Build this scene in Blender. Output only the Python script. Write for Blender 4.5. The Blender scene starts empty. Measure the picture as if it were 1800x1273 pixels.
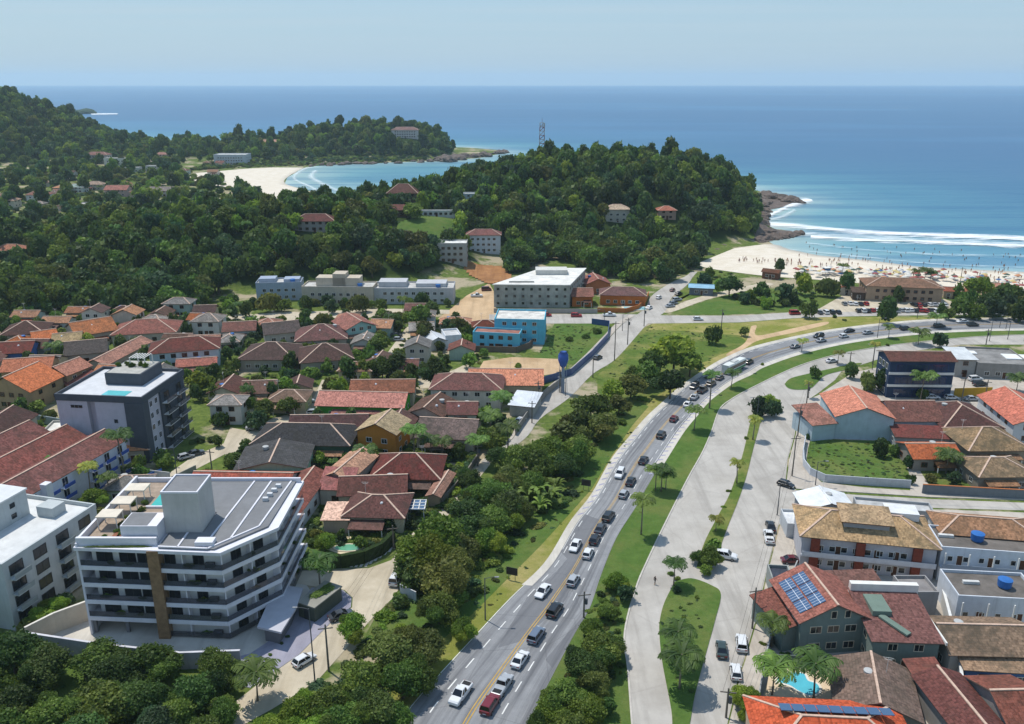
import bpy, math, random
import numpy as np
from mathutils import Vector, Matrix
R = math.radians
rnd = random.Random(11)
rng = np.random.default_rng(5)
S = bpy.context.scene
COL = S.collection
# ------------------------------------------------------------------ camera and pixel -> place
CH, PITCH, F = 85.0, R(18.25), 1500.0
ST, CT = math.sin(PITCH), math.cos(PITCH)
def ray(px, py):
    u, v = (px-900)/F, -(py-636.5)/F
    return Vector((u, v*ST+CT, v*CT-ST))
def G(px, py, z=0.0):
    d = ray(px, py); t = (z-CH)/d.z
    return Vector((d.x*t, d.y*t, z))
def ztop(p, py):
    """height at which the vertical through ground point p crosses photo row py"""
    u = -(py-636.5)/F
    # v = (y*ST + (z-CH)*CT)/(y*CT-(z-CH)*ST)
    y = p.y
    dz = (u*y*CT - y*ST)/(CT+u*ST)
    return CH+dz
cam = bpy.data.cameras.new('camera'); co = bpy.data.objects.new('camera', cam); COL.objects.link(co)
co.location = (0, 0, CH); co.rotation_euler = (math.pi/2-PITCH, 0, 0)
cam.sensor_width = 36; cam.lens = 30; cam.clip_end = 60000; cam.clip_start = 1
S.camera = co
# ------------------------------------------------------------------ colours and materials
def lin(c):
    if isinstance(c, str):
        c = tuple(int(c[i:i+2], 16)/255 for i in (0, 2, 4))
    return tuple(((x/12.92) if x <= .04045 else ((x+.055)/1.055)**2.4) for x in c)
def newmat(name):
    m = bpy.data.materials.new(name); m.use_nodes = True
    nt = m.node_tree; b = nt.nodes['Principled BSDF']
    return m, nt, b
def N(nt, t, **k):
    n = nt.nodes.new(t)
    for a, v in k.items():
        if a in n.inputs.keys(): n.inputs[a].default_value = v
        else: setattr(n, a, v)
    return n
def ramp(nt, stops, interp='LINEAR'):
    n = nt.nodes.new('ShaderNodeValToRGB'); cr = n.color_ramp; cr.interpolation = interp
    while len(cr.elements) < len(stops): cr.elements.new(.5)
    for e, (p, c) in zip(cr.elements, stops):
        e.position = p; e.color = (*c, 1) if len(c) == 3 else c
    return n
def mixc(nt, a, b, fac, mode='MIX'):
    n = nt.nodes.new('ShaderNodeMix'); n.data_type = 'RGBA'; n.blend_type = mode
    for s, v in ((6, a), (7, b), (0, fac)):
        if hasattr(v, 'is_output'): nt.links.new(v, n.inputs[s])
        elif s == 0: n.inputs[0].default_value = v
        else: n.inputs[s].default_value = (*v, 1)
    return n.outputs[2]
def noise(nt, vec, scale, detail=4, rough=.6, out=0):
    n = N(nt, 'ShaderNodeTexNoise', Scale=scale, Detail=detail, Roughness=rough)
    if vec is not None: nt.links.new(vec, n.inputs['Vector'])
    return n.outputs[out]
def mapr(nt, v, a, b, c, d):
    n = N(nt, 'ShaderNodeMapRange'); n.clamp = True
    nt.links.new(v, n.inputs[0])
    for i, x in enumerate((a, b, c, d)): n.inputs[i+1].default_value = x
    return n.outputs[0]
def scaled(c, f): return tuple(min(1, x*f) for x in c)
MC = {}
def surf(col, var=.22, sc=.7, rough=.85, stain=0., spec=.25, metal=0., tint=None, fine=6.):
    """weathered plain surface: mottled, with optional rain streaks"""
    key = (col, var, sc, rough, stain, spec, metal, tint, fine)
    if key in MC: return MC[key]
    m, nt, b = newmat('surface'); c = lin(col)
    tc = N(nt, 'ShaderNodeNewGeometry'); P = tc.outputs['Position']
    n1 = noise(nt, P, sc, 5, .65); n2 = noise(nt, P, fine, 3, .6)
    f = mixc(nt, scaled(c, 1-var*1.3), scaled(c, 1+var*.8), mapr(nt, n1, .3, .7, 0, 1))
    f = mixc(nt, f, lin(tint) if tint else scaled(c, .6), mapr(nt, n2, .52, .75, 0, .55 if tint else .3*var/.22))
    if stain:
        mp = N(nt, 'ShaderNodeMapping'); mp.inputs['Scale'].default_value = (1.6, 1.6, .12); nt.links.new(P, mp.inputs[0])
        f = mixc(nt, f, scaled(c, .42), mapr(nt, noise(nt, mp.outputs[0], 1.1, 5, .7), .52, .78, 0, stain))
    nt.links.new(f, b.inputs['Base Color'])
    b.inputs['Roughness'].default_value = rough; b.inputs['Specular IOR Level'].default_value = spec; b.inputs['Metallic'].default_value = metal
    MC[key] = m; return m
def wallm(col): return surf(col, .10, .5, .9, .38, .2)
def tile(col, dirt=.45, pitch=.42):
    """clay pantiles laid by the roof's own metres (UV), each tile its own tone, patches of lichen"""
    key = ('tile', col, dirt, pitch)
    if key in MC: return MC[key]
    m, nt, b = newmat('clay_tiles'); c = lin(col); gr = (c[0]+c[1]+c[2])/3; c = tuple(.92*(.84*x+.16*gr*k) for x, k in zip(c, (1.15, .97, .80)))
    uv = N(nt, 'ShaderNodeTexCoord').outputs['UV']; P = N(nt, 'ShaderNodeNewGeometry').outputs['Position']
    mp = N(nt, 'ShaderNodeMapping'); mp.inputs['Scale'].default_value = (1/.30, 1/pitch, 1); nt.links.new(uv, mp.inputs[0])
    fl = N(nt, 'ShaderNodeVectorMath', operation='FLOOR'); nt.links.new(mp.outputs[0], fl.inputs[0])
    wn = N(nt, 'ShaderNodeTexWhiteNoise'); nt.links.new(fl.outputs[0], wn.inputs[0])
    f = mixc(nt, scaled(c, .62), scaled(c, 1.38), wn.outputs[0])
    big = noise(nt, P, .32, 6, .7)
    f = mixc(nt, f, scaled((c[0]*.45+.035, c[1]*.5+.03, c[2]*.5+.022), .8), mapr(nt, big, .42, .66, 0, dirt*1.7))
    f = mixc(nt, f, scaled(c, 1.5), mapr(nt, noise(nt, P, .7, 5), .52, .7, 0, .5))
    fr = N(nt, 'ShaderNodeVectorMath', operation='FRACTION'); nt.links.new(mp.outputs[0], fr.inputs[0])
    sx = N(nt, 'ShaderNodeSeparateXYZ'); nt.links.new(fr.outputs[0], sx.inputs[0])
    gap = mapr(nt, sx.outputs[1], .0, .16, .55, 0)
    f = mixc(nt, f, scaled(c, .3), gap)
    sn = N(nt, 'ShaderNodeMath', operation='PINGPONG'); sn.inputs[1].default_value = .5; nt.links.new(sx.outputs[0], sn.inputs[0])
    ad = N(nt, 'ShaderNodeMath', operation='ADD'); nt.links.new(sn.outputs[0], ad.inputs[0]); nt.links.new(sx.outputs[1], ad.inputs[1])
    bm = N(nt, 'ShaderNodeBump', Strength=.7, Distance=.07); nt.links.new(ad.outputs[0], bm.inputs['Height'])
    oi = N(nt, 'ShaderNodeObjectInfo'); hs = N(nt, 'ShaderNodeHueSaturation'); nt.links.new(f, hs.inputs['Color']); nt.links.new(mapr(nt, oi.outputs['Random'], 0, 1, .75, 1.3), hs.inputs['Value'])
    w2 = N(nt, 'ShaderNodeTexWhiteNoise', noise_dimensions='1D'); nt.links.new(oi.outputs['Random'], w2.inputs['W']); nt.links.new(mapr(nt, w2.outputs[0], 0, 1, .80, 1.12), hs.inputs['Saturation']); f = hs.outputs[0]
    nt.links.new(bm.outputs[0], b.inputs['Normal']); nt.links.new(f, b.inputs['Base Color'])
    b.inputs['Roughness'].default_value = .9; b.inputs['Specular IOR Level'].default_value = .15
    MC[key] = m; return m
def glassm(col='1a2026', rough=.12):
    key = ('glass', col)
    if key in MC: return MC[key]
    m, nt, b = newmat('dark_glass'); b.inputs['Base Color'].default_value = (*lin(col), 1)
    b.inputs['Roughness'].default_value = rough; b.inputs['Specular IOR Level'].default_value = .6
    MC[key] = m; return m
def solar():
    if 'solar' in MC: return MC['solar']
    m, nt, b = newmat('solar_cells'); uv = N(nt, 'ShaderNodeTexCoord').outputs['UV']
    mp = N(nt, 'ShaderNodeMapping'); mp.inputs['Scale'].default_value = (1., .55, 1); nt.links.new(uv, mp.inputs[0])
    fr = N(nt, 'ShaderNodeVectorMath', operation='FRACTION'); nt.links.new(mp.outputs[0], fr.inputs[0])
    sx = N(nt, 'ShaderNodeSeparateXYZ'); nt.links.new(fr.outputs[0], sx.inputs[0])
    a = mapr(nt, sx.outputs[0], .9, .93, 0, 1); c = mapr(nt, sx.outputs[1], .92, .95, 0, 1)
    mx = N(nt, 'ShaderNodeMath', operation='MAXIMUM'); nt.links.new(a, mx.inputs[0]); nt.links.new(c, mx.inputs[1])
    nt.links.new(mixc(nt, lin('3d5878'), lin('c8ccd2'), mx.outputs[0]), b.inputs['Base Color']); b.inputs['Roughness'].default_value = .25
    MC['solar'] = m; return m
def water(col, rough=.12):
    m, nt, b = newmat('pool_water'); P = N(nt, 'ShaderNodeNewGeometry').outputs['Position']
    f = mixc(nt, scaled(lin(col), .85), scaled(lin(col), 1.15), noise(nt, P, .8, 3)); nt.links.new(f, b.inputs['Base Color'])
    bm = N(nt, 'ShaderNodeBump', Strength=.15, Distance=.1); nt.links.new(noise(nt, P, 3, 3), bm.inputs['Height']); nt.links.new(bm.outputs[0], b.inputs['Normal'])
    b.inputs['Roughness'].default_value = rough; return m
def leafm(name, c1, c2, trans=.42):
    m, nt, b = newmat(name)
    oi = N(nt, 'ShaderNodeObjectInfo'); at = N(nt, 'ShaderNodeAttribute'); at.attribute_name = 'tone'
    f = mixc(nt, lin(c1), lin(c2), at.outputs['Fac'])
    hs = N(nt, 'ShaderNodeHueSaturation'); nt.links.new(f, hs.inputs['Color'])
    nt.links.new(mapr(nt, oi.outputs['Random'], 0, 1, .458, .508), hs.inputs['Hue'])
    r2 = N(nt, 'ShaderNodeTexWhiteNoise', noise_dimensions='1D'); nt.links.new(oi.outputs['Random'], r2.inputs['W'])
    nt.links.new(mapr(nt, r2.outputs[0], 0, 1, .80, 1.85), hs.inputs['Value'])
    hs.inputs['Saturation'].default_value = 1.04; nt.links.new(hs.outputs[0], b.inputs['Base Color']); b.inputs['Roughness'].default_value = .6; b.inputs['Specular IOR Level'].default_value = .3
    tr = N(nt, 'ShaderNodeBsdfTranslucent'); nt.links.new(hs.outputs[0], tr.inputs[0])
    ms = N(nt, 'ShaderNodeMixShader'); ms.inputs[0].default_value = trans
    nt.links.new(b.outputs[0], ms.inputs[1]); nt.links.new(tr.outputs[0], ms.inputs[2])
    nt.links.new(ms.outputs[0], nt.nodes['Material Output'].inputs[0]); return m
# ------------------------------------------------------------------ mesh builder
class MB:
    def __init__(s): s.v = []; s.f = []; s.uv = []; s.mi = []
    def face(s, pts, mi=0, uv=None):
        i = len(s.v); s.v += [tuple(p) for p in pts]; s.f.append(tuple(range(i, i+len(pts)))); s.mi.append(mi)
        s.uv.append(uv or [(0, 0)]*len(pts)); return s
    def box(s, x0, y0, z0, x1, y1, z1, mi=0, skip=''):
        a, b_ = (x0, y0, z0), (x1, y1, z1)
        c = [(x0, y0, z0), (x1, y0, z0), (x1, y1, z0), (x0, y1, z0), (x0, y0, z1), (x1, y0, z1), (x1, y1, z1), (x0, y1, z1)]
        i = len(s.v); s.v += c
        F6 = {'b': (0, 3, 2, 1), 't': (4, 5, 6, 7), 'f': (0, 1, 5, 4), 'r': (1, 2, 6, 5), 'k': (2, 3, 7, 6), 'l': (3, 0, 4, 7)}
        W = {'b': (x1-x0, y1-y0), 't': (x1-x0, y1-y0), 'f': (x1-x0, z1-z0), 'k': (x1-x0, z1-z0), 'r': (y1-y0, z1-z0), 'l': (y1-y0, z1-z0)}
        for k, q in F6.items():
            if k in skip: continue
            s.f.append(tuple(i+j for j in q)); s.mi.append(mi); w, h = W[k]; s.uv.append([(0, 0), (w, 0), (w, h), (0, h)])
        return s
    def prism(s, pts, z0, z1, mi=0, mt=None, bottom=True):
        """pts counter-clockwise (x, y)"""
        n = len(pts); i = len(s.v); s.v += [(p[0], p[1], z0) for p in pts]+[(p[0], p[1], z1) for p in pts]
        for k in range(n):
            j = (k+1) % n; w = math.dist(pts[k][:2], pts[j][:2])
            s.f.append((i+k, i+j, i+n+j, i+n+k)); s.mi.append(mi); s.uv.append([(0, 0), (w, 0), (w, z1-z0), (0, z1-z0)])
        s.f.append(tuple(range(i+n, i+2*n))); s.mi.append(mi if mt is None else mt); s.uv.append([(p[0], p[1]) for p in pts])
        if bottom: s.f.append(tuple(reversed(range(i, i+n)))); s.mi.append(mi); s.uv.append([(0, 0)]*n)
        return s
    def bar(s, a, b_, w, h=None, mi=0):
        """beam from a to b, w wide, h high"""
        a, b_ = Vector(a), Vector(b_); d = (b_-a).normalized(); h = h or w
        up = Vector((0, 0, 1)) if abs(d.z) < .95 else Vector((1, 0, 0))
        x = d.cross(up).normalized()*w/2; y = x.cross(d).normalized()*h/2
        c = [a-x-y, a+x-y, a+x+y, a-x+y, b_-x-y, b_+x-y, b_+x+y, b_-x+y]
        i = len(s.v); s.v += [tuple(p) for p in c]
        for q in ((0, 1, 2, 3), (7, 6, 5, 4), (0, 4, 5, 1), (1, 5, 6, 2), (2, 6, 7, 3), (3, 7, 4, 0)):
            s.f.append(tuple(i+j for j in q)); s.mi.append(mi); s.uv.append([(0, 0)]*4)
        return s
    def tube(s, pts, rad, n=8, mi=0, cap=True):
        pts = [Vector(p) for p in pts]; rings = []
        for k, p in enumerate(pts):
            d = (pts[min(k+1, len(pts)-1)]-pts[max(k-1, 0)]).normalized()
            up = Vector((0, 0, 1)) if abs(d.z) < .9 else Vector((1, 0, 0))
            x = d.cross(up).normalized(); y = d.cross(x); r = rad[k] if isinstance(rad, (list, tuple)) else rad
            rings.append(len(s.v)); s.v += [tuple(p+(x*math.cos(t)+y*math.sin(t))*r) for t in [2*math.pi*q/n for q in range(n)]]
        for a, b_ in zip(rings, rings[1:]):
            for q in range(n):
                s.f.append((a+q, b_+q, b_+(q+1) % n, a+(q+1) % n)); s.mi.append(mi); s.uv.append([(0, 0)]*4)
        if cap:
            for a in (rings[0], rings[-1]): s.f.append(tuple(range(a, a+n))); s.mi.append(mi); s.uv.append([(0, 0)]*n)
        return s
    def loft(s, rings, mi=0, cap=True):
        ids = []
        for r in rings: ids.append(len(s.v)); s.v += [tuple(p) for p in r]
        n = len(rings[0])
        for a, b_ in zip(ids, ids[1:]):
            for q in range(n):
                s.f.append((a+q, a+(q+1) % n, b_+(q+1) % n, b_+q)); s.mi.append(mi); s.uv.append([(0, 0)]*4)
        if cap:
            for a, rv in ((ids[0], True), (ids[-1], False)):
                f = list(range(a, a+n)); s.f.append(tuple(reversed(f) if rv else f)); s.mi.append(mi); s.uv.append([(0, 0)]*n)
        return s
    def mesh(s, name, mats, smooth=False):
        me = bpy.data.meshes.new(name); me.from_pydata(s.v, [], s.f)
        for m in (mats if isinstance(mats, (list, tuple)) else [mats]): me.materials.append(m)
        me.polygons.foreach_set('material_index', s.mi)
        u = me.uv_layers.new(name='UVMap'); u.data.foreach_set('uv', [c for f in s.uv for p in f for c in p])
        if smooth: me.polygons.foreach_set('use_smooth', [True]*len(me.polygons))
        me.update(); return me
    def build(s, name, mats, parent=None, smooth=False, loc=None):
        return link(name, s.mesh(name, mats, smooth), parent, loc)
def link(name, me, parent=None, loc=None, rz=0):
    o = bpy.data.objects.new(name, me); COL.objects.link(o)
    if parent is not None: o.parent = parent
    if loc is not None: o.location = loc
    if rz: o.rotation_euler = (0, 0, rz)
    return o
def tag(o, label=None, cat=None, group=None, kind=None):
    if label: o['label'] = label
    if cat: o['category'] = cat
    if group: o['group'] = group
    if kind: o['kind'] = kind
    return o
LM = []      # places that can be named in a label
def thing(name, label, cat, loc=(0, 0, 0), rz=0, group=None, lm=None):
    o = bpy.data.objects.new(name, None); COL.objects.link(o); o.location = loc; o.rotation_euler = (0, 0, rz)
    o.empty_display_size = .3
    tag(o, label, cat, group)
    if lm: LM.append((lm, loc[0], loc[1]))
    return o
def copy_tree(o, parent=None):
    c = o.copy(); COL.objects.link(c)
    if parent is not None: c.parent = parent
    for ch in KIDS.get(o.name, ()): copy_tree(ch, c)
    return c
KIDS = {}
def freeze(o):
    """remember the children of a thing so that copies are quick"""
    KIDS[o.name] = list(o.children)
    for c in o.children: freeze(c)
def struct(name, me, kind='structure'):
    o = link(name, me); o['kind'] = kind; return o
ORD = ['first', 'second', 'third', 'fourth', 'fifth', 'sixth', 'seventh', 'eighth', 'ninth', 'tenth', 'eleventh', 'twelfth', 'thirteenth', 'fourteenth', 'fifteenth',
       'sixteenth', 'seventeenth', 'eighteenth', 'nineteenth', 'twentieth', 'twenty-first', 'twenty-second', 'twenty-third', 'twenty-fourth', 'twenty-fifth',
       'twenty-sixth', 'twenty-seventh', 'twenty-eighth', 'twenty-ninth', 'thirtieth']+['thirty-%s' % w for w in ('first', 'second', 'third', 'fourth', 'fifth', 'sixth', 'seventh', 'eighth', 'ninth')]
PENDING = []  # (object, kind phrase, x, y): labelled once every landmark stands
def name_by_place():
    by = {}
    for o, kind, x, y in PENDING:
        d, lm = min((math.hypot(x-a, y-b), l) for l, a, b in LM)
        by.setdefault((kind, lm), []).append((d, o))
    for (kind, lm), L in by.items():
        L.sort(key=lambda t: t[0])
        for i, (d, o) in enumerate(L):
            o['label'] = (f'{kind} beside the {lm}' if len(L) == 1 else f'{kind}, {ORD[min(i, 38)]} out from the {lm}')
# ------------------------------------------------------------------ curves and flat sheets
def crv(pts, step=None, n=8):
    """Catmull-Rom through the points"""
    P = [Vector(p) for p in pts]; out = []
    for i in range(len(P)-1):
        p0, p1, p2, p3 = P[max(i-1, 0)], P[i], P[i+1], P[min(i+2, len(P)-1)]
        for k in range(n):
            t = k/n; out.append(.5*((2*p1)+(p2-p0)*t+(2*p0-5*p1+4*p2-p3)*t*t+(3*p1-p0-3*p2+p3)*t**3))
    out.append(P[-1]); return out
def even(pts, n):
    L = [0]
    for a, b in zip(pts, pts[1:]): L.append(L[-1]+(b-a).length)
    out = []; j = 0
    for k in range(n+1):
        t = L[-1]*k/n
        while j < len(L)-2 and L[j+1] < t: j += 1
        s = (t-L[j])/max(1e-9, L[j+1]-L[j]); out.append(pts[j].lerp(pts[j+1], s))
    return out
def GP(pts, z=0): return [G(x, y, z) for x, y in pts]
POLYS = []; FOOT = []
def sheet(name, pts, z, mat, curve=False, kerb=0, kmat=None, kind='structure'):
    """flat polygon (photo pixels) at height z; kerb > 0 gives it a raised rim"""
    P = [Vector((p.x, p.y, 0)) for p in GP(pts)]
    if curve: P = crv(P+[P[0]], n=6)[:-1]
    if name not in ('roadside_verge', 'yard_lawn', 'yard_paving', 'meadow'): POLYS.append([(p.x, p.y) for p in P])
    if sum(a.x*b.y-b.x*a.y for a, b in zip(P, P[1:]+P[:1])) < 0: P.reverse()
    m = MB()
    if kerb: m.prism([(p.x, p.y) for p in P], -.05, z, 1, 0, False)
    else: m.face([(p.x, p.y, z) for p in P], 0, [(p.x, p.y) for p in P])
    return struct(name, m.mesh(name, [mat, kmat or mat]), kind)
class Ribbon:
    def __init__(s, left, right, n):
        s.L = even(crv(GP(left)), n); s.R = even(crv(GP(right)), n); s.n = n
    def at(s, u, v):
        u = max(0, min(1, u))*s.n; i = min(int(u), s.n-1); t = u-i
        return s.L[i].lerp(s.L[i+1], t).lerp(s.R[i].lerp(s.R[i+1], t), v)
    def strip(s, m, v0, v1, z, u0=0, u1=1, mi=0):
        if not hasattr(s, 'len'): s.len = sum((a-b).length for a, b in zip(s.L, s.L[1:])); s.wid = (s.L[s.n//3]-s.R[s.n//3]).length
        k0, k1 = int(u0*s.n), max(int(math.ceil(u1*s.n)), int(u0*s.n)+1)
        us = [max(u0, min(u1, k/s.n)) for k in range(k0, k1+1)]
        for a, b in zip(us, us[1:]):
            if b-a < 1e-6: continue
            q = [s.at(a, v0), s.at(a, v1), s.at(b, v1), s.at(b, v0)]
            m.face([(p.x, p.y, z) for p in q], mi, [(a*s.len, v0*s.wid), (a*s.len, v1*s.wid), (b*s.len, v1*s.wid), (b*s.len, v0*s.wid)])
    def near_u(s, p, v=.5):
        return min((((s.at(k/300, v)-p).length), k/300) for k in range(301))[1]
def inside(poly, x, y):
    x = np.asarray(x); y = np.asarray(y); c = np.zeros(x.shape, bool); n = len(poly); j = n-1
    for i in range(n):
        xi, yi = poly[i][0], poly[i][1]; xj, yj = poly[j][0], poly[j][1]
        if yi != yj: c ^= ((yi > y) != (yj > y)) & (x < (xj-xi)*(y-yi)/(yj-yi)+xi)
        j = i
    return c
# ------------------------------------------------------------------ terrain, sea, sky, light, air
SEA = -1.2
def W(px, py): p = G(px, py, SEA); return (p.x, p.y)
COAST = [W(1900, 485), W(1800, 480), W(1617, 471), W(1525, 459), W(1433, 450), W(1372, 437), W(1350, 424), W(1385, 417), W(1410, 411), W(1382, 405), W(1350, 402), W(1340, 393),
         W(1343, 380), W(1353, 368), W(1400, 360), W(1404, 352), W(1378, 343), W(1345, 338), (190, 745), (120, 750), (50, 735), (0, 715), (-50, 670), (-100, 648), W(574, 363), W(559, 339),
         W(500, 324), W(505, 312), W(534, 296), W(560, 291), W(644, 287), W(742, 284), W(797, 281), W(843, 278), W(890, 268), W(880, 264), (-60, 1190), (-150, 1225), (-350, 1260), (-480, 1300),
         (-700, 1450), (-1100, 1700), (-2200, 2200), (-2600, 500), (-1500, -200), (1500, -200), (1500, 330), (700, 372)]
def coast_dist(x, y):
    """signed distance to the shore, positive on land"""
    x = np.asarray(x, float); y = np.asarray(y, float); d = np.full(x.shape, 1e9)
    for (ax, ay), (bx, by) in zip(COAST, COAST[1:]+COAST[:1]):
        vx, vy = bx-ax, by-ay; t = np.clip(((x-ax)*vx+(y-ay)*vy)/(vx*vx+vy*vy), 0, 1)
        d = np.minimum(d, np.hypot(x-ax-t*vx, y-ay-t*vy))
    return np.where(inside(COAST, x, y), d, -d)
HILLS = [(66, 555, 33, 108, 102), (18, 560, 28, 100, 125), (-35, 515, 18, 90, 100), (-72, 470, 14, 70, 80), (110, 585, 28, 66, 92), (132, 615, 15, 44, 90),
         (-170, 425, 15, 90, 80), (-115, 432, 20, 80, 80), (-80, 438, 17, 70, 75), (-235, 420, 7, 80, 75),
         (-215, 1095, 25, 110, 85), (-158, 1095, 28, 80, 85), (-120, 1082, 23, 50, 75), (-300, 1085, 11, 120, 90), (-380, 1065, 5, 110, 90),
         (-760, 1080, 86, 252, 330), (-520, 1085, 11, 80, 130), (-430, 1090, 2, 120, 100)]
def terr(x, y, cd=None):
    x = np.asarray(x, float); y = np.asarray(y, float); s = np.zeros(x.shape)
    for hx, hy, h, rx, ry in HILLS:
        q = ((x-hx)/rx)**2+((y-hy)/ry)**2; s += (h*np.clip(1-q, 0, 1)**1.15)**5
    z = s**.2
    if cd is None: cd = coast_dist(x, y)
    t = np.clip(cd/15, 0, 1); t = t*t*(3-2*t)
    rough = np.clip(z/6, 0, 1)*(np.sin(x*.11+y*.07)*1.1+np.sin(x*.043-y*.09)*1.4)
    return (z+rough)*t+np.clip(SEA+cd*.045, -6, 0)
def tz(x, y): return float(terr(np.array([x]), np.array([y]))[0])
def hit(px, py):
    """the terrain point under a photo pixel"""
    d = ray(px, py); ts = np.linspace(80, 1600, 1600)/d.y
    x, y, z = d.x*ts, d.y*ts, CH+d.z*ts
    b = z < terr(x, y)
    k = int(np.argmax(b)) if b.any() else len(ts)-1
    return Vector((x[k], y[k], tz(x[k], y[k])))
def axis(segs):
    out = []
    for a, b, s in segs: out += list(np.arange(a, b, s))
    out.append(segs[-1][1]); return np.array(out, float)
def gridmesh(name, xs, ys, z, mat, keep=None):
    X, Y = np.meshgrid(xs, ys); n, m = X.shape
    v = np.stack([X, Y, z], -1).reshape(-1, 3)
    i = np.arange(n*m).reshape(n, m); q = np.stack([i[:-1, :-1], i[:-1, 1:], i[1:, 1:], i[1:, :-1]], -1).reshape(-1, 4)
    if keep is not None:
        k = keep.reshape(-1)[q].any(1); q = q[k]
    me = bpy.data.meshes.new(name); me.vertices.add(len(v)); me.vertices.foreach_set('co', v.ravel())
    me.loops.add(len(q)*4); me.loops.foreach_set('vertex_index', q.ravel().astype(np.int32))
    me.polygons.add(len(q)); me.polygons.foreach_set('loop_start', np.arange(0, len(q)*4, 4, dtype=np.int32))
    me.polygons.foreach_set('use_smooth', np.ones(len(q), bool)); me.materials.append(mat); me.update(); me.validate(); return me
# ground
def ground_mat():
    m, nt, b = newmat('ground'); P = N(nt, 'ShaderNodeNewGeometry').outputs['Position']
    a = noise(nt, P, .05, 6, .65); c = noise(nt, P, .6, 5, .7); e = noise(nt, P, 5, 3, .7)
    g = mixc(nt, lin('3f5226'), lin('6d7a3c'), mapr(nt, c, .3, .7, 0, 1))
    d = mixc(nt, lin('8d8168'), lin('b3a78f'), e)
    f = mixc(nt, g, d, mapr(nt, a, .5, .58, 0, 1))
    f = mixc(nt, f, lin('2c3a1b'), mapr(nt, e, .5, .8, 0, .6))
    sx = N(nt, 'ShaderNodeSeparateXYZ'); nt.links.new(P, sx.inputs[0])
    f = mixc(nt, f, mixc(nt, lin('1d2a14'), lin('3a4a22'), c), mapr(nt, sx.outputs[2], .6, 3, 0, 1))
    nt.links.new(f, b.inputs['Base Color']); b.inputs['Roughness'].default_value = 1; b.inputs['Specular IOR Level'].default_value = .05
    return m
gx = axis([(-2600, -900, 60), (-900, -330, 12), (-330, 260, 5), (260, 1500, 40)])
gy = axis([(-200, 300, 25), (300, 780, 5), (780, 1320, 10), (1320, 2220, 60)])
X, Y = np.meshgrid(gx, gy); CD = coast_dist(X, Y)
struct('ground', gridmesh('ground', gx, gy, terr(X, Y, CD), ground_mat(), CD > -60))
# sea
def sea_mat():
    m, nt, b = newmat('sea_water'); P = N(nt, 'ShaderNodeNewGeometry').outputs['Position']
    at = N(nt, 'ShaderNodeAttribute'); at.attribute_name = 'offshore'
    wob = noise(nt, P, .012, 4, .6)
    ad = N(nt, 'ShaderNodeMath', operation='MULTIPLY_ADD'); nt.links.new(wob, ad.inputs[0]); ad.inputs[1].default_value = .12; nt.links.new(at.outputs['Fac'], ad.inputs[2])
    sb = N(nt, 'ShaderNodeMath', operation='SUBTRACT'); nt.links.new(ad.outputs[0], sb.inputs[0]); sb.inputs[1].default_value = .06
    cr = ramp(nt, [(0, lin('a9bcb6')), (.035, lin('93aca9')), (.12, lin('64939c')), (.24, lin('427a8e')), (.42, lin('316684')), (.65, lin('2f5f82')), (1, lin('2e5a80'))])
    nt.links.new(sb.outputs[0], cr.inputs[0])
    mp = N(nt, 'ShaderNodeMapping'); mp.inputs['Scale'].default_value = (.0022, .02, 1); mp.inputs['Rotation'].default_value = (0, 0, .12); nt.links.new(P, mp.inputs[0])
    sw = noise(nt, mp.outputs[0], 1.6, 5, .6)
    f = mixc(nt, cr.outputs[0], scaled(lin('1c5f86'), .9), mapr(nt, sw, .46, .62, 0, .6))
    mp2 = N(nt, 'ShaderNodeMapping'); mp2.inputs['Scale'].default_value = (.0004, .0016, 1); nt.links.new(P, mp2.inputs[0])
    f = mixc(nt, f, lin('4f8fb4'), mapr(nt, noise(nt, mp2.outputs[0], 1.3, 5, .6), .5, .7, 0, .35))
    nt.links.new(f, b.inputs['Base Color'])
    mp3 = N(nt, 'ShaderNodeMapping'); mp3.inputs['Scale'].default_value = (.05, .16, 1); mp3.inputs['Rotation'].default_value = (0, 0, .1); nt.links.new(P, mp3.inputs[0])
    bm = N(nt, 'ShaderNodeBump', Strength=.6, Distance=1.2); nt.links.new(noise(nt, mp3.outputs[0], 1., 6, .6), bm.inputs['Height']); nt.links.new(bm.outputs[0], b.inputs['Normal'])
    b.inputs['Roughness'].default_value = .35; b.inputs['Specular IOR Level'].default_value = .3; b.inputs['IOR'].default_value = 1.33
    return m
sxs = axis([(-16000, -4000, 2000), (-4000, -900, 200), (-900, 700, 14), (700, 4000, 200), (4000, 16000, 2000)])
sys_ = axis([(300, 1400, 10), (1400, 4000, 130), (4000, 16000, 2000)])
X, Y = np.meshgrid(sxs, sys_); CDs = coast_dist(X, Y)
me = gridmesh('sea', sxs, sys_, np.full(X.shape, SEA), sea_mat(), CDs < 60)
at = me.attributes.new('offshore', 'FLOAT', 'POINT')
# a shallow bay and a long gently shelving beach: depth grows with the distance from the shore
off = np.clip(-CDs, 0, None); bay = np.exp(-(((X+90)/150)**2+((Y-800)/170)**2))
at.data.foreach_set('value', np.clip((off*(1-.55*bay)/600)**.75, 0, 1).ravel()); struct('sea', me)
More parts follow.
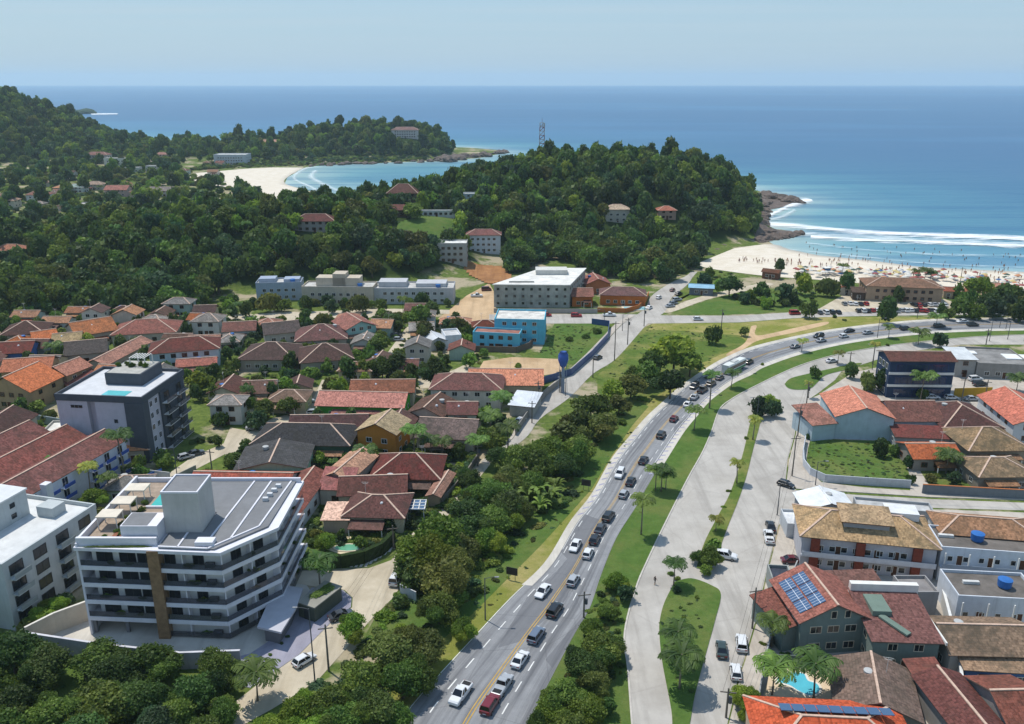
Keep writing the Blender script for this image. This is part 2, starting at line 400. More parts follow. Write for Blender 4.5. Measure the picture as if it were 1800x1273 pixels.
# surf: ragged sheets of foam lying on the water
def foam_mat(name, thr, soft=.12, sc=.35, tone='e8edee', top=.92):
    m, nt, b = newmat(name); P = N(nt, 'ShaderNodeNewGeometry').outputs['Position']; uv = N(nt, 'ShaderNodeTexCoord').outputs['UV']
    sx = N(nt, 'ShaderNodeSeparateXYZ'); nt.links.new(uv, sx.inputs[0])
    mp = N(nt, 'ShaderNodeMapping'); mp.inputs['Scale'].default_value = (.22, 1, 1); nt.links.new(P, mp.inputs[0])
    e = N(nt, 'ShaderNodeMath', operation='PINGPONG'); e.inputs[1].default_value = .5; nt.links.new(sx.outputs[1], e.inputs[0])
    n1 = noise(nt, mp.outputs[0], sc, 6, .72)
    s = N(nt, 'ShaderNodeMath', operation='MULTIPLY_ADD'); nt.links.new(e.outputs[0], s.inputs[0]); s.inputs[1].default_value = .62; nt.links.new(n1, s.inputs[2])
    al = mapr(nt, s.outputs[0], thr, thr+soft, 0, top)
    b.inputs['Base Color'].default_value = (*lin(tone), 1); b.inputs['Roughness'].default_value = .9; nt.links.new(al, b.inputs['Alpha'])
    return m
def foam(name, far, near, mat, z, n=60, nc=4):
    L, Rr = even(crv(GP(far, SEA)), n), even(crv(GP(near, SEA)), n); m = MB()
    for i in range(n):
        for k in range(nc):
            a, b = k/nc, (k+1)/nc
            q = [(L[i], Rr[i], a), (L[i+1], Rr[i+1], a), (L[i+1], Rr[i+1], b), (L[i], Rr[i], b)]
            bump = lambda t: math.sin(math.pi*t)
            m.face([(*(p.lerp(r, t))[:2], SEA+z+.5*bump(t)*(nc > 3)) for p, r, t in q], 0, [(0, t) for _, _, t in q])
    return struct(name, m.mesh(name, mat, True), 'stuff')
FM, FS, FT = foam_mat('foam', .53, .26, .22), foam_mat('foam_streaks', .57, .34, .4, 'dbe6e7', .75), foam_mat('foam_thin', .66, .28, .35, 'd5e2e4', .55)
foam('surf_foam', [(1345, 388), (1400, 392), (1464, 400), (1586, 407), (1708, 410), (1830, 415)], [(1345, 402), (1400, 405), (1464, 410), (1586, 418), (1708, 424), (1830, 429)], FM, .10)
foam('surf_foam', [(1392, 404), (1464, 408), (1586, 414), (1708, 420), (1830, 424)], [(1392, 416), (1464, 424), (1586, 430), (1708, 434), (1830, 441)], FS, .06)
foam('surf_foam', [(1425, 413), (1520, 419), (1617, 422), (1710, 426), (1830, 431)], [(1425, 421), (1520, 427), (1617, 430), (1710, 434), (1830, 440)], FM, .14)
foam('surf_foam', [(1415, 425), (1525, 437), (1632, 444), (1720, 446), (1830, 448)], [(1415, 431), (1525, 444), (1632, 452), (1720, 454), (1830, 456)], FT, .05)
foam('surf_foam', [(1385, 437), (1464, 445), (1555, 454), (1650, 463), (1830, 470)], [(1385, 442), (1464, 450), (1555, 460), (1650, 468), (1830, 476)], FT, .05)
foam('surf_foam', [(1352, 374), (1378, 362), (1408, 347), (1425, 350)], [(1356, 384), (1384, 370), (1418, 362), (1430, 356)], FM, .12, 20)
foam('surf_foam', [(1345, 384), (1370, 378), (1392, 368)], [(1345, 394), (1380, 386), (1402, 372)], FS, .09, 20)
foam('surf_foam', [(536, 294), (520, 301), (512, 316), (545, 333), (572, 352)], [(550, 295), (531, 304), (524, 316), (556, 330), (586, 352)], FS, .1, 30)
foam('surf_foam', [(548, 300), (538, 310), (552, 322), (590, 340)], [(562, 301), (556, 311), (570, 320), (610, 338)], FS, .12, 30)
foam('surf_foam', [(1118, 190.5), (1155, 190.5)], [(1118, 191.7), (1155, 191.7)], FT, .3, 8)
foam('surf_foam', [(1568, 189.6), (1600, 189.6)], [(1568, 190.9), (1600, 190.9)], FT, .3, 8)
foam('surf_foam', [(158, 199), (206, 199)], [(162, 203), (208, 202)], FM, .3, 8)
# sand
def sand_mat(a='d6cdbe', b_='c8bda9'):
    m, nt, b = newmat('sand'); P = N(nt, 'ShaderNodeNewGeometry').outputs['Position']
    f = mixc(nt, lin(a), lin(b_), mapr(nt, noise(nt, P, .15, 6, .7), .35, .65, 0, 1))
    f = mixc(nt, f, lin('a8977c'), mapr(nt, noise(nt, P, 1.2, 4, .7), .58, .75, 0, .5))
    sx = N(nt, 'ShaderNodeSeparateXYZ'); nt.links.new(P, sx.inputs[0])
    f = mixc(nt, lin('9c9383'), f, mapr(nt, sx.outputs[2], SEA-.1, SEA+.42, 0, 1))
    nt.links.new(f, b.inputs['Base Color']); nt.links.new(mapr(nt, sx.outputs[2], SEA, SEA+.4, .25, .95), b.inputs['Roughness']); b.inputs['Specular IOR Level'].default_value = .2
    return m
SAND = sand_mat()
def drape(name, far, near, mat, lift=.12, n=60, nc=14, z0=SEA, smooth=True):
    L, Rr = even(crv([G(x, y, z0) for x, y in far]), n), even(crv([G(x, y, -.3) for x, y in near]), n); m = MB()
    pts = [[L[i].lerp(Rr[i], k/nc) for k in range(nc+1)] for i in range(n+1)]
    xs = np.array([[p.x for p in r] for r in pts]); ys = np.array([[p.y for p in r] for r in pts]); zs = terr(xs, ys)+lift
    for i in range(n):
        for k in range(nc):
            m.face([(xs[a, b], ys[a, b], zs[a, b]) for a, b in ((i, k), (i+1, k), (i+1, k+1), (i, k+1))])
    me = m.mesh(name, mat, True); return struct(name, me)
drape('beach', [(1290, 441), (1330, 433), (1352, 430), (1372, 432), (1433, 445), (1525, 454), (1617, 466), (1800, 475), (1900, 481)], [(1222, 466), (1250, 474), (1339, 486), (1420, 492), (1480, 497), (1560, 503), (1650, 510), (1800, 516), (1900, 520)], SAND)
drape('beach', [(534, 295), (508, 310), (500, 322), (530, 333), (556, 342), (572, 362)], [(440, 297), (370, 303), (335, 308), (350, 322), (420, 335), (520, 372)], SAND, .15, 30, 14)
# air
hz = MB().box(-16400, -400, -9, 16400, 16400, 190).build('haze', None)
hm, nt, b = newmat('haze'); nt.nodes.remove(b)
vol = N(nt, 'ShaderNodeVolumePrincipled'); vol.inputs['Color'].default_value = (.66, .86, .97, 1); vol.inputs['Density'].default_value = 8e-5; vol.inputs['Anisotropy'].default_value = .2
nt.links.new(vol.outputs[0], nt.nodes['Material Output'].inputs['Volume']); hz.data.materials.clear(); hz.data.materials.append(hm); hz['kind'] = 'stuff'
# sky and sun
SUN_EL, SHD = R(66), Vector((.74, -.67, 0)).normalized()     # direction in which shadows fall
sun = bpy.data.lights.new('sun', 'SUN'); so = bpy.data.objects.new('sun', sun); COL.objects.link(so)
dv = Vector((SHD.x*math.cos(SUN_EL), SHD.y*math.cos(SUN_EL), -math.sin(SUN_EL)))
so.rotation_euler = dv.to_track_quat('-Z', 'Y').to_euler(); so.location = (0, 0, 300)
sun.energy = 3.7; sun.angle = R(.53); sun.color = (1, .95, .87)
w = bpy.data.worlds.new('World'); S.world = w; w.use_nodes = True; nt = w.node_tree
sky = nt.nodes.new('ShaderNodeTexSky'); sky.sky_type = 'NISHITA'; sky.sun_disc = False; sky.sun_elevation = SUN_EL
sky.sun_rotation = math.atan2(-SHD.x, -SHD.y); sky.altitude = 0; sky.air_density = 1.3; sky.dust_density = .25; sky.ozone_density = 5.0
bg = nt.nodes['Background']; bg.inputs[1].default_value = .15
tc = N(nt, 'ShaderNodeTexCoord'); sep = N(nt, 'ShaderNodeSeparateXYZ'); nt.links.new(tc.outputs['Generated'], sep.inputs[0])
# thin cirrus: noise on the plane overhead
dvn = N(nt, 'ShaderNodeMath', operation='MAXIMUM'); nt.links.new(sep.outputs[2], dvn.inputs[0]); dvn.inputs[1].default_value = .02
cx = N(nt, 'ShaderNodeMath', operation='DIVIDE'); cy = N(nt, 'ShaderNodeMath', operation='DIVIDE')
for c_, o_ in ((cx, 0), (cy, 1)): nt.links.new(sep.outputs[o_], c_.inputs[0]); nt.links.new(dvn.outputs[0], c_.inputs[1])
cv = N(nt, 'ShaderNodeCombineXYZ'); nt.links.new(cx.outputs[0], cv.inputs[0]); nt.links.new(cy.outputs[0], cv.inputs[1])
mp = N(nt, 'ShaderNodeMapping'); mp.inputs['Scale'].default_value = (.09, .33, 1); mp.inputs['Location'].default_value = (3.1, 1.7, 0); nt.links.new(cv.outputs[0], mp.inputs[0])
cl = mapr(nt, noise(nt, mp.outputs[0], 1.0, 7, .58), .46, .74, 0, .5)
up = mapr(nt, sep.outputs[2], .015, .07, .1, 1)
ml = N(nt, 'ShaderNodeMath', operation='MULTIPLY'); nt.links.new(cl, ml.inputs[0]); nt.links.new(up, ml.inputs[1])
veil = (.315/.15, .468/.15, .615/.15)      # a high thin veil of moist air evens the sky out
tint = mixc(nt, sky.outputs[0], veil, mapr(nt, sep.outputs[2], .0, .7, .86, .30))
nt.links.new(mixc(nt, tint, (3.3, 3.95, 4.45), ml.outputs[0]), bg.inputs[0])
S.view_settings.view_transform = 'Standard'; S.view_settings.look = 'None'; S.view_settings.gamma = 1; S.view_settings.exposure = 0.17
S.cycles.use_denoising = True; S.cycles.max_bounces = 6; S.cycles.diffuse_bounces = 3; S.cycles.glossy_bounces = 2; S.cycles.transmission_bounces = 3
S.cycles.volume_bounces = 1; S.cycles.transparent_max_bounces = 12; S.cycles.caustics_reflective = False; S.cycles.caustics_refractive = False
# ------------------------------------------------------------------ roads, pavements, lawns
def road_mat(c1, c2, c3, sc=.25, streak=None):
    m, nt, b = newmat('paving'); P = N(nt, 'ShaderNodeNewGeometry').outputs['Position']
    f = mixc(nt, lin(c1), lin(c2), mapr(nt, noise(nt, P, sc, 6, .7), .3, .7, 0, 1))
    f = mixc(nt, f, lin(c3), mapr(nt, noise(nt, P, sc*.3, 5, .65), .5, .72, 0, .7))
    ms = N(nt, 'ShaderNodeMapping'); ms.inputs['Rotation'].default_value = (0, 0, .3); ms.inputs['Scale'].default_value = (.4, .025, 1); nt.links.new(P, ms.inputs[0])
    f = mixc(nt, f, scaled(lin(c1), .72), mapr(nt, noise(nt, ms.outputs[0], 1., 5, .65), .48, .68, 0, .6))
    f = mixc(nt, f, scaled(lin(c1), .7), mapr(nt, noise(nt, P, 7, 3, .7), .55, .8, 0, .4))
    vo = N(nt, 'ShaderNodeTexVoronoi', Scale=.05, feature='DISTANCE_TO_EDGE'); nt.links.new(P, vo.inputs['Vector'])
    f = mixc(nt, f, scaled(lin(c1), .68), mapr(nt, vo.outputs['Distance'], .0, .012, .22, 0))
    nt.links.new(f, b.inputs['Base Color']); b.inputs['Roughness'].default_value = .9; b.inputs['Specular IOR Level'].default_value = .15; return m
def asphalt_mat():
    m, nt, b = newmat('asphalt'); P = N(nt, 'ShaderNodeNewGeometry').outputs['Position']; uv = N(nt, 'ShaderNodeTexCoord').outputs['UV']
    def st(sx, sy): mp = N(nt, 'ShaderNodeMapping'); mp.inputs['Scale'].default_value = (sx, sy, 1); nt.links.new(uv, mp.inputs[0]); return mp.outputs[0]
    f = mixc(nt, lin('7c7d7f'), lin('8d8e8f'), mapr(nt, noise(nt, P, .3, 6, .7), .3, .7, 0, 1))
    f = mixc(nt, f, lin('5c5d60'), mapr(nt, noise(nt, st(.012, .85), 1., 4, .6), .46, .66, 0, .9))
    f = mixc(nt, f, lin('a3a3a2'), mapr(nt, noise(nt, st(.02, .6), 1.7, 4, .6), .55, .75, 0, .6))
    vo = N(nt, 'ShaderNodeTexVoronoi', Scale=1.); nt.links.new(st(.045, .24), vo.inputs['Vector']); vs = N(nt, 'ShaderNodeSeparateColor'); nt.links.new(vo.outputs['Color'], vs.inputs[0])
    f = mixc(nt, f, lin('5a5b5f'), mapr(nt, vs.outputs[0], .82, .84, 0, .55))
    vc = N(nt, 'ShaderNodeTexVoronoi', Scale=.07, feature='DISTANCE_TO_EDGE'); nt.links.new(P, vc.inputs['Vector'])
    f = mixc(nt, f, lin('4c4d50'), mapr(nt, vc.outputs['Distance'], 0, .008, .35, 0))
    f = mixc(nt, f, lin('55565a'), mapr(nt, noise(nt, P, 6, 3, .7), .55, .8, 0, .5))
    nt.links.new(f, b.inputs['Base Color']); b.inputs['Roughness'].default_value = .85; b.inputs['Specular IOR Level'].default_value = .2; return m
ASPH = asphalt_mat(); BLOQ = road_mat('9f9a92', 'b6b1a9', '89847d', .14); CONC = road_mat('b9b3a8', 'c8c3b8', 'a59d90'); LANE = road_mat('b0a48e', 'c6bba6', '9a8d76', .2)
WALKP = road_mat('aaa196', 'bab2a6', '8f877c', .4); LILAC = road_mat('8d8b97', '9a98a4', '7f7d8a', .4); DIRT = road_mat('b69a78', 'c6ab88', '8f7350', .2); OCHRE = road_mat('8a5f3c', 'a87b50', '6e4a2e', .2)
def grass_mat(c1, c2, c3, dry=.4):
    m, nt, b = newmat('grass'); P = N(nt, 'ShaderNodeNewGeometry').outputs['Position']
    f = mixc(nt, lin(c1), lin(c2), mapr(nt, noise(nt, P, .5, 6, .75), .3, .7, 0, 1))
    f = mixc(nt, f, lin(c3), mapr(nt, noise(nt, P, .07, 6, .7), .45, .68, 0, dry))
    f = mixc(nt, f, scaled(lin(c1), .55), mapr(nt, noise(nt, P, 4, 4, .75), .5, .75, 0, .6))
    nt.links.new(f, b.inputs['Base Color']); b.inputs['Roughness'].default_value = 1; b.inputs['Specular IOR Level'].default_value = .05
    bm = N(nt, 'ShaderNodeBump', Strength=.8, Distance=.25); nt.links.new(noise(nt, P, 3, 5, .7), bm.inputs['Height']); nt.links.new(bm.outputs[0], b.inputs['Normal'])
    return m
LAWN = grass_mat('485f29', '5c7035', '85804c', .5); LUSH = grass_mat('465f2a', '5a7338', '7f7b4a', .5); DRY = grass_mat('6d7434', '868845', 'ab9a6a', .95); VERGE = grass_mat('4a602a', '627436', '978c56', .7)
KERB = surf('b8b2a8', .15, .8, .9); WHITE = surf('d8d8d4', .12, .6, .7); YEL = surf('b8964f', .2, .6, .8)
HWL = [(690, 1300), (707, 1269), (739, 1226), (830, 1126), (900, 1051), (962, 990), (1006, 918), (1043, 870), (1078, 808), (1110, 768), (1138, 735), (1168, 707), (1198, 680), (1249, 645), (1281, 628), (1320, 612), (1387, 595), (1464, 580), (1555, 569), (1647, 562), (1800, 559), (1900, 559)]
HWR = [(915, 1300), (930, 1268), (1006, 1122), (1036, 1071), (1057, 1010), (1084, 945), (1118, 891), (1144, 845), (1172, 800), (1200, 757), (1225, 727), (1243, 706), (1264, 689), (1290, 671), (1320, 657), (1342, 644), (1409, 621), (1494, 602), (1586, 590), (1678, 583), (1800, 580), (1900, 580)]
HW = Ribbon(HWL, HWR, 160)
m = MB(); HW.strip(m, 0, 1, .06); struct('highway', m.mesh('highway', ASPH))
m = MB(); HW.strip(m, -.05, .10, .075, .12, 1); HW.strip(m, .90, 1.06, .075, .28, 1); struct('road_shoulder', m.mesh('road_shoulder', CONC))
m = MB()
for v in (.492, .522): HW.strip(m, v-.0055, v+.0055, .085, 0, 1, 1)
HW.strip(m, .112, .121, .085, .16, 1); HW.strip(m, .862, .871, .085, .28, 1); HW.strip(m, -.015, -.005, .085, 0, .12)
for k in range(64):
    u = k/64
    HW.strip(m, .168, .181, .087, u, u+.0075)
    if u < .42: HW.strip(m, .752, .764, .087, u, u+.0075)
for k in range(34):      # slanted bars on the paved shoulders
    u = .20+k*.0085
    for v0, v1, lo, hi in ((.0, .09, .18, .33), (.885, .985, .27, .48)):
        if lo < u < hi:
            q = [HW.at(u, v0), HW.at(u+.0022, v0), HW.at(u+.0055, v1), HW.at(u+.0033, v1)]
            m.face([(p.x, p.y, .088) for p in q], 2)
struct('road_markings', m.mesh('road_markings', [WHITE, YEL, surf('9896a8', .2, .8, .9)]))
FRL = [(1115, 1300), (1111, 1273), (1104, 1180), (1098, 1112), (1118, 1034), (1138, 986), (1172, 915), (1210, 840), (1235, 795), (1251, 758), (1265, 720), (1286, 702), (1320, 683), (1384, 652), (1433, 634), (1494, 619), (1586, 605), (1708, 593), (1800, 589), (1900, 588)]
sheet('frontage_road', FRL+[(1900, 604), (1800, 606), (1690, 606), (1600, 618), (1562, 626), (1525, 638), (1480, 652), (1468, 668), (1440, 690), (1421, 703), (1403, 719), (1397, 764), (1384, 810), (1381, 847), (1400, 862), (1500, 870), (1640, 878), (1900, 888), (1900, 900), (1660, 894), (1500, 888), (1395, 890), (1368, 925), (1348, 1003), (1327, 1095), (1307, 1163), (1300, 1183), (1272, 1300)], .05, BLOQ)
# the lawn between highway and frontage road, and the planted islands
med = [p for p in reversed(HWR)]
sheet('median_lawn', FRL+[(x, y) for x, y in med], .04, LUSH)
m = MB(); P = crv(GP(FRL), n=6)
for a, b in zip(P, P[1:]): m.bar((a.x, a.y, .06), (b.x, b.y, .06), .28, .22)
struct('median_kerb', m.mesh('median_kerb', KERB))
sheet('traffic_island', [(1186, 1024), (1168, 1060), (1160, 1090), (1159, 1115), (1164, 1165), (1180, 1250), (1184, 1300), (1206, 1300), (1222, 1221), (1242, 1146), (1256, 1095), (1267, 1046), (1250, 1030), (1215, 1018)], .18, LUSH, True, .15, KERB)
sheet('traffic_island', [(1224, 1000), (1238, 955), (1262, 908), (1280, 875), (1294, 838), (1308, 790), (1317, 750), (1326, 722), (1338, 722), (1336, 745), (1324, 790), (1312, 838), (1298, 880), (1280, 925), (1268, 958), (1262, 985), (1245, 1002)], .17, VERGE, True, .15, KERB)
sheet('traffic_island', [(1379, 676), (1390, 666), (1420, 658), (1460, 649), (1500, 640), (1515, 640), (1490, 650), (1452, 660), (1438, 672), (1424, 684), (1400, 686), (1385, 683)], .18, LUSH, True, .15, KERB)
sheet('sidewalk', [(1421, 703), (1452, 690), (1448, 700), (1432, 745), (1420, 790), (1416, 822), (1444, 849), (1520, 858), (1640, 866), (1800, 873), (1800, 880), (1640, 875), (1500, 866), (1400, 860), (1383, 845), (1387, 810), (1399, 764), (1405, 719)], .16, WALKP, False, .13, KERB)
sheet('sidewalk', [(1390, 890), (1412, 891), (1408, 925), (1384, 1003), (1366, 1090), (1345, 1170), (1330, 1230), (1318, 1300), (1275, 1300), (1303, 1183), (1310, 1163), (1330, 1095), (1351, 1003), (1371, 925)], .15, WALKP, False, .13, KERB)
# left verge of the highway
sheet('roadside_verge', [(x, y) for x, y in HWL[1:19]]+[(1440, 578), (1390, 582), (1330, 600), (1280, 618), (1230, 640), (1190, 668), (1150, 700), (1110, 740), (1070, 795), (1020, 850), (960, 915), (900, 975), (850, 1030), (780, 1095), (640, 1273)], .03, DRY)
sheet('roadside_verge', [(1040, 860), (1000, 905), (950, 960), (890, 1020), (830, 1080), (760, 1140), (700, 1170), (640, 1120), (660, 1085), (700, 1040), (740, 1010), (800, 950), (900, 880), (1000, 800), (1080, 730), (1120, 705), (1140, 715), (1110, 750), (1070, 810)], .045, LUSH)
# meadow between the old road and the highway
sheet('meadow', [(1080, 634), (1132, 576), (1147, 569), (1300, 567), (1390, 560), (1470, 556), (1700, 558), (1900, 556), (1900, 562), (1647, 566), (1464, 584), (1320, 616), (1249, 649), (1198, 684), (1140, 735), (1090, 720), (1050, 690), (1050, 660)], .025, VERGE)
sheet('meadow', [(1147, 569), (1300, 568), (1390, 561), (1470, 557), (1700, 559), (1900, 557), (1900, 561), (1647, 564), (1464, 582), (1370, 598), (1320, 608), (1300, 590), (1200, 582), (1140, 580)], .035, DRY)
sheet('dirt_track', [(1320, 574), (1330, 573), (1332, 590), (1400, 576), (1450, 566), (1452, 571), (1400, 584), (1336, 598), (1310, 612), (1285, 625), (1278, 622), (1310, 602)], .045, DIRT, True)
# old town road, cross street and lanes
TR = Ribbon([(845, 812), (885, 785), (906, 766), (921, 734), (964, 692), (1004, 657), (1040, 627), (1070, 596), (1095, 570), (1132, 544), (1146, 520), (1178, 498), (1205, 486), (1214, 478)],
            [(858, 816), (905, 785), (930, 764), (950, 736), (1000, 700), (1043, 657), (1084, 630), (1132, 576), (1148, 562), (1170, 547), (1181, 523), (1208, 501), (1218, 487), (1226, 478)], 60)
m = MB(); TR.strip(m, 0, 1, .06); struct('town_road', m.mesh('town_road', BLOQ))
m = MB(); TR.strip(m, -.30, -.02, .16, .05, .62); struct('sidewalk', m.mesh('sidewalk', WALKP))
sheet('cross_street', [(860, 553), (955, 553), (1089, 552), (1178, 555), (1300, 555), (1381, 550), (1440, 543), (1480, 538), (1560, 540), (1800, 543), (1900, 544), (1900, 553), (1800, 553), (1700, 554), (1560, 555), (1470, 557), (1390, 560), (1300, 567), (1147, 569), (1062, 569), (964, 569), (860, 566)], .05, BLOQ)
sheet('beach_path', [(1160, 547), (1180, 549), (1240, 528), (1290, 516), (1330, 508), (1360, 500), (1340, 498), (1290, 508), (1230, 522)], .055, LANE, True)
sheet('meadow', [(1178, 553), (1300, 553), (1381, 548), (1440, 540), (1430, 520), (1380, 505), (1290, 517), (1240, 529)], .03, LUSH)
sheet('meadow', [(1162, 540), (1200, 530), (1240, 520), (1290, 508), (1250, 498), (1215, 500), (1195, 512), (1178, 538)], .028, VERGE)
sheet('parking_lot', [(1440, 543), (1480, 520), (1530, 516), (1660, 526), (1700, 540), (1800, 540), (1900, 542), (1900, 546), (1560, 546), (1480, 549)], .06, LANE)
sheet('dirt_lot', [(770, 560), (790, 545), (820, 520), (860, 498), (872, 520), (872, 550), (900, 566), (830, 574), (790, 570)], .03, DIRT)
sheet('dirt_lot', [(838, 655), (850, 635), (900, 628), (1000, 632), (990, 655), (955, 660), (900, 650)], .04, DIRT)
sheet('vacant_lot', [(948, 622), (975, 568), (1068, 570), (1070, 590), (1010, 640), (930, 630)], .035, LUSH)
sheet('vacant_lot', [(1421, 772), (1580, 776), (1604, 852), (1525, 852), (1439, 846), (1412, 815), (1414, 785)], .06, LUSH)
STREET = [(470, 1190), (525, 1152), (587, 1090), (619, 1068), (620, 1051), (606, 1038), (587, 1033), (555, 1032), (515, 1025), (510, 1005), (577, 1003), (649, 999), (688, 985), (712, 950), (760, 905), (785, 880), (833, 818), (850, 806), (862, 816), (815, 875), (780, 915), (740, 965), (712, 1000), (706, 1022), (697, 1045), (649, 1093), (600, 1150), (558, 1197), (480, 1246), (400, 1290), (330, 1300)]
sheet('side_street', STREET, .05, LANE)
sheet('forecourt_paving', [(440, 1210), (470, 1190), (525, 1152), (587, 1090), (617, 1068), (618, 1051), (604, 1039), (585, 1034), (548, 1034), (530, 1060), (500, 1110), (440, 1150), (400, 1160), (390, 1200)], .13, LILAC, False, .1, surf('cfcdc8', .1))
sheet('grass_verge', [(512, 1004), (577, 1002), (649, 997), (692, 975), (690, 958), (640, 985), (580, 992), (512, 988)], .10, LAWN, False, .1, KERB)
m = MB()
for k in range(22):      # paving slabs across the strip in front of the hedge
    t = k/21; a = Vector((514+t*176, 1002-5*t-30*max(0, t-.72)/.28)); p, q = G(a.x, a.y-1), G(a.x+5, a.y-10); d = Vector((.45, 0, 0))
    m.face([(p.x, p.y, .125), (p.x+.5, p.y, .125), (q.x+.5, q.y, .125), (q.x, q.y, .125)])
struct('paving_strips', m.mesh('paving_strips', CONC))
sheet('town_street', [(255, 862), (339, 803), (393, 780), (405, 752), (440, 758), (480, 735), (560, 716), (540, 740), (470, 768), (440, 790), (393, 800), (345, 825), (285, 868), (262, 880)], .05, LANE)
sheet('town_street', [(540, 722), (556, 690), (566, 668), (582, 668), (575, 695), (560, 725)], .052, LANE)
sheet('town_street', [(680, 622), (700, 595), (715, 575), (735, 575), (720, 600), (700, 625)], .05, LANE)
sheet('town_street', [(400, 562), (500, 566), (640, 560), (690, 552), (790, 552), (790, 545), (690, 543), (600, 546), (480, 550), (400, 556)], .05, LANE)
sheet('town_street', [(600, 690), (660, 676), (760, 668), (820, 640), (835, 648), (760, 682), (660, 688)], .05, LANE)
sheet('building_apron', [(45, 1132), (160, 1080), (160, 1060), (300, 1080), (520, 1000), (560, 1060), (430, 1160)], .02, CONC)
sheet('yard_lawn', [(-40, 1300), (-40, 1120), (48, 1128), (300, 1145), (430, 1160), (470, 1190), (440, 1222), (360, 1290)], .015, LAWN)
# ground of the yards between the houses
for q in ([(1270, 1300), (1318, 1180), (1378, 1000), (1400, 895), (1660, 896), (1900, 905), (1900, 1300)], [(1425, 770), (1445, 690), (1500, 655), (1570, 640), (1900, 640), (1900, 885), (1600, 870), (1600, 850), (1580, 778)]):
    sheet('yard_paving', q, .02, WALKP)
sheet('yard_lawn', [(1600, 800), (1790, 800), (1800, 866), (1640, 864)], .03, LAWN)
# grassy clearing and raw earth on the wooded hill
def hillpatch(name, pts, mat, lift):
    P = [hit(x, y) for x, y in pts]; poly = [(p.x, p.y) for p in P]
    x0, x1 = min(p[0] for p in poly), max(p[0] for p in poly); y0, y1 = min(p[1] for p in poly), max(p[1] for p in poly)
    xs, ys = np.arange(x0, x1, 1.5), np.arange(y0, y1, 1.5); X, Y = np.meshgrid(xs, ys)
    struct(name, gridmesh(name, xs, ys, terr(X, Y)+lift, mat, inside(poly, X, Y))); return poly
CLEAR = [hillpatch('hill_meadow', [(690, 400), (735, 384), (800, 382), (806, 410), (790, 442), (740, 452), (700, 430)], LUSH, .35),
         hillpatch('bare_slope', [(812, 455), (828, 462), (880, 470), (900, 492), (860, 500), (830, 485)], OCHRE, .35)]
CLEAR.append([(p.x, p.y) for p in (hit(760, 460), hit(880, 440), hit(905, 498), hit(850, 505), hit(790, 490))])
# ------------------------------------------------------------------ plants
LEAF = [leafm('leaves_mid', '364f22', '647d38'), leafm('leaves_dark', '2a4020', '4d6632'), leafm('leaves_bright', '4a6824', '768d3a'), leafm('leaves_olive', '3f4b24', '687039'), leafm('leaves_blueish', '29422a', '4a6442')]
FROND = leafm('fronds', '2f4820', '587532', .2); FRONDY = leafm('fronds_yellow', '5a6a2c', '8c8f3e', .25); BANANA = leafm('banana_leaves', '3f5c26', '6b8840', .35)
BARK = surf('5d5348', .25, 2., .95); PALMBARK = surf('7d7466', .2, 2., .95)
def quads_mesh(name, V, mat, tone=None, extra=None):
    """V: (n, 4, 3) leaf faces; extra: (verts, tris) solid inner clumps"""
    n = len(V); v = V.reshape(-1, 3); loops = np.arange(n*4); ls = np.arange(0, n*4, 4); tn = np.repeat(tone if tone is not None else rng.random(n), 4)
    if extra is not None:
        ev, ef = extra; loops = np.concatenate([loops, (ef+n*4).ravel()]); ls = np.concatenate([ls, n*4+np.arange(0, len(ef)*3, 3)])
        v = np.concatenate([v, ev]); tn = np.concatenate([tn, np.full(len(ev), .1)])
    me = bpy.data.meshes.new(name); me.vertices.add(len(v)); me.vertices.foreach_set('co', v.astype(np.float32).ravel())
    me.loops.add(len(loops)); me.loops.foreach_set('vertex_index', loops.astype(np.int32)); me.polygons.add(len(ls)); me.polygons.foreach_set('loop_start', ls.astype(np.int32))
    a = me.attributes.new('tone', 'FLOAT', 'POINT'); a.data.foreach_set('value', tn.astype(np.float32)); me.materials.append(mat); me.update(calc_edges=True); return me
def unit(a): return a/np.linalg.norm(a, axis=-1, keepdims=True)
def leaf_quads(P, D, size, jit=.8):
    n = len(P); nn = unit(D+rng.normal(0, jit, (n, 3))); t = unit(np.cross(nn, rng.normal(0, 1, (n, 3)))); b_ = np.cross(nn, t)
    s = (size*rng.uniform(.55, 1.35, n))[:, None]; a = rng.uniform(.45, .8, n)[:, None]
    return np.stack([P-t*s, P-b_*s*a-nn*s*.15, P+t*s, P+b_*s*a-nn*s*.15], 1)
PHI = (1+5**.5)/2
ICO_V = unit(np.array([(-1, PHI, 0), (1, PHI, 0), (-1, -PHI, 0), (1, -PHI, 0), (0, -1, PHI), (0, 1, PHI), (0, -1, -PHI), (0, 1, -PHI), (PHI, 0, -1), (PHI, 0, 1), (-PHI, 0, -1), (-PHI, 0, 1)], float))
ICO_F = np.array([(0, 11, 5), (0, 5, 1), (0, 1, 7), (0, 7, 10), (0, 10, 11), (1, 5, 9), (5, 11, 4), (11, 10, 2), (10, 7, 6), (7, 1, 8), (3, 9, 4), (3, 4, 2), (3, 2, 6), (3, 6, 8), (3, 8, 9), (4, 9, 5), (2, 4, 11), (6, 2, 10), (8, 6, 7), (9, 8, 1)])
